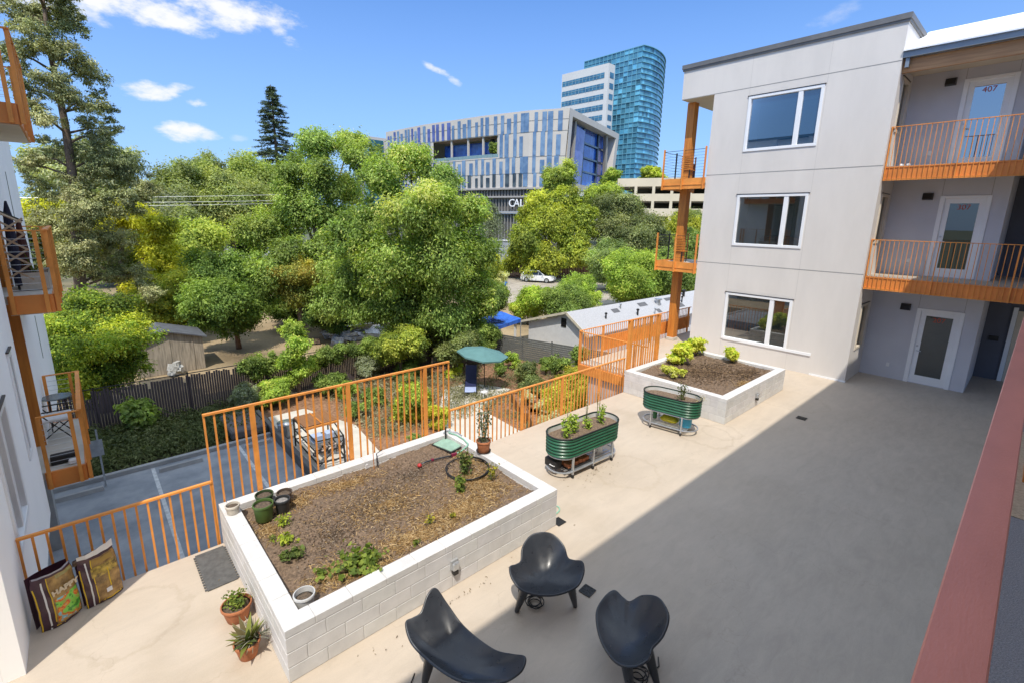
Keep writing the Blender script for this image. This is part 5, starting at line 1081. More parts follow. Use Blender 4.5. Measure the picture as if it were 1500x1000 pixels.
# timber raised beds
def bed(label,x,y,w,d,rz,seed):
    t=thing('timber_bed',label,'garden bed',(x,y,G)); c,s=math.cos(rz),math.sin(rz); m=MB()
    for sx,sy,l,r in ((0,-d/2,w,0),(0,d/2,w,0),(-w/2,0,d,90),(w/2,0,d,90)):
        for k in range(2): m.obox((x+sx*c-sy*s,y+sx*s+sy*c,G+.14+k*.21),(l+.04,.045,.20),rz+R(r))
    m.build('board',TIMBERB,t); m=MB(); m.obox((x,y,G+.2),(w-.05,d-.05,.36),rz); m.build('soil',MULCH,t); return t
bed('brown timber raised bed nearest the terrace, below the low railing',12.9,12.2,2.6,1.0,R(55),1); bed('brown timber raised bed behind the first, along the patio',13.7,13.9,2.4,1.0,R(60),2); bed('long brown timber raised bed against the walkway wall',15.6,12.3,2.6,1.0,R(70),3)

# garden planting
P_=GREENS
def ground_cover(name,label,cat,x0,x1,y0,y1,n,h,leaf,pal,seed,z=G,poly=None):
    rng=np.random.default_rng(seed); c=np.stack([rng.uniform(x0,x1,n//30),rng.uniform(y0,y1,n//30)],1); k=rng.integers(0,len(c),n); a=rng.uniform(0,6.28,n); q=rng.random(n)**.6*.35
    x=c[k,0]+np.cos(a)*q; y=c[k,1]+np.sin(a)*q; hh=h*rng.uniform(.5,1.2,len(c))[k]; zz=z+hh*(1-(q/.35)**2)*rng.random(n)**.5+.02
    Nn=np.stack([np.cos(a)*.6,np.sin(a)*.6,np.full(n,.6)],1)+rng.normal(size=(n,3))*.4; Nn/=np.linalg.norm(Nn,axis=1,keepdims=True)
    V=leaf_verts(np.stack([x,y,zz],1),Nn,leaf*rng.uniform(.6,1.4,n),rng,.26); pal=np.array(pal); t=rng.random(len(c))[k]*.7+rng.random(n)*.3; i0=np.minimum((t*(len(pal)-1)).astype(int),len(pal)-2); fr=(t*(len(pal)-1)-i0)[:,None]
    return tag(quads_obj(name,V,(pal[i0]*(1-fr)+pal[i0+1]*fr)*rng.uniform(.75,1.2,(n,1)),LEAFD),label,cat,kind='stuff')
ground_cover('juniper_cover','dark feathery ground cover filling the shaded bed behind the car park','ground cover',-3,4.4,18.8,22.2,34000,.60,.15,[(.05,.07,.03),(.12,.15,.05),(.22,.235,.10)],101)
ground_cover('grass_tufts','dry grey green tufts dotted over the garden mulch','ground cover',7.5,13.3,15.2,21.8,17000,.34,.13,[(.16,.17,.09),(.28,.27,.16),(.40,.36,.22)],102)
ground_cover('grass_tufts','small tufts scattered in the mulch between patio and raised beds','ground cover',12.4,18.5,12.5,20.5,8500,.34,.12,[(.10,.12,.05),(.22,.22,.10),(.30,.28,.16)],103)
shrub('broadleaf_shrub','broad leaved bush in front of the dark slatted fence',1.0,21.6,G,.85,1.35,.24,1.1,P_['mid'],110,n=8)
shrub('garden_shrub','light green shrub at the right end of the slatted fence above the tall screen',5.6,21.4,G,1.0,1.35,.12,1.3,P_['bright'],111,n=9)
shrub('garden_shrub','pale feathery shrub at the shadow edge of the slatted fence',4.4,21.7,G,.75,1.2,.10,1.3,P_['sage'],112,n=8)
shrub('garden_shrub','green shrub beside the garden path behind the potting bench',7.9,21.2,G,1.0,1.1,.12,1.3,P_['mid'],113,n=9)
shrub('garden_shrub','low leafy shrub right of the garden path, behind the tall screen',7.75,17.9,G,.7,.8,.10,1.3,P_['mid'],114,n=7)
shrub('flowering_shrub','tall upright shrub with yellow tips in the middle of the tall screen',9.2,16.0,G,.85,1.7,.13,1.25,[(.05,.085,.02),(.13,.17,.03),(.38,.36,.04)],115,n=11)
shrub('flowering_shrub','yellow flowered bush just behind the first one, right of centre in the tall screen',9.6,14.7,G,.5,1.1,.09,1.2,P_['yellow'],116,n=7)
shrub('garden_shrub','rounded green shrub left of the yellow tipped shrub behind the screen',8.9,18.4,G,.7,1.0,.12,1.25,P_['mid'],117,n=7)
shrub('lavender_shrub','grey lavender like brush at the foot of the vine covered fence',10.6,22.0,G,1.5,1.3,.10,1.0,P_['sage'],118,n=10,ry=.6)
shrub('garden_shrub','low lime shrub behind the sun lounger',13.9,19.6,G,1.1,.7,.13,1.2,P_['lime'],119,n=7,ry=.6)
shrub('garden_shrub','green mound beside the grey board fence, right of the umbrella',17.2,18.9,G,.75,.95,.13,1.2,P_['bright'],120,n=7)
shrub('garden_shrub','loose grey green bush between the umbrella and the tall saplings',16.1,16.6,G,.75,1.5,.10,1.1,P_['olive'],121,n=8)
shrub('sapling','upright sapling with big leaves in front of the white outbuilding',18.4,14.9,G,.55,2.5,.17,.8,P_['mid'],122,n=7,cat='sapling')
shrub('sapling','shorter leafy sapling left of the upright one',17.1,15.2,G,.6,1.7,.15,.8,P_['mid'],123,n=7,cat='sapling')
shrub('garden_shrub','pale green bush at the right edge of the garden below the screen',18.9,13.0,G,.8,1.1,.12,1.2,P_['olive'],124,n=7)
for i,(x,y,l) in enumerate(((13.2,10.6,'first'),(14.3,11.0,'second'),(15.3,11.8,'third'),(14.0,12.3,'fourth'),(15.2,13.0,'fifth'),(16.2,13.4,'sixth'))):
    shrub('hedge_plant','yellow green feathery hedge plant seen through the low railing between the planters',x,y,G,.85,(2.0,2.1,2.2,1.5,1.6,1.6)[i],.12,1.3,[(.10,.11,.02),(.20,.19,.03),(.28,.24,.045)],125+i,n=11,group='yellow green hedge below the low railing')
for i,(x,y,l) in enumerate(((12.6,11.6,'dry tuft on the raised bed nearest the terrace'),(13.2,12.7,'dry tuft at the far end of the raised bed nearest the terrace'),(13.6,13.8,'dry tuft in the raised bed along the patio'),(14.3,14.7,'olive tuft at the far end of the bed along the patio'))): shrub('dry_shrub',l,x,y,G+.35,.5,.7,.08,1.1,P_['dry'] if i<3 else P_['olive'],130+i,n=6)
for i,(x,y,rx,h,p,l) in enumerate(((10.8,19.0,.8,.9,'olive','dull green shrub amid the dry tufts, behind the right half of the tall screen'),(8.2,19.9,.7,.9,'bright','bright shrub amid the dry tufts, behind the left half of the tall screen'),(11.6,20.6,.9,1.0,'mid','green shrub at the back of the garden left of the sun lounger'),(10.4,17.2,.55,.7,'olive','small dull shrub left of the patio'),(16.0,18.4,.6,.8,'mid','small green shrub right behind the umbrella'),(15.0,14.9,.7,1.1,'olive','loose shrub right of the patio steps'),(17.4,13.6,.7,1.2,'bright','bright shrub at the right end of the raised beds'),(18.0,17.0,.5,.9,'mid','small shrub halfway along the grey board fence'),(8.4,14.0,.5,.6,'mid','low shrub right beside the path, nearest the terrace'))):
    shrub('garden_shrub',l,x,y,G,rx,h,.11,1.25,P_[p],160+i,n=8)
# vines over the fence
def vine(label,x0,x1,y,z0,z1,n,seed,pal):
    rng=np.random.default_rng(seed); t=thing('fence_vine',label,'vine',((x0+x1)/2,y,G)); bl=[(rng.uniform(x0,x1),y+rng.uniform(-.25,.2),rng.uniform(z0,z1),rng.uniform(.28,.48)) for _ in range(n)]
    V,Cc=foliage(bl,.12,1.2,pal,rng,sub=4); quads_obj('foliage',V,Cc,LEAF,t); m=MB()
    for b in bl[:8]: m.tube([(b[0],y-.1,G),(b[0]+.1,y-.05,(G+b[2])/2),b[:3]],[.03,.02,.01],5)
    m.build('stem',BARK,t)
vine('vine hanging over the fence top left of the climbing tree',4.6,6.0,22.4,-2.1,-1.6,9,141,P_['mid'])
vine('vine hanging over the fence top right of the climbing tree',8.0,12.6,22.4,-2.3,-1.5,26,142,P_['mid'])
vine('thick vine swallowing the fence below the big ash tree',12.4,17.2,22.0,-2.8,-1.5,24,143,P_['olive'])

# ---------------------------------------------------------------- yards beyond the fence
t=thing('garden_shed','small weathered wooden shed with dark pitched roof in the dry yard','shed',(3.2,29.6,G)); SH=pmat('weathered_board',(.22,.185,.14),col2=(.40,.34,.26),rough=.9,scale=2,stretch=(7,7,.6)); m=MB()
x0,x1,y0,y1=1.5,4.4,29.4,31.6; m.box(x0,x1,y0,y1,G,-1.72); m.add([(x0,y0,-1.72),(x1,y0,-1.72),(2.7,y0,-1.27),(x0,y1,-1.72),(x1,y1,-1.72),(2.7,y1,-1.27)],[(0,1,2),(5,4,3)]); m.build('wall',SH,t)
m=MB(); 
for a_,b_ in (((x0-.2,-1.80),(2.7,-1.25)),((2.7,-1.25),(x1+.2,-1.80))): m.add([(a_[0],y0-.2,a_[1]),(b_[0],y0-.2,b_[1]),(b_[0],y1+.2,b_[1]),(a_[0],y1+.2,a_[1]),(a_[0],y0-.2,a_[1]+.06),(b_[0],y0-.2,b_[1]+.06),(b_[0],y1+.2,b_[1]+.06),(a_[0],y1+.2,a_[1]+.06)],[(0,3,2,1),(4,5,6,7),(0,1,5,4),(1,2,6,5),(2,3,7,6),(3,0,4,7)])
m.build('roof',pmat('dark_roof_felt',(.09,.095,.11),rough=.85,var=.2),t); m=MB(); m.lathe([(.09,0),(.09,.02),(.0001,.02)],12); 
m=MB(); m.tube([(2.7,29.395,-1.45),(2.7,29.37,-1.45)],.09,12); m.build('vent_hole',BLACKR,t); m=MB()
for x in (1.9,2.9,3.9): m.box(x,x+.06,29.37,29.398,G,-1.74)
m.build('batten',SH,t)
mb=MB(); 
for i in range(9): mb.obox((3.0+.12*math.sin(i*5),28.9+.1*math.cos(i*3),G+.12+i*.05),(.4,.35,.18),i*.9,.2*i)
tag(mb.build('rubbish_heap',pmat('bagged_rubbish',(.25,.24,.22),col2=(.55,.54,.5),scale=6,rough=.8)),'small heap of grey bags in front of the wooden shed','heap')
rng=random.Random(8); mb=MB()
for i in range(46):
    mb.obox((11.6+rng.random()*4.2,30.0+rng.random()*2.0,G+.1+rng.random()*.35),(rng.uniform(.3,1.1),rng.uniform(.3,.9),rng.uniform(.08,.4)),rng.uniform(0,3),rng.uniform(-.4,.4),rng.uniform(-.4,.4))
tag(mb.build('debris_pile',pmat('tarp_and_rubble',(.36,.35,.36),col2=(.70,.70,.72),scale=5,rough=.8)),'pale pile of tarps and rubble in the yard behind the vine fence','debris')
t=thing('old_barrow','brown barrow tipped on the debris pile','barrow',(13.6,30.6,G+.4)); m=MB(); m.add([(13.1,30.4,-2.85),(14.3,30.2,-2.85),(14.3,31.0,-2.85),(13.1,31.0,-2.85),(12.9,30.2,-2.5),(14.5,30.0,-2.5),(14.5,31.2,-2.5),(12.9,31.2,-2.5)],[(0,3,2,1),(0,1,5,4),(1,2,6,5),(2,3,7,6),(3,0,4,7)]); m.build('tub',SH,t); m=MB(); m.tube([(12.6,30.1,-2.45),(14.7,29.95,-2.45)],.03,6); m.build('handle',STEELW,t)
mb=MB(); mb.bar((9.8,31.2,G+.15),(11.0,30.6,G+.25),.3,.3); tag(mb.build('fallen_log',BARK),'dark log lying on the dry yard right of the small round tree','log')

# white outbuilding with long grey roof
t=thing('outbuilding','long white outbuilding with shallow grey roof and gable vent','outbuilding',(28,19,G)); m=MB(); X0,X1=21.5,37; 
m.box(X0,X1,17.2,22.0,G,-2.02); m.add([(X0,17.2,-2.02),(X0,22.0,-2.02),(X0,22.0,-1.98),(X0,18.6,-.80),(X0,17.2,-1.70),(X1,17.2,-2.02),(X1,22,-2.02),(X1,22,-1.98),(X1,18.6,-.80),(X1,17.2,-1.70)],[(0,4,3,2,1),(5,6,7,8,9),(0,5,9,4),(1,2,7,6)]); m.build('wall',pmat('painted_wall',(.60,.61,.62),rough=.85,var=.05),t)
m=MB()
def slab(p,q,th): 
    (ya,za),(yb,zb)=p,q; m.add([(X0-.25,ya,za),(X1+.2,ya,za),(X1+.2,yb,zb),(X0-.25,yb,zb),(X0-.25,ya,za+th),(X1+.2,ya,za+th),(X1+.2,yb,zb+th),(X0-.25,yb,zb+th)],[(0,3,2,1),(4,5,6,7),(0,1,5,4),(1,2,6,5),(2,3,7,6),(3,0,4,7)])
slab((16.8,-1.95),(18.6,-.78),.06); slab((18.602,-.78),(23.6,-2.28),.06); m.build('roof',pmat('grey_shingle',(.37,.37,.38),col2=(.45,.45,.46),rough=.9,scale=12,bump=.4,bscale=30),t)
m=MB(); m.bar((X0-.27,16.8,-1.93),(X0-.27,18.6,-.76),.03,.16); m.bar((X0-.27,18.6,-.76),(X0-.27,23.6,-2.26),.03,.14); m.build('barge_board',pmat('cream_trim',(.60,.54,.42),rough=.7),t)
m=MB(); m.box(X0-.02,X0+.0,18.75,19.15,-1.72,-1.18); 
for i in range(5): m.bar((X0-.03,18.75,-1.68+i*.1),(X0-.03,19.15,-1.68+i*.1),.03,.03)
m.build('gable_vent',DARKMETAL,t); m=MB(); m.bar((X0-.1,23.2,G),(X0-.1,23.2,-2.2),.12); m.bar((X0+5,23.2,G),(X0+5,23.2,-2.2),.12); m.build('carport_post',STEELW,t)
def rz_(y): return -.78+.06-(18.6-y)*.65 if y<18.6 else -.72-(y-18.6)*.3
for i,(x,y,r,h) in enumerate(((24.0,17.7,.05,.4),(26.2,18.2,.05,.35),(27.2,17.5,.06,.45),(30.5,18.0,.16,.45),(33.5,17.8,.05,.5),(29,17.3,.04,.5),(34.6,18.3,.10,.5))):
    m=MB(); m.lathe([(r,-.2),(r,h*.7),(r*1.7,h*.72),(r*1.7,h*.9),(.0001,h)],12,(x,y,rz_(y))); m.build('roof_vent',GALV if i%2 else DARKMETAL,t)
for x,y,w,d in ((25.2,18.1,.7,.3),(28.3,18.2,1.0,.3),(31.8,18.25,1.2,.25),(32.6,17.6,.8,.35),(29.6,17.5,.5,.3)):
    m=MB(); s=.65; m.add([(x,y-d/2,rz_(y-d/2)+.012),(x+w,y-d/2,rz_(y-d/2)+.012),(x+w,y+d/2,rz_(y+d/2)+.012),(x,y+d/2,rz_(y+d/2)+.012)],[(0,1,2,3)]); m.build('roof_patch',pmat('tar_patch',(.12,.12,.125),rough=.9) if 'tar_patch' not in bpy.data.materials else bpy.data.materials['tar_patch'],t)
# blue tarp canopy
t=thing('tarp_canopy','bright blue tarp canopy with a sagging leaf strewn top','canopy',(19,22,G)); m=MB(); A0=[Vector(p) for p in ((17.5,20.7,-1.5),(20.2,21.4,-1.45),(20.7,23.9,-1.42),(17.8,23.0,-1.5))]; n=10; vs=[]
for i in range(n+1):
    for j in range(n+1):
        u,v=i/n,j/n; p=A0[0].lerp(A0[1],u).lerp(A0[3].lerp(A0[2],u),v); p.z+=-.16*math.sin(u*3.14)*math.sin(v*3.14)+.04*math.sin(u*13)*math.sin(v*11); vs.append(p)
fs=[(i*(n+1)+j,(i+1)*(n+1)+j,(i+1)*(n+1)+j+1,i*(n+1)+j+1) for i in range(n) for j in range(n)]; m.add(vs,fs)
for k in range(4): a_,b_=A0[k],A0[(k+1)%4]; m.quad(a_,b_,b_-Vector((0,0,.22)),a_-Vector((0,0,.22)))
m.build('tarp',pmat('blue_tarp',(.012,.085,.42),col2=(.03,.16,.62),rough=.45,scale=4),t)
for p in A0: m=MB(); m.bar((p.x,p.y,G),p,.04); m.build('pole',GALV,t)
rng=np.random.default_rng(5); k=260; u=rng.random(k)*.55; v=.2+rng.random(k)*.6; pp=np.array([list(A0[0].lerp(A0[1],a).lerp(A0[3].lerp(A0[2],a),b)) for a,b in zip(u,v)]); pp[:,2]+=-.16*np.sin(u*3.14)*np.sin(v*3.14)+.05; V=leaf_verts(pp,np.tile((0,0,1.),(k,1)),np.full(k,.16),rng,.5); quads_obj('leaf_litter',V,np.tile((.012,.02,.05),(k,1)),LEAFD,t)
# white car
def car(label,x,y,rz,L,W,H,paint,kind='suv'):
    t=thing('parked_car',label,'car',(x,y,G)); c,s=math.cos(rz),math.sin(rz)
    def Pt(u,v,z): return (x+u*c-v*s,y+u*s+v*c,G+z)
    def loft(secs,m_,name,smooth=35):
        m=MB(); vs=[]; n=len(secs[0])
        for sc in secs: vs+=[Pt(*p) for p in sc]
        fs=[(i*n+k,i*n+(k+1)%n,(i+1)*n+(k+1)%n,(i+1)*n+k) for i in range(len(secs)-1) for k in range(n)]+[tuple(range(n))[::-1],tuple((len(secs)-1)*n+k for k in range(n))]
        m.add(vs,fs); return m.build(name,m_,t,auto=smooth)
    def sec(u,w,zb,zt): return [(u,-w*.96,zb),(u,-w,zb+.2),(u,-w*.98,zt-.12),(u,-w*.86,zt),(u,w*.86,zt),(u,w*.98,zt-.12),(u,w,zb+.2),(u,w*.96,zb)]
    h=L/2; w=W/2; hood=.95 if kind=='suv' else .98
    loft([sec(-h,w*.80,.42,.85),sec(-h+.12,w*.92,.30,hood),sec(-h*.6,w,.25,hood+.05),sec(0,w,.25,hood+.04),sec(h*.45,w,.25,hood),sec(h*.85,w*.93,.28,hood-.10),sec(h,w*.78,.38,.68)],paint,'body')
    if kind=='suv': a=[(-h+.10,hood),( -h*.72,H-.06),(-h*.3,H),(h*.12,H-.03),(h*.52,hood)]
    else: a=[(-.35,hood),(-.30,H-.03),(.1,H),(.62,H-.04),(h*.50,hood)]
    m=MB(); gl=MB()
    top=[(u,z) for u,z in a]; vs=[]
    for u,z in top: k=1 if z<hood+.02 else .80; vs+= [Pt(u,-w*(.95 if k==1 else .80),z),Pt(u,w*(.95 if k==1 else .80),z)]
    fs=[(2*i,2*i+1,2*i+3,2*i+2) for i in range(len(top)-1)]; fs+=[tuple(2*i for i in range(len(top)))[::-1],tuple(2*i+1 for i in range(len(top)))]
    m.add(vs,fs); m.build('cabin',paint,t)
    GL=bpy.data.materials.get('car_glass') or pmat('car_glass',(.012,.014,.016),rough=.05,spec=.8)
    for sv in (-1,1):
        def W_(u,q): # on the side of the cabin
            i=max(j for j in range(len(top)-1) if top[j][0]<=u); r_=(u-top[i][0])/(top[i+1][0]-top[i][0]); zt=top[i][1]+(top[i+1][1]-top[i][1])*r_; zz=hood+.05+(zt-.09-hood-.05)*q; f=(zz-hood)/(H-hood); return Pt(u,sv*(w*(.95-.15*f)+.012),zz)
        us=[top[0][0]+.28,-h*.30,-h*.28,h*.10,h*.12,h*.42] if kind=='suv' else [-.28,.42,.44,.75]
        for i in range(0,len(us),2): gl.quad(W_(us[i],0),W_(us[i+1],0),W_(us[i+1],1),W_(us[i],1))
    (u3,z3),(u4,z4)=top[-2],top[-1]; gl.quad(Pt(u4-.02,-w*.85,z4+.04),Pt(u4-.02,w*.85,z4+.04),Pt(u3+.06,w*.74,z3+.0),Pt(u3+.06,-w*.74,z3+.0)); gl.build('window_glass',GL,t)
    for u in (-h*.60,h*.62):
        for sv in (-1,1):
            tm=MB(); tm.tube([Pt(u,sv*(w-.20),.34),Pt(u,sv*(w+.015),.34)],.34,20); ty=tm.build('wheel',BLACKR,t); rm_=MB(); rm_.tube([Pt(u,sv*(w-.0),.34),Pt(u,sv*(w+.025),.34)],.21,16); rm_.build('rim',GALV,ty)
    for sv in (-1,1):
        b=MB(); b.obox(Pt(h*.90,sv*w*.68,.72),(.30,.34,.13),rz+sv*-.3); b.build('headlight',pmat('lamp_lens',(.5,.52,.55),rough=.1) if 'lamp_lens' not in bpy.data.materials else bpy.data.materials['lamp_lens'],t)
        b=MB(); b.obox(Pt(-h*.97,sv*w*.66,.82),(.14,.3,.16),rz); b.build('tail_light',NUMM,t); b=MB(); b.obox(Pt(h*.36,sv*(w+.09),hood+.05),(.12,.18,.12),rz); b.build('mirror',paint,t)
    b=MB(); b.obox(Pt(h*.985,0,.56),(.06,w*.9,.16),rz); b.build('grille',DARKMETAL,t); return t
CARW=pmat('white_car_paint',(.78,.79,.80),rough=.25,var=.02,coat=.6)
car('white SUV parked in front of the brown board fence',45.7,45.2,R(-62),4.6,1.85,1.62,CARW)
car('white pickup truck half hidden by trees near a pale garage',28.0,105.,R(-70),5.2,1.9,1.75,CARW,'truck')
t=thing('board_fence','reddish brown board fence behind the white SUV','fence',(49,47,G)); m=MB(); a=Vector((43.3,53.5,0)); b=Vector((50.8,47.4,0)); cc=Vector((56.5,42.0,0)); N_=34
for p,q in ((a,b),(b,cc)):
    for i in range(N_): u=p.lerp(q,i/N_); v=p.lerp(q,(i+.93)/N_); m.bar(u+Vector((0,0,G+.9)),v+Vector((0,0,G+.9)),.03,1.9)
m.build('board_panel',pmat('red_brown_board',(.16,.055,.03),col2=(.26,.10,.055),rough=.85,scale=2),t); m=MB()
for p in (a,b,cc): m.bar(p+Vector((0,0,G)),p+Vector((0,0,G+1.95)),.12)
m.build('post',TIMBERB,t)
mb=MB(); mb.lathe([(.0001,-.7),(.45,-.55),(.7,0),(.45,.55),(.0001,.7)],20,(38.0,43.8,G+.65)); tag(mb.build('blue_ball',pmat('blue_vinyl',(.02,.20,.68),rough=.35),smooth=True),'big blue inflatable ball near the white SUV','ball')
mb=MB(); mb.obox((36.6,44.9,G+.5),(1.8,1.2,.9),.4); tag(mb.build('covered_crate',pmat('blue_cover',(.25,.42,.66),rough=.5),bevel=.1),'pale blue covered heap left of the blue ball','heap')
t=thing('garden_chair','white plastic garden chair at the end of the brown board fence','chair',(52.5,41.0,G)); m=MB(); m.obox((52.5,41.0,G+.45),(.5,.5,.05),.5); m.build('seat',STEELW,t); m=MB(); m.obox((52.75,41.15,G+.75),(.06,.5,.6),.5); m.build('backrest',STEELW,t)
for dx,dy in ((-.2,-.2),(.2,-.2),(.2,.2),(-.2,.2)): m=MB(); m.bar((52.5+dx,41+dy,G),(52.5+dx,41+dy,G+.44),.05); m.build('leg',STEELW,t)
mb=MB(); mb.prism([(30,30),(60,18),(62,46),(46,62),(36,52)],G-.1,G); struct(mb,'driveway',pmat('dusty_driveway',(.30,.26,.21),col2=(.44,.39,.32),rough=.9,scale=.8),off=(45,45,G))
# ---------------------------------------------------------------- trees
BL={
'cedar': [(-0.4,34.9,13.8,0.98),(0.8,34.9,14.3,1.01),(1.5,34.0,13.5,0.74),(0.0,33.3,12.5,1.02),(1.0,32.7,11.8,0.97),(1.7,33.7,11.3,0.75),(-0.9,33.8,11.7,0.76),(0.2,32.7,10.5,0.96),(1.2,32.8,9.8,0.87),(2.2,34.7,9.9,0.58),(-0.7,34.3,10.3,0.72),(-0.4,33.3,8.9,0.85),(1.6,33.8,8.4,0.77),(2.3,34.6,8.9,0.51),(0.4,34.7,7.8,0.63),(-1.4,34.6,6.8,0.67),(-0.6,33.8,7.2,0.53),(1.7,33.9,7.2,1.07),(2.8,34.4,6.8,1.04),(3.3,33.0,5.7,0.73),(0.7,34.1,6.2,0.85),(2.2,33.2,5.3,1.15),(-0.7,34.9,5.4,0.84),(1.0,32.6,4.6,1.11),(0.3,34.6,3.2,1.31),(1.8,35.0,3.2,1.07),(-0.1,33.2,1.9,1.12),(1.2,35.1,1.3,1.07),(2.4,34.7,1.2,0.86),(2.8,33.0,0.2,0.68),(-1.1,34.4,3.9,0.76),(0.2,32.7,14.5,0.80),(1.2,34.0,15.0,0.79),(.6,33.0,5.3,.85),(.2,33.0,4.1,.95),(.0,32.9,2.7,.95)],
'yellow': [(-0.3,41.0,4.6,1.17),(-1.3,40.8,4.2,0.98),(3.2,39.9,4.2,1.24),(1.9,39.3,4.6,1.10),(4.5,38.8,3.8,0.80),(4.0,39.4,2.1,1.26),(4.6,39.5,0.7,1.11),(2.6,38.7,-0.0,1.05),(0.5,38.4,3.8,1.21),(1.4,41.7,2.9,1.34),(4.2,40.1,-0.3,0.94)],
'camphor': [(-0.1,26.0,0.8,1.00),(0.8,25.9,0.5,0.98),(-0.8,25.2,0.2,0.85),(0.1,24.5,-0.4,1.24),(1.1,24.2,-0.3,0.83),(-0.7,24.8,-1.7,1.13),(0.4,24.9,-1.8,1.07),(-0.9,24.3,-0.7,0.72),(1.2,24.6,-1.3,0.51),(-0.4,26.0,-3.0,0.63),(-1.0,25.4,1.0,0.53)],
'orange': [(6.0,33.9,1.1,1.33),(7.5,33.6,1.1,1.37),(8.4,32.5,0.0,1.11),(4.9,32.6,-0.3,1.03),(6.0,31.3,-0.2,1.50),(7.8,32.3,-1.2,1.02),(5.2,32.9,-1.7,0.81),(6.6,31.9,-1.7,0.90)],
'ash': [(13.9,23.6,7.6,1.38),(15.2,22.8,6.7,1.41),(12.2,23.6,6.5,1.48),(15.7,20.7,5.0,1.22),(12.9,20.9,4.9,1.95),(11.4,23.4,4.2,1.82),(15.9,20.9,2.8,1.41),(13.4,20.5,2.6,1.99),(11.5,21.9,2.2,1.77),(11.4,25.7,1.5,1.68),(16.6,21.1,0.9,1.08),(14.2,21.1,0.3,1.90),(12.8,22.9,-0.1,1.93),(11.6,25.3,0.0,1.46),(16.6,21.8,-1.4,1.12),(14.7,23.2,-1.9,1.51),(10.3,24.1,3.5,1.19),(16.7,20.6,-0.2,0.77),(12.9,23.6,-2.2,1.16)],
'elm': [(12.6,33.7,9.1,1.45),(14.6,32.8,9.3,1.29),(10.9,33.3,7.2,1.40),(12.6,31.8,6.8,1.67),(14.5,30.3,8.1,1.40),(11.1,32.7,4.9,1.67),(13.1,32.1,4.5,1.72),(9.9,32.1,2.3,1.38),(11.7,31.3,2.3,1.50),(14.7,33.4,6.4,1.43),(9.9,33.9,4.0,0.98),(10.4,32.7,1.0,1.25)],
'gold': [(49.4,49.1,7.7,2.69),(51.9,46.3,8.5,2.48),(52.2,43.7,6.1,2.25),(48.5,45.5,4.9,3.33),(45.2,47.3,2.6,2.75),(50.9,44.0,2.7,3.00),(45.9,49.6,-0.0,2.30),(46.9,45.0,-0.3,3.13),(50.6,42.2,0.3,2.22),(48.7,50.4,5.8,2.14),(45.5,51.1,-1.4,1.36),(52.3,42.4,3.6,1.30)],
'olive': [(56.9,43.1,7.0,2.14),(58.8,40.9,6.4,2.52),(59.2,37.5,4.4,2.26),(55.2,41.0,3.2,2.65),(56.2,37.4,2.0,2.58),(59.7,35.7,2.5,1.69),(56.4,40.8,-0.1,2.32),(57.6,36.6,0.2,1.86)]}
BL['ash']=[(x,y,z,r*(.86 if z>4 else .95)) for x,y,z,r in BL['ash']]; BL['elm']=[(x,y,z,r*.92) for x,y,z,r in BL['elm']]
BL['elm']+=[(8.9,31.8,1.1,1.4),(10.8,31.2,-.2,1.5),(11.6,29.4,-.7,1.4),(9.2,34.8,3.6,1.4),(12.4,28.6,1.2,1.5)]
BL['gold']=[(x,y,z-.35-(.5 if z>5 else 0),r*.9) for x,y,z,r in BL['gold']]
Gp=GREENS
tree('ash_tree','large dense green tree rising in the middle of the photo',(13.4,23.4,G),BL['ash'],.21,1.05,[(.058,.09,.027),(.105,.148,.038),(.16,.20,.05),(.245,.27,.068)],201,tr=.34,limbs=10,sub=11,subr=.40,up=.35,aspect=.40,jit=.6,fill=.25,mids=False)
tree('elm_tree','tall green tree left of the large central tree, reaching the skyline',(12.4,33.0,G),BL['elm'],.24,1.0,[(.068,.10,.03),(.125,.165,.044),(.20,.23,.06)],202,tr=.26,limbs=8,sub=9,subr=.42,jit=.5,aspect=.42,mids=False)
# tall open cedar with visible trunk
rng=np.random.default_rng(203); t=thing('cedar_tree','tall ragged grey green evergreen with bare trunk at the upper left','tree',(.2,34.0,G))
V,Cc=foliage(BL['cedar'],.17,.62,[(.055,.066,.03),(.12,.128,.058),(.205,.195,.10)],rng,sub=11,subr=.34,squash=.62,fill=.08,up=.55,aspect=.36,jit=.5); quads_obj('crown',V,Cc,LEAFD,t)
mb=MB(); tk=[(-.15,34,G),(-.09,34,.36),(.40,34,5.96),(.47,34,8.91),(.38,34,12.3),(.51,34,15.6)]; mb.tube(tk,[.34,.28,.21,.16,.11,.04],10)
for b in BL['cedar']:
    zz=b[2]-.5; k=max(i for i in range(len(tk)-1) if tk[i][2]<=max(G,min(zz,15))); q=(min(zz,15.5)-tk[k][2])/(tk[k+1][2]-tk[k][2]); s=Vector(tk[k]).lerp(Vector(tk[k+1]),max(0,min(1,q))); e=Vector(b[:3]); mb.tube([s,s.lerp(e,.5)+Vector((0,0,.15)),e],[.07,.045,.02],6)
mb.build('trunk',BARK,t,smooth=True)
tree('maple_tree','yellow leaved tree glowing behind the tall evergreen on the left',(1.6,40,G),BL['yellow'],.22,1.05,[(.10,.12,.02),(.26,.25,.025),(.40,.34,.03)],204,tr=.25,jit=.4)
tree('camphor_tree','round clipped tree with yellow green top by the left balconies',(.1,25.2,G),BL['camphor'][:-1],.14,1.0,[(.035,.06,.016),(.10,.14,.022),(.30,.31,.035)],205,tr=.22,jit=.45,sub=8)
tree('orange_tree','small round glossy tree with a forked trunk standing in the dry yard',(6.75,32.6,G),BL['orange'],.19,1.05,[(.032,.058,.016),(.070,.105,.024),(.135,.175,.04)],206,tr=.14,limbs=5,bark=BARKR,aspect=.55)
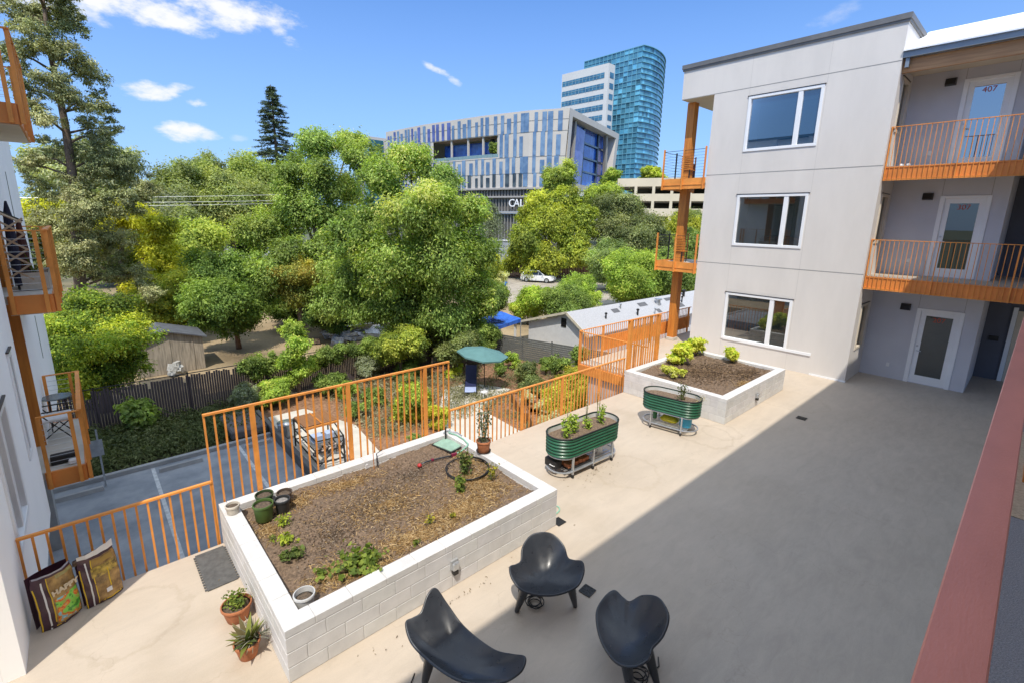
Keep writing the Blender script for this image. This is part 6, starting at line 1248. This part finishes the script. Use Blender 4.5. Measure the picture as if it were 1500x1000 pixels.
tree('golden_tree','bright yellow green round tree behind the white SUV',(48.5,46.5,G),BL['gold'],.42,1.1,[(.055,.078,.018),(.14,.162,.027),(.255,.255,.036)],207,tr=.45,sub=12,subr=.36,jit=.3,up=.55)
tree('oak_tree','dull olive tree right of the bright yellow green one',(57.5,39.5,G),BL['olive'],.36,1.05,[(.045,.06,.028),(.085,.10,.042),(.145,.15,.065)],208,tr=.4,jit=.45)
def etree(name,label,cx,cy,cz,rx,rz,leaf,pal,seed,n=11,dens=1.05,lm=None,tr=.2,**k):
    rng=np.random.default_rng(seed+900); b=ell_blobs(cx,cy,cz,rx,rz,n,rng,.5); return tree(name,label,(cx,cy,G),b,leaf,dens,Gp[pal] if isinstance(pal,str) else pal,seed,tr=tr,limbs=5,lm=lm,**k)
etree('climbing_tree','bright leafy climber covered tree growing up through the slatted fence',6.6,21.4,-1.3,.85,2.0,.15,'bright',211,n=12,tr=.08)
etree('fence_shrub','yellowish leafy bush in front of the fence below the central tree',11.2,20.6,-1.6,1.5,1.3,.15,[(.06,.085,.02),(.14,.17,.03),(.25,.25,.05)],212,n=12,tr=.08)
etree('fence_shrub','grey green bush at the foot of the central tree, left of the umbrella',14.0,19.8,-1.6,1.5,1.2,.14,'olive',213,n=12,tr=.08)
etree('fence_shrub','dark bush between the central tree and the grey board fence',16.6,20.7,-2.0,1.1,1.2,.16,'mid',214,n=9,tr=.06)
etree('yard_tree','olive tree of the far yard left of the power lines',9.2,61.3,2.2,3.3,3.9,.38,'olive',215,n=13)
etree('yard_tree','broad pale olive tree behind the power lines',16.5,76.2,5.6,5.6,5.4,.42,[(.07,.09,.035),(.14,.16,.055),(.22,.22,.08)],216,n=16)
etree('yard_tree','tall olive tree with a rounded top left of the central tree skyline',22.5,87.2,8.6,5.2,6.4,.46,[(.06,.085,.028),(.13,.16,.045),(.21,.23,.06)],217,n=16)
etree('yard_tree','bright green spreading tree below the power lines',7.4,46.8,1.6,3.6,3.2,.28,[(.08,.11,.025),(.17,.20,.04),(.28,.28,.06)],218,n=11)
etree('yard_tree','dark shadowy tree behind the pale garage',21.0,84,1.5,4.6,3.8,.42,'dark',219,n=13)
etree('yard_tree','dark green tree filling the gap left of the central tree',26.5,86,5.5,4.5,5.5,.42,'mid',220,n=14)
etree('photinia_tree','small yellow and orange leaved tree left of the central tree',10.0,31.4,.7,1.8,1.9,.16,[(.07,.085,.025),(.16,.155,.035),(.27,.20,.045)],221,n=12)
etree('skyline_tree','hazy tree far behind the left evergreen',2.2,75,9.0,6.4,4.2,.5,'grey',222,n=14)
etree('skyline_tree','low olive tree on the skyline right of the left evergreen',11.5,79.2,6.3,5.6,5.2,.45,'olive',223,n=14)
etree('street_tree','tree top in front of the striped office, upper of two',62.8,57.3,11.0,3.2,3.0,.42,[(.06,.085,.025),(.13,.16,.035),(.21,.23,.05)],224,n=11)
etree('street_tree','tree between the striped office and the parking garage',67.1,52.2,8.0,3.8,4.0,.45,[(.07,.10,.022),(.15,.18,.032),(.24,.26,.045)],225,n=13)
etree('street_tree','flat topped tree row above the parking garage roof',126.9,80,17.6,6.5,3.0,.7,[(.08,.11,.02),(.18,.21,.03),(.28,.30,.05)],226,n=12)
etree('street_tree','yellowish tree behind the timber post of the right building',70,38.5,1.5,4.4,4.6,.42,'gold',227,n=13)
etree('street_tree','green tree behind the lower corner balcony of the right building',64,33.5,.8,3.8,4.2,.4,'mid',228,n=12)
etree('yard_tree','leafy bright green tree left of the lower corner balcony',39.0,26.3,-.3,3.1,3.1,.24,'bright',229,n=14)
etree('yard_tree','dense green tree under the lower corner balcony',43.7,24.0,-.2,3.6,3.2,.26,'mid',230,n=14)
etree('yard_tree','mid green bushy tree between the golden tree and the lower corner balcony',47.5,34.0,-.2,3.6,3.4,.28,[(.06,.085,.035),(.12,.155,.055),(.20,.23,.08)],231,n=12)
etree('yard_bush','tall bright bamboo like bush in front of the white SUV',25.9,26.7,-1.6,2.1,1.6,.17,[(.08,.12,.02),(.18,.24,.035),(.28,.34,.05)],232,n=12,tr=.06)
etree('yard_bush','wide leafy bush behind the white outbuilding roof',27.8,24.0,-1.5,2.4,1.7,.18,'mid',233,n=14,tr=.06)
etree('yard_bush','yellow green bush at the right of the wide leafy bush',31.4,25.8,-1.3,2.4,1.9,.19,'bright',234,n=11,tr=.06)
etree('yard_bush','shadowed bush in the far end of the dry yard',11.2,36.2,-1.7,2.3,1.5,.2,'mid',235,n=11,tr=.07)
etree('yard_bush','low bush at the foot of the central tree in the dry yard',15.2,32.2,-2.2,1.9,1.2,.2,'olive',236,n=10,tr=.06)
etree('yard_bush','pale dry bush left of the blue ball',33.5,40.5,-1.8,2.4,1.5,.22,[(.16,.16,.08),(.27,.26,.12),(.36,.33,.18)],237,n=10,tr=.06)
etree('yard_bush','green bush beside the brown fence left of the white SUV',39.5,49.5,-1.0,2.3,2.2,.26,'tips',238,n=10,tr=.06)
rng=np.random.default_rng(239); tree('terrace_tree','small tree growing on the open terrace of the striped office',(96.0,114.4,22.35),ell_blobs(96.0,114.4,24.9,2.3,2.3,9,rng),.4,1.0,Gp['mid'],239,tr=.12,limbs=3)
for i,(x,y,cz,rx,rz,p,l) in enumerate(((-3,56,3.0,4.0,5.0,'olive','tree behind the lowest branches of the left evergreen'),(30.5,66,-.5,3.6,3.6,'dark','dark tree right behind the central tree'),(40,64,2.0,3.2,4.0,'olive','drab tree right of the central tree by the grey garage building'),(72,30,1,4.5,4.5,'mid','tree mostly hidden behind the right building'),(3.5,70,1.5,4.5,5,'mid','deep green tree low on the left skyline'),(88,46,3,5,5.5,'olive','tree in front of the parking garage beside the timber post'))):
    etree('yard_tree',l,x,y,cz,rx,rz,.36,p,250+i,n=12)
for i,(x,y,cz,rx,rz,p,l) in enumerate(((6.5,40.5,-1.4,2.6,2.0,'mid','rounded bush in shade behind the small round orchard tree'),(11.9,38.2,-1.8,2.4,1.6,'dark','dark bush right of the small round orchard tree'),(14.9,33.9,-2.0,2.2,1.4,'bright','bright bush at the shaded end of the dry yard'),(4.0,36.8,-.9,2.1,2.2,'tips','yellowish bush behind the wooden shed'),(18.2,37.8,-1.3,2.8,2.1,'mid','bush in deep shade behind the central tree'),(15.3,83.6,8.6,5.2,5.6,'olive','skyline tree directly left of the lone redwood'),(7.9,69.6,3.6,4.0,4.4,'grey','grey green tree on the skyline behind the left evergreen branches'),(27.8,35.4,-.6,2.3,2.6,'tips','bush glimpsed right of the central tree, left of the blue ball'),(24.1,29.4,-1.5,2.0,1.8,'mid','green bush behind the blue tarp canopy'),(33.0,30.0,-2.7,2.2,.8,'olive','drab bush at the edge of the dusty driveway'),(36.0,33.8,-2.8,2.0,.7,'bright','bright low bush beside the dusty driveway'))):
    etree('yard_bush',l,x,y,cz,rx,rz,.2 if y<45 else .42,p,280+i,n=12,tr=.08)
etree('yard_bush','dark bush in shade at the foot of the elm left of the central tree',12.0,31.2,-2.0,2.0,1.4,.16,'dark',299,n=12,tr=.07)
etree('street_tree','second flat tree above the parking garage roof, nearer the tower',120,89.4,17.4,6.0,2.8,.7,'bright',297,n=10)
# willow like drooping palm
t=thing('drooping_tree','pale drooping feathery tree in front of the grey louvred podium','tree',(37.2,45.0,G)); rng=np.random.default_rng(260); P=[];N_=[];S_=[]
for i in range(110):
    a=rng.uniform(0,6.28); e=rng.uniform(.4,2.3); top=np.array((37.2,45.0,4.9+rng.uniform(-1.3,1.6)))
    for j in range(34):
        q=j/33; p=top+np.array((math.cos(a)*e*q**.7,math.sin(a)*e*q**.7,.6*q-3.2*q*q))+rng.normal(size=3)*.07; P.append(p); v=np.array((math.cos(a),math.sin(a),.5))+rng.normal(size=3)*.4; N_.append(v/np.linalg.norm(v)); S_.append(rng.uniform(.22,.42))
P=np.array(P); V=leaf_verts(P,np.array(N_),np.array(S_),rng,.22); Cc=np.array((.16,.19,.10))*rng.uniform(.6,1.5,(len(P),1)); quads_obj('crown',V,Cc,LEAFD,t); mb=MB(); mb.tube([(37.2,45,G),(37.1,45.1,1),(37.2,45,5.6)],[.25,.18,.08],8); mb.build('trunk',BARK,t)
# redwood
def redwood(label,x,y,ztop,zbase,rmax,seed,leaf=.5):
    t=thing('redwood_tree',label,'tree',(x,y,G)); rng=np.random.default_rng(seed); mb=MB(); mb.tube([(x,y,G),(x,y,zbase),(x,y,ztop)],[.6,.5,.06],9); P=[];N_=[];S_=[]; z=zbase
    while z<ztop-.5:
        f=(ztop-z)/(ztop-zbase); r=rmax*f**.62*rng.uniform(.75,1.1)
        for b in range(6):
            a=rng.uniform(0,6.28); d=np.array((math.cos(a),math.sin(a),0)); rr=r*rng.uniform(.6,1.1); dr=rng.uniform(-.25,.05); e=np.array((x,y,z))+d*rr+np.array((0,0,dr*rr)); mb.tube([(x,y,z),tuple(e)],[.07,.02],5)
            for j in range(int(30*rr)+12):
                q=rng.uniform(.15,1)**.7; p=np.array((x,y,z))+(e-np.array((x,y,z)))*q+rng.normal(size=3)*np.array((.28,.28,.14))*(1.1-q*.4); P.append(p); v=np.array((0,0,1.))+rng.normal(size=3)*.5; N_.append(v/np.linalg.norm(v)); S_.append(leaf*rng.uniform(.6,1.3))
        z+=.75*(.55+.45*f)
    P=np.array(P); V=leaf_verts(P,np.array(N_),np.array(S_),rng,.3); Cc=np.array((.085,.115,.06))*rng.uniform(.5,1.8,(len(P),1)); quads_obj('crown',V,Cc,LEAFD,t); mb.build('trunk',BARK,t)
redwood('dark conical redwood standing alone above the distant tree line',34.6,113.8,31.0,8.0,7.0,271)
redwood('small dark conifer tip beside the striped office, above the right trees',70,52,14.2,4,2.4,272,.4) if False else None
# overhead wires
for i,(p,q,l) in enumerate((((-10,50.5,5.2),(24,45.2,7.2),'uppermost thin overhead wire crossing the left trees'),((-10,50.5,4.95),(24,45.2,6.6),'second overhead wire crossing the left trees'),((-10,50.6,4.7),(24,45.3,6.35),'third overhead wire crossing the left trees'),((-10,50.6,3.4),(24,45.3,3.75),'lowest overhead wire crossing the left trees'))):
    mb=MB(); a,b=Vector(p),Vector(q); mb.tube([a.lerp(b,k/16)-Vector((0,0,1.1*(k/16)*(1-k/16))) for k in range(17)],.013,5); tag(mb.build('overhead_wire',GALV),l,'wire')
# ---------------------------------------------------------------- distant buildings
def pal_strip_glass(name,c1,c2,rough=.12,spec=.8,metal=.0,scale=.35,em=None): return pmat(name,c1,col2=c2,rough=rough,spec=spec,scale=scale,metal=metal,thr=(.4,.6),detail=2)
PANEL=pmat('pale_metal_panel',(.55,.51,.46),rough=.6,var=.04,scale=.2); PANELD=pmat('panel_soffit',(.30,.28,.25),rough=.7,var=.05)
BLUEG=pal_strip_glass('blue_glass',(.095,.17,.30),(.18,.28,.42)); BLUEV=pal_strip_glass('violet_blue_glass',(.06,.08,.26),(.11,.14,.38)); DEEPB=pal_strip_glass('deep_blue_glass',(.012,.06,.36),(.035,.15,.60)); DARKG=pal_strip_glass('dark_glass',(.02,.03,.04),(.07,.09,.10))
t=thing('office_building','wide office block of pale panels striped with blue windows','office building',(95,120,G))
PL=[(102.62,91.54),(97.6,101.76),(93.2,117.02),(88.66,141.9),(87.0,164.0)]
seg=[]; acc=0
for i in range(len(PL)-1):
    l=math.dist(PL[i],PL[i+1]); seg.append((acc,acc+l,PL[i],PL[i+1])); acc+=l
def W2(u,z,o=0.):
    for a,b,p,q in seg:
        if u<=b or (a,b,p,q)==seg[-1]:
            f=(u-a)/(b-a); n=((q[1]-p[1])/(b-a),-(q[0]-p[0])/(b-a)); s=1 if (n[0]*(0-p[0])+n[1]*(0-p[1]))>0 else -1
            tilt=max(0,2.6-u*.9)*0; return (p[0]+(q[0]-p[0])*f+n[0]*o*s,p[1]+(q[1]-p[1])*f+n[1]*o*s,z)
cuts=[0,11.4]+[s[1] for s in seg]
m=MB(); OP=(21.6,48.0,22.3,28.2); us=sorted({0.,1.2,*[s[0] for s in seg],*[s[1] for s in seg],OP[0],OP[1]}); zs=[13.4,OP[2],OP[3],34.]
def lean(u,z): return u+ (34-z)/20.6*1.3 if u<.01 else u
for i in range(len(us)-1):
    for j in range(3):
        if us[i]>=OP[0]-.01 and us[i+1]<=OP[1]+.01 and j==1: continue
        m.quad(W2(lean(us[i],zs[j]),zs[j]),W2(us[i+1],zs[j]),W2(us[i+1],zs[j+1]),W2(lean(us[i],zs[j+1]),zs[j+1]))
ps=[W2(u,34.,0) for u in us]; m.add(ps+[(140,150,34.),(144,105.4,34.)],[tuple(range(len(ps)+2))]); m.add([W2(us[-1],13.4),W2(us[-1],34),(140,150,34),(140,150,13.4)],[(0,1,2,3)])
m.build('panel_wall',PANEL,t)
m=MB()
for z in (17.5,21.9,28.4,31.3): m.add([W2(u,z-.06,.05) for u in us if not(22<z<28.2 and OP[0]<u<OP[1])]+[W2(u,z+.06,.05) for u in us][::-1],[tuple(range(2*len(us)))]) if z not in () else None
m.build('panel_joint',PANELD,t)
rng=random.Random(17); tiers=[(13.9,17.4),(17.6,21.8),(22.3,28.2),(28.6,33.2)]
G1,G2,G3=BLUEG,BLUEV,DARKG; u=2.2
while u<acc-1:
    w=rng.uniform(1.0,1.6); 
    for k,(a,b) in enumerate(tiers):
        if k==2 and OP[0]-.6<u<OP[1]: continue
        if rng.random()<.03: continue
        d=rng.choice((0,0,.35,-.35)); b2=b-rng.choice((0,0,0,1.0)); a2=a-(.2 if k else 0)
        tgt=G3 if (k==0 and 4<u<32 and rng.random()<.55) else (G2 if u>40 and rng.random()<.7 else G1)
        MB().quad(W2(u+d,a2,.12),W2(u+d+w,a2,.12),W2(u+d+w,b2+.2,.12),W2(u+d,b2+.2,.12)).build('window_strip',tgt,t)
    u+=rng.uniform(1.95,2.4)
# terrace cut into the front
m=MB(); 
def back(u,z): p=W2(u,z,-5.0); return p
for a,b in ((OP[0],33.),(33.,OP[1])): m.quad(back(a,OP[2]),back(b,OP[2]),back(b,OP[3]-.6),back(a,OP[3]-.6))
m.build('terrace_glazing',DEEPB,t); m=MB()
for u0 in (21.6,27.0,33.0,40): MB().bar(W2(u0+.3,OP[2],-.5),W2(u0+.3,OP[3],-.5),.5).build('terrace_column',PANEL,t)
m=MB(); m.bar(back(27.5,OP[2]),back(27.5,OP[3]),1.0); m.build('terrace_mullion',DARKG,t)
m=MB(); uu=[OP[0],27.,33.,39.,OP[1]]; m.add([W2(x,OP[3],.05) for x in uu]+[W2(x,OP[3],-5) for x in uu][::-1],[tuple(range(10))]); m.add([W2(x,OP[2],.0) for x in uu]+[W2(x,OP[2],-5) for x in uu][::-1],[tuple(range(10))])
m.quad(W2(OP[0],OP[2],0),W2(OP[0],OP[2],-5),W2(OP[0],OP[3],-5),W2(OP[0],OP[3],0)); m.build('terrace_soffit',pmat('warm_soffit',(.35,.28,.19),rough=.7),t)
m=MB(); 
for x in range(14): a=OP[0]+x*1.95; m.quad(W2(min(a,OP[1]-.1),OP[2],.02),W2(min(a+1.9,OP[1]),OP[2],.02),W2(min(a+1.9,OP[1]),OP[2]+.9,.02),W2(a,OP[2]+.9,.02))
m.build('terrace_balustrade',pmat('pale_green_glass',(.20,.30,.32),rough=.1),t)
# framed glass end
E0=Vector((102.62,91.54,0)); E1=Vector((144.,105.4,0)); ed=(E1-E0).normalized(); en=Vector((ed.y,-ed.x,0)); LE=(E1-E0).length
def Ep(u,z,o=0): p=E0+ed*u+en*o; return (p.x,p.y,z)
m=MB(); fr=[(0,34.),(LE,34.),(LE-4.5,13.4),(-1.2,13.4)]
inn=[(2.2,32.2),(LE-3.2,32.2),(LE-6.6,15.),(.3,15.)]
for i in range(4):
    a,b,c,d=fr[i],fr[(i+1)%4],inn[(i+1)%4],inn[i]; m.quad(Ep(*a),Ep(*b),Ep(*c),Ep(*d)); m.quad(Ep(*d),Ep(*c),Ep(*c,-3.2),Ep(*d,-3.2))
m.build('end_frame',PANEL,t)
m=MB(); m.quad(Ep(.2,14.8,-3.1),Ep(LE-5,14.8,-3.1),Ep(LE-2.8,32.4,-3.1),Ep(2,32.4,-3.1)); m.build('end_glazing',DEEPB,t)
m=MB(); m.quad(Ep(8.,15,-1.8),Ep(15.5,15,-2.2),Ep(16.5,30.8,-1.8),Ep(9.,31.2,-1.8)); m.build('violet_panel',pal_strip_glass('violet_panel_glass',(.10,.11,.36),(.16,.18,.48)),t)
m=MB()
for z in (19.5,23.6,27.8): m.bar(Ep(1.6,z,-2.7),Ep(LE-5,z,-2.7),.4,.5)
for u0 in (6.6,17.2,30.): m.bar(Ep(u0-.6,15,-2.7),Ep(u0+.6,32,-2.7),.6,.6)
m.build('mullion',DARKG,t); MB().bar(Ep(5.8,15,-1.5),Ep(7.4,32,-1.5),1.0,.8).build('slanted_column',PANELD,t); MB().bar(Ep(LE-9.5,32,-1.5),Ep(LE-8,15,-1.5),1.2,.9).build('slanted_column',PANELD,t)
# grey louvred podium with sign
m=MB()
for z0,z1,mm in ((G,6.4,0),(7.0,10.9,1),(11.3,13.3,1)):
    for u0,u1 in ((0,11.3),(11.3,27.4),(27.4,53.),(53.,acc)): m.quad(W2(u0,z0,-.8),W2(u1,z0,-.8),W2(u1,z1,-.8),W2(u0,z1,-.8))
m.build('podium_wall',pmat('podium_grey',(.10,.098,.095),rough=.8,var=.15),t)
m=MB(); u=.3
while u<60: m.bar(W2(u,7.0,-.3),W2(u,13.3,-.3),.16,.3); m.bar(W2(u,G,-.3),W2(u,6.4,-.3),.2,.3); u+=1.05
m.build('louvre',pmat('louvre_metal',(.30,.285,.265),rough=.6,var=.1),t)
m=MB()
for z in (6.7,11.1,13.36): 
    for u0,u1 in ((0,11.3),(11.3,27.4),(27.4,53.)): m.bar(W2(u0,z,.1),W2(u1,z,.1),.9,.45)
m.build('podium_band',pmat('podium_band',(.36,.34,.32),rough=.7),t)
SIGNM=pmat('white_sign_letter',(.85,.85,.86),rough=.4)
p=W2(17.1,9.3,.4); q=W2(10.,9.3,.4); ang=math.atan2(q[1]-p[1],q[0]-p[0])
for i,chh in enumerate('CALSTRS'): pp=W2(16.4-i*1.72,9.25,.45); text_mesh(chh,3.0,'sign_letter',SIGNM,t,pp,(R(90),0,ang),.12)
t2=thing('office_annexe','narrow striped wing showing left of the striped office','office building',(90,176,G)); m=MB(); m.box(84.5,100,172,184,G,33.2); m.build('wall',PANEL,t2); m=MB(); m.box(84.3,84.49,172.3,176.5,G,32.2); m.box(84.6,90,171.8,171.99,G,32.2); m.build('glazing',pal_strip_glass('teal_glass',(.03,.12,.16),(.07,.22,.28)),t2)
m=MB()
for i in range(4): MB().box(84.28,84.48,177.2+i*1.7,178+i*1.7,G,32.4).build('window_strip',BLUEV,t2)

# glass tower
t=thing('office_tower','tall curved glass office tower with a banded white wing','office tower',(200,140,G))
def tower_mat():
    m,nt,b,N,L=_nodes('curtain_wall'); tc=N.new('ShaderNodeTexCoord'); w=N.new('ShaderNodeTexNoise'); w.inputs['Scale'].default_value=.09; w.inputs['Detail'].default_value=3; L.new(tc.outputs['Object'],w.inputs[0])
    r=N.new('ShaderNodeValToRGB'); E=r.color_ramp.elements; E[0].position=.35; E[0].color=(.05,.19,.30,1); E[1].position=.65; E[1].color=(.13,.38,.52,1); L.new(w.outputs['Fac'],r.inputs[0])
    at=N.new('ShaderNodeAttribute'); at.attribute_name='tint'; x=N.new('ShaderNodeMixRGB'); x.blend_type='MULTIPLY'; x.inputs[0].default_value=1; L.new(r.outputs[0],x.inputs[1]); L.new(at.outputs['Color'],x.inputs[2])
    L.new(x.outputs[0],b.inputs['Base Color']); b.inputs['Roughness'].default_value=.12; b.inputs['Specular IOR Level'].default_value=.9; return m
CW=tower_mat(); CWL=pmat('curtain_mullion',(.15,.37,.49),rough=.35,var=.05)
TP=[(195.4,166.0),(195.9,133.73)]
def bez(a,b,c,d,n): return [tuple((1-s)**3*a[k]+3*s*(1-s)**2*b[k]+3*s*s*(1-s)*c[k]+s**3*d[k] for k in (0,1)) for s in [i/n for i in range(n+1)]]
arc=bez((195.9,133.73),(201,131.5),(213,131.8),(226,141),18)+[(232,150)]
rng=random.Random(4); FH=4.45; NF=18; z0=80-FH*NF
m=MB(); L_=MB()
def bay(p,q,k0=0):
    for f in range(NF+1):
        a=z0+f*FH-FH*0; b=min(a+FH,80); 
        if a>=80: continue
        for (c,d,dk) in ((a,a+FH*.55,1.),(a+FH*.55,b,.80)):
            k=dk*rng.choice((.55,.8,1,1,1.1,1.35,1.8)); m.quad((*p,c),(*q,c),(*q,d),(*p,d),(k,k,k))
nb=14
for i in range(nb): p=tuple(TP[0][k]+(TP[1][k]-TP[0][k])*i/nb for k in (0,1)); q=tuple(TP[0][k]+(TP[1][k]-TP[0][k])*(i+1)/nb for k in (0,1)); bay(p,q); L_.bar((p[0]-.12,p[1],z0),(p[0]-.12,p[1],80),.22,.3)
for i in range(len(arc)-1): bay(arc[i],arc[i+1])
m.build('curtain_wall',CW,t)
for f in range(NF+1):
    z=80-f*FH
    L_.bar((TP[0][0]-.15,TP[0][1],z),(TP[1][0]-.15,TP[1][1],z),.25,.30); L_.bar((TP[0][0]-.13,TP[0][1],z-2),(TP[1][0]-.13,TP[1][1],z-2),.2,.16)
L_.build('mullion',CWL,t)
for f in range(NF*2+1):
    z=80-f*FH/2; S_=MB()
    for i in range(len(arc)-2):
        a,b=arc[i],arc[i+1]; d=math.dist(a,b); n=((b[1]-a[1])/d,-(b[0]-a[0])/d); o=.45; S_.add([(*a,z),(*b,z),(b[0]+n[0]*o,b[1]+n[1]*o,z),(a[0]+n[0]*o,a[1]+n[1]*o,z),(*a,z+.28),(*b,z+.28),(b[0]+n[0]*o,b[1]+n[1]*o,z+.28),(a[0]+n[0]*o,a[1]+n[1]*o,z+.28)],[(0,1,2,3),(4,5,6,7),(3,2,6,7)])
    S_.build('sun_shade',CWL,t)
m=MB(); m.add([(*TP[0],80)]+[(*a,80) for a in arc]+[(225,166,80)],[tuple(range(len(arc)+2))]); m.build('roof',PANELD,t)
WH=pmat('white_precast',(.62,.62,.61),rough=.7,var=.04,scale=.2); m=MB(); wz=70.2
m.add([(176.9,163.5,G),(178.16,138.0,G),(180.5,138.1,G),(182.9,138.25,G),(182.9,163.8,G)]+[(x,y,wz) for x,y in ((176.9,163.5),(178.16,138.0),(180.5,138.1),(182.9,138.25),(182.9,163.8))],[(5,6,7,8,9),(0,1,6,5),(1,2,7,6),(2,3,8,7),(3,4,9,8),(4,0,5,9)]); w=m.build('white_wing',WH,t)
m=MB(); m2=MB()
for k in range(14):
    zt=68.0-k*4.24-1.1; a=Vector((177.0,163.0,0)); b=Vector((178.08,139.9,0)); m.quad((a.x-.12,a.y,zt-2.15),(b.x-.12,b.y,zt-2.15),(b.x-.12,b.y,zt),(a.x-.12,a.y,zt)); m.quad((179.2,137.92,zt-2.2),(182.2,138.08,zt-2.2),(182.2,138.08,zt),(179.2,137.92,zt))
    for j in range(12): p=a.lerp(b,j/12); m2.bar((p.x-.16,p.y,zt-2.15),(p.x-.16,p.y,zt),.12,.22)
    m2.bar((a.x-.16,a.y,zt-.8),(b.x-.16,b.y,zt-.8),.1,.14)
m.build('window_band',pal_strip_glass('band_glass',(.03,.12,.22),(.06,.20,.32)),w); m2.build('window_mullion',pmat('pale_mullion',(.25,.38,.45),rough=.5),w)

# parking garage
t=thing('parking_garage','cream concrete parking garage with open levels','parking garage',(98,60,G)); PG=pmat('cream_concrete',(.70,.60,.44),rough=.85,var=.05,scale=.3); d=Vector((102.36-94.73,51.46-68.92,0)); Lp=d.length; d.normalize(); nn=Vector((-d.y,d.x,0)); nn=-nn if nn.dot(Vector((-1,-.6,0)))<0 else nn
def Gp_(u,z,o=0): p=Vector((94.73,68.92,0))+d*u+nn*o; return (p.x,p.y,z)
m=MB(); 
for z0_,z1_ in ((12.5,14.3),(9.3,10.9),(6.0,7.7),(2.7,4.4),(G,1.2)):
    m.add([Gp_(0,z0_),Gp_(34,z0_),Gp_(34,z0_,-.6),Gp_(0,z0_,-.6),Gp_(0,z1_),Gp_(34,z1_),Gp_(34,z1_,-.6),Gp_(0,z1_,-.6)],[(0,1,5,4),(0,3,2,1),(4,5,6,7),(3,7,6,2),(0,4,7,3)])
m.build('parapet',PG,t); m=MB()
for i in range(10):
    u0=i*3.95; m.add([Gp_(u0,G,.02),Gp_(u0+.6,G,.02),Gp_(u0+.6,G,-.4),Gp_(u0,G,-.4),Gp_(u0,14.1,.02),Gp_(u0+.6,14.1,.02),Gp_(u0+.6,14.1,-.4),Gp_(u0,14.1,-.4)],[(0,1,5,4),(1,2,6,5),(3,0,4,7),(4,5,6,7)]); m.build('column',PG,t); m=MB()
m=MB()
for z in (12.2,9.0,5.7,2.4): m.add([Gp_(0,z,-.62),Gp_(34,z,-.62),Gp_(34,z,-26),Gp_(0,z,-26),Gp_(0,z+.3,-.62),Gp_(34,z+.3,-.62),Gp_(34,z+.3,-26),Gp_(0,z+.3,-26)],[(0,3,2,1),(4,5,6,7),(0,1,5,4),(2,3,7,6),(3,0,4,7)])
m.quad(Gp_(0,G,-20),Gp_(34,G,-20),Gp_(34,12.4,-20),Gp_(0,12.4,-20)); m.build('deck',pmat('garage_inside',(.30,.26,.20),rough=.9),t)
# pale garage and grey building between the trees
t=thing('pale_garage','small pale garage with a low gable seen between left trees','garage',(23.5,100,G)); m=MB(); m.box(19.5,27.0,99,107,G,-.6); m.add([(19.5,99,-.6),(27,99,-.6),(23.2,99,.8),(19.5,107,-.6),(27,107,-.6),(23.2,107,.8)],[(0,1,2),(5,4,3)]); m.build('wall',pmat('pale_siding',(.52,.52,.53),rough=.8),t); m=MB()
for a_,b_ in (((19.0,-.72),(23.2,.86)),((23.2,.86),(27.5,-.72))): m.add([(a_[0],98.6,a_[1]),(b_[0],98.6,b_[1]),(b_[0],107.4,b_[1]),(a_[0],107.4,a_[1])],[(0,1,2,3)])
m.build('roof',pmat('brown_shingle',(.22,.18,.15),rough=.9),t); m=MB(); m.box(24.3,26,98.9,98.99,G,-1.2); m.build('door',pmat('beige_door',(.40,.36,.32),rough=.7),t)
t=thing('grey_building','blue grey building with a white downpipe behind the drooping tree','building',(48.6,58,G)); m=MB(); m.add([(47.4,58.4,G),(50.2,55.6,G),(54,60,G),(51,62.5,G),(47.4,58.4,1.4),(50.2,55.6,1.4),(54,60,1.4),(51,62.5,1.4)],[(0,1,5,4),(1,2,6,5),(2,3,7,6),(3,0,4,7),(4,5,6,7)]); m.build('wall',pmat('blue_grey_siding',(.30,.33,.38),rough=.8),t); m=MB(); m.bar((48.5,57.2,G),(48.5,57.2,1.4),.18); m.build('downpipe',STEELW,t); m=MB(); m.bar((47.4,58.4,1.45),(50.2,55.6,1.45),.2,.15); m.build('roof_edge',STEELW,t)
# ---------------------------------------------------------------- phrases shared by repeats
GROUPS={'lounge_chair':'black moulded chairs on the terrace','picket_railing':'orange picket railings along the terrace edge','block_planter':'white block planters on the terrace','trough_planter':'green corrugated troughs on the terrace','nursery_pot':'pots standing in the near planter','flower_pot':'terracotta pots on the terrace','soil_bag':'bags of potting soil by the left railing','power_cord':'black cords on the paving','floor_drain':'floor drains in the paving','wall_socket':'sockets on the planter walls','vegetable_plant':'plants in the long trough','dry_stalk':'dried stalks in the long trough','seedling':'seedlings in the near planter','lettuce_plant':'leafy clumps in the near planter','strawberry_plant':'strawberries in the near planter','pepper_plant':'young plants round the hose ring','leafy_shrub':'shrubs in the facade planter','timber_bed':'timber raised beds in the garden','garden_shrub':'shrubs planted in the garden','flowering_shrub':'flowering shrubs in the garden','dry_shrub':'tufts in the raised beds','sapling':'saplings by the board fence','fence_vine':'vines over the slatted fence','fence_shrub':'bushes along the slatted fence','yard_tree':'trees in the yards beyond the fence','yard_bush':'bushes in the yards beyond the fence','street_tree':'street trees before the offices','skyline_tree':'trees on the left skyline','overhead_wire':'overhead wires across the left trees','parked_car':'parked vehicles','slatted_chair':'slatted chairs on the corner balconies','rose_shrub':'plants in the short trough'}
for o in list(bpy.data.objects):
    if o.parent is None and 'category' in o and 'group' not in o:
        k=o.name.split('.')[0]
        if k in GROUPS: o['group']=GROUPS[k]
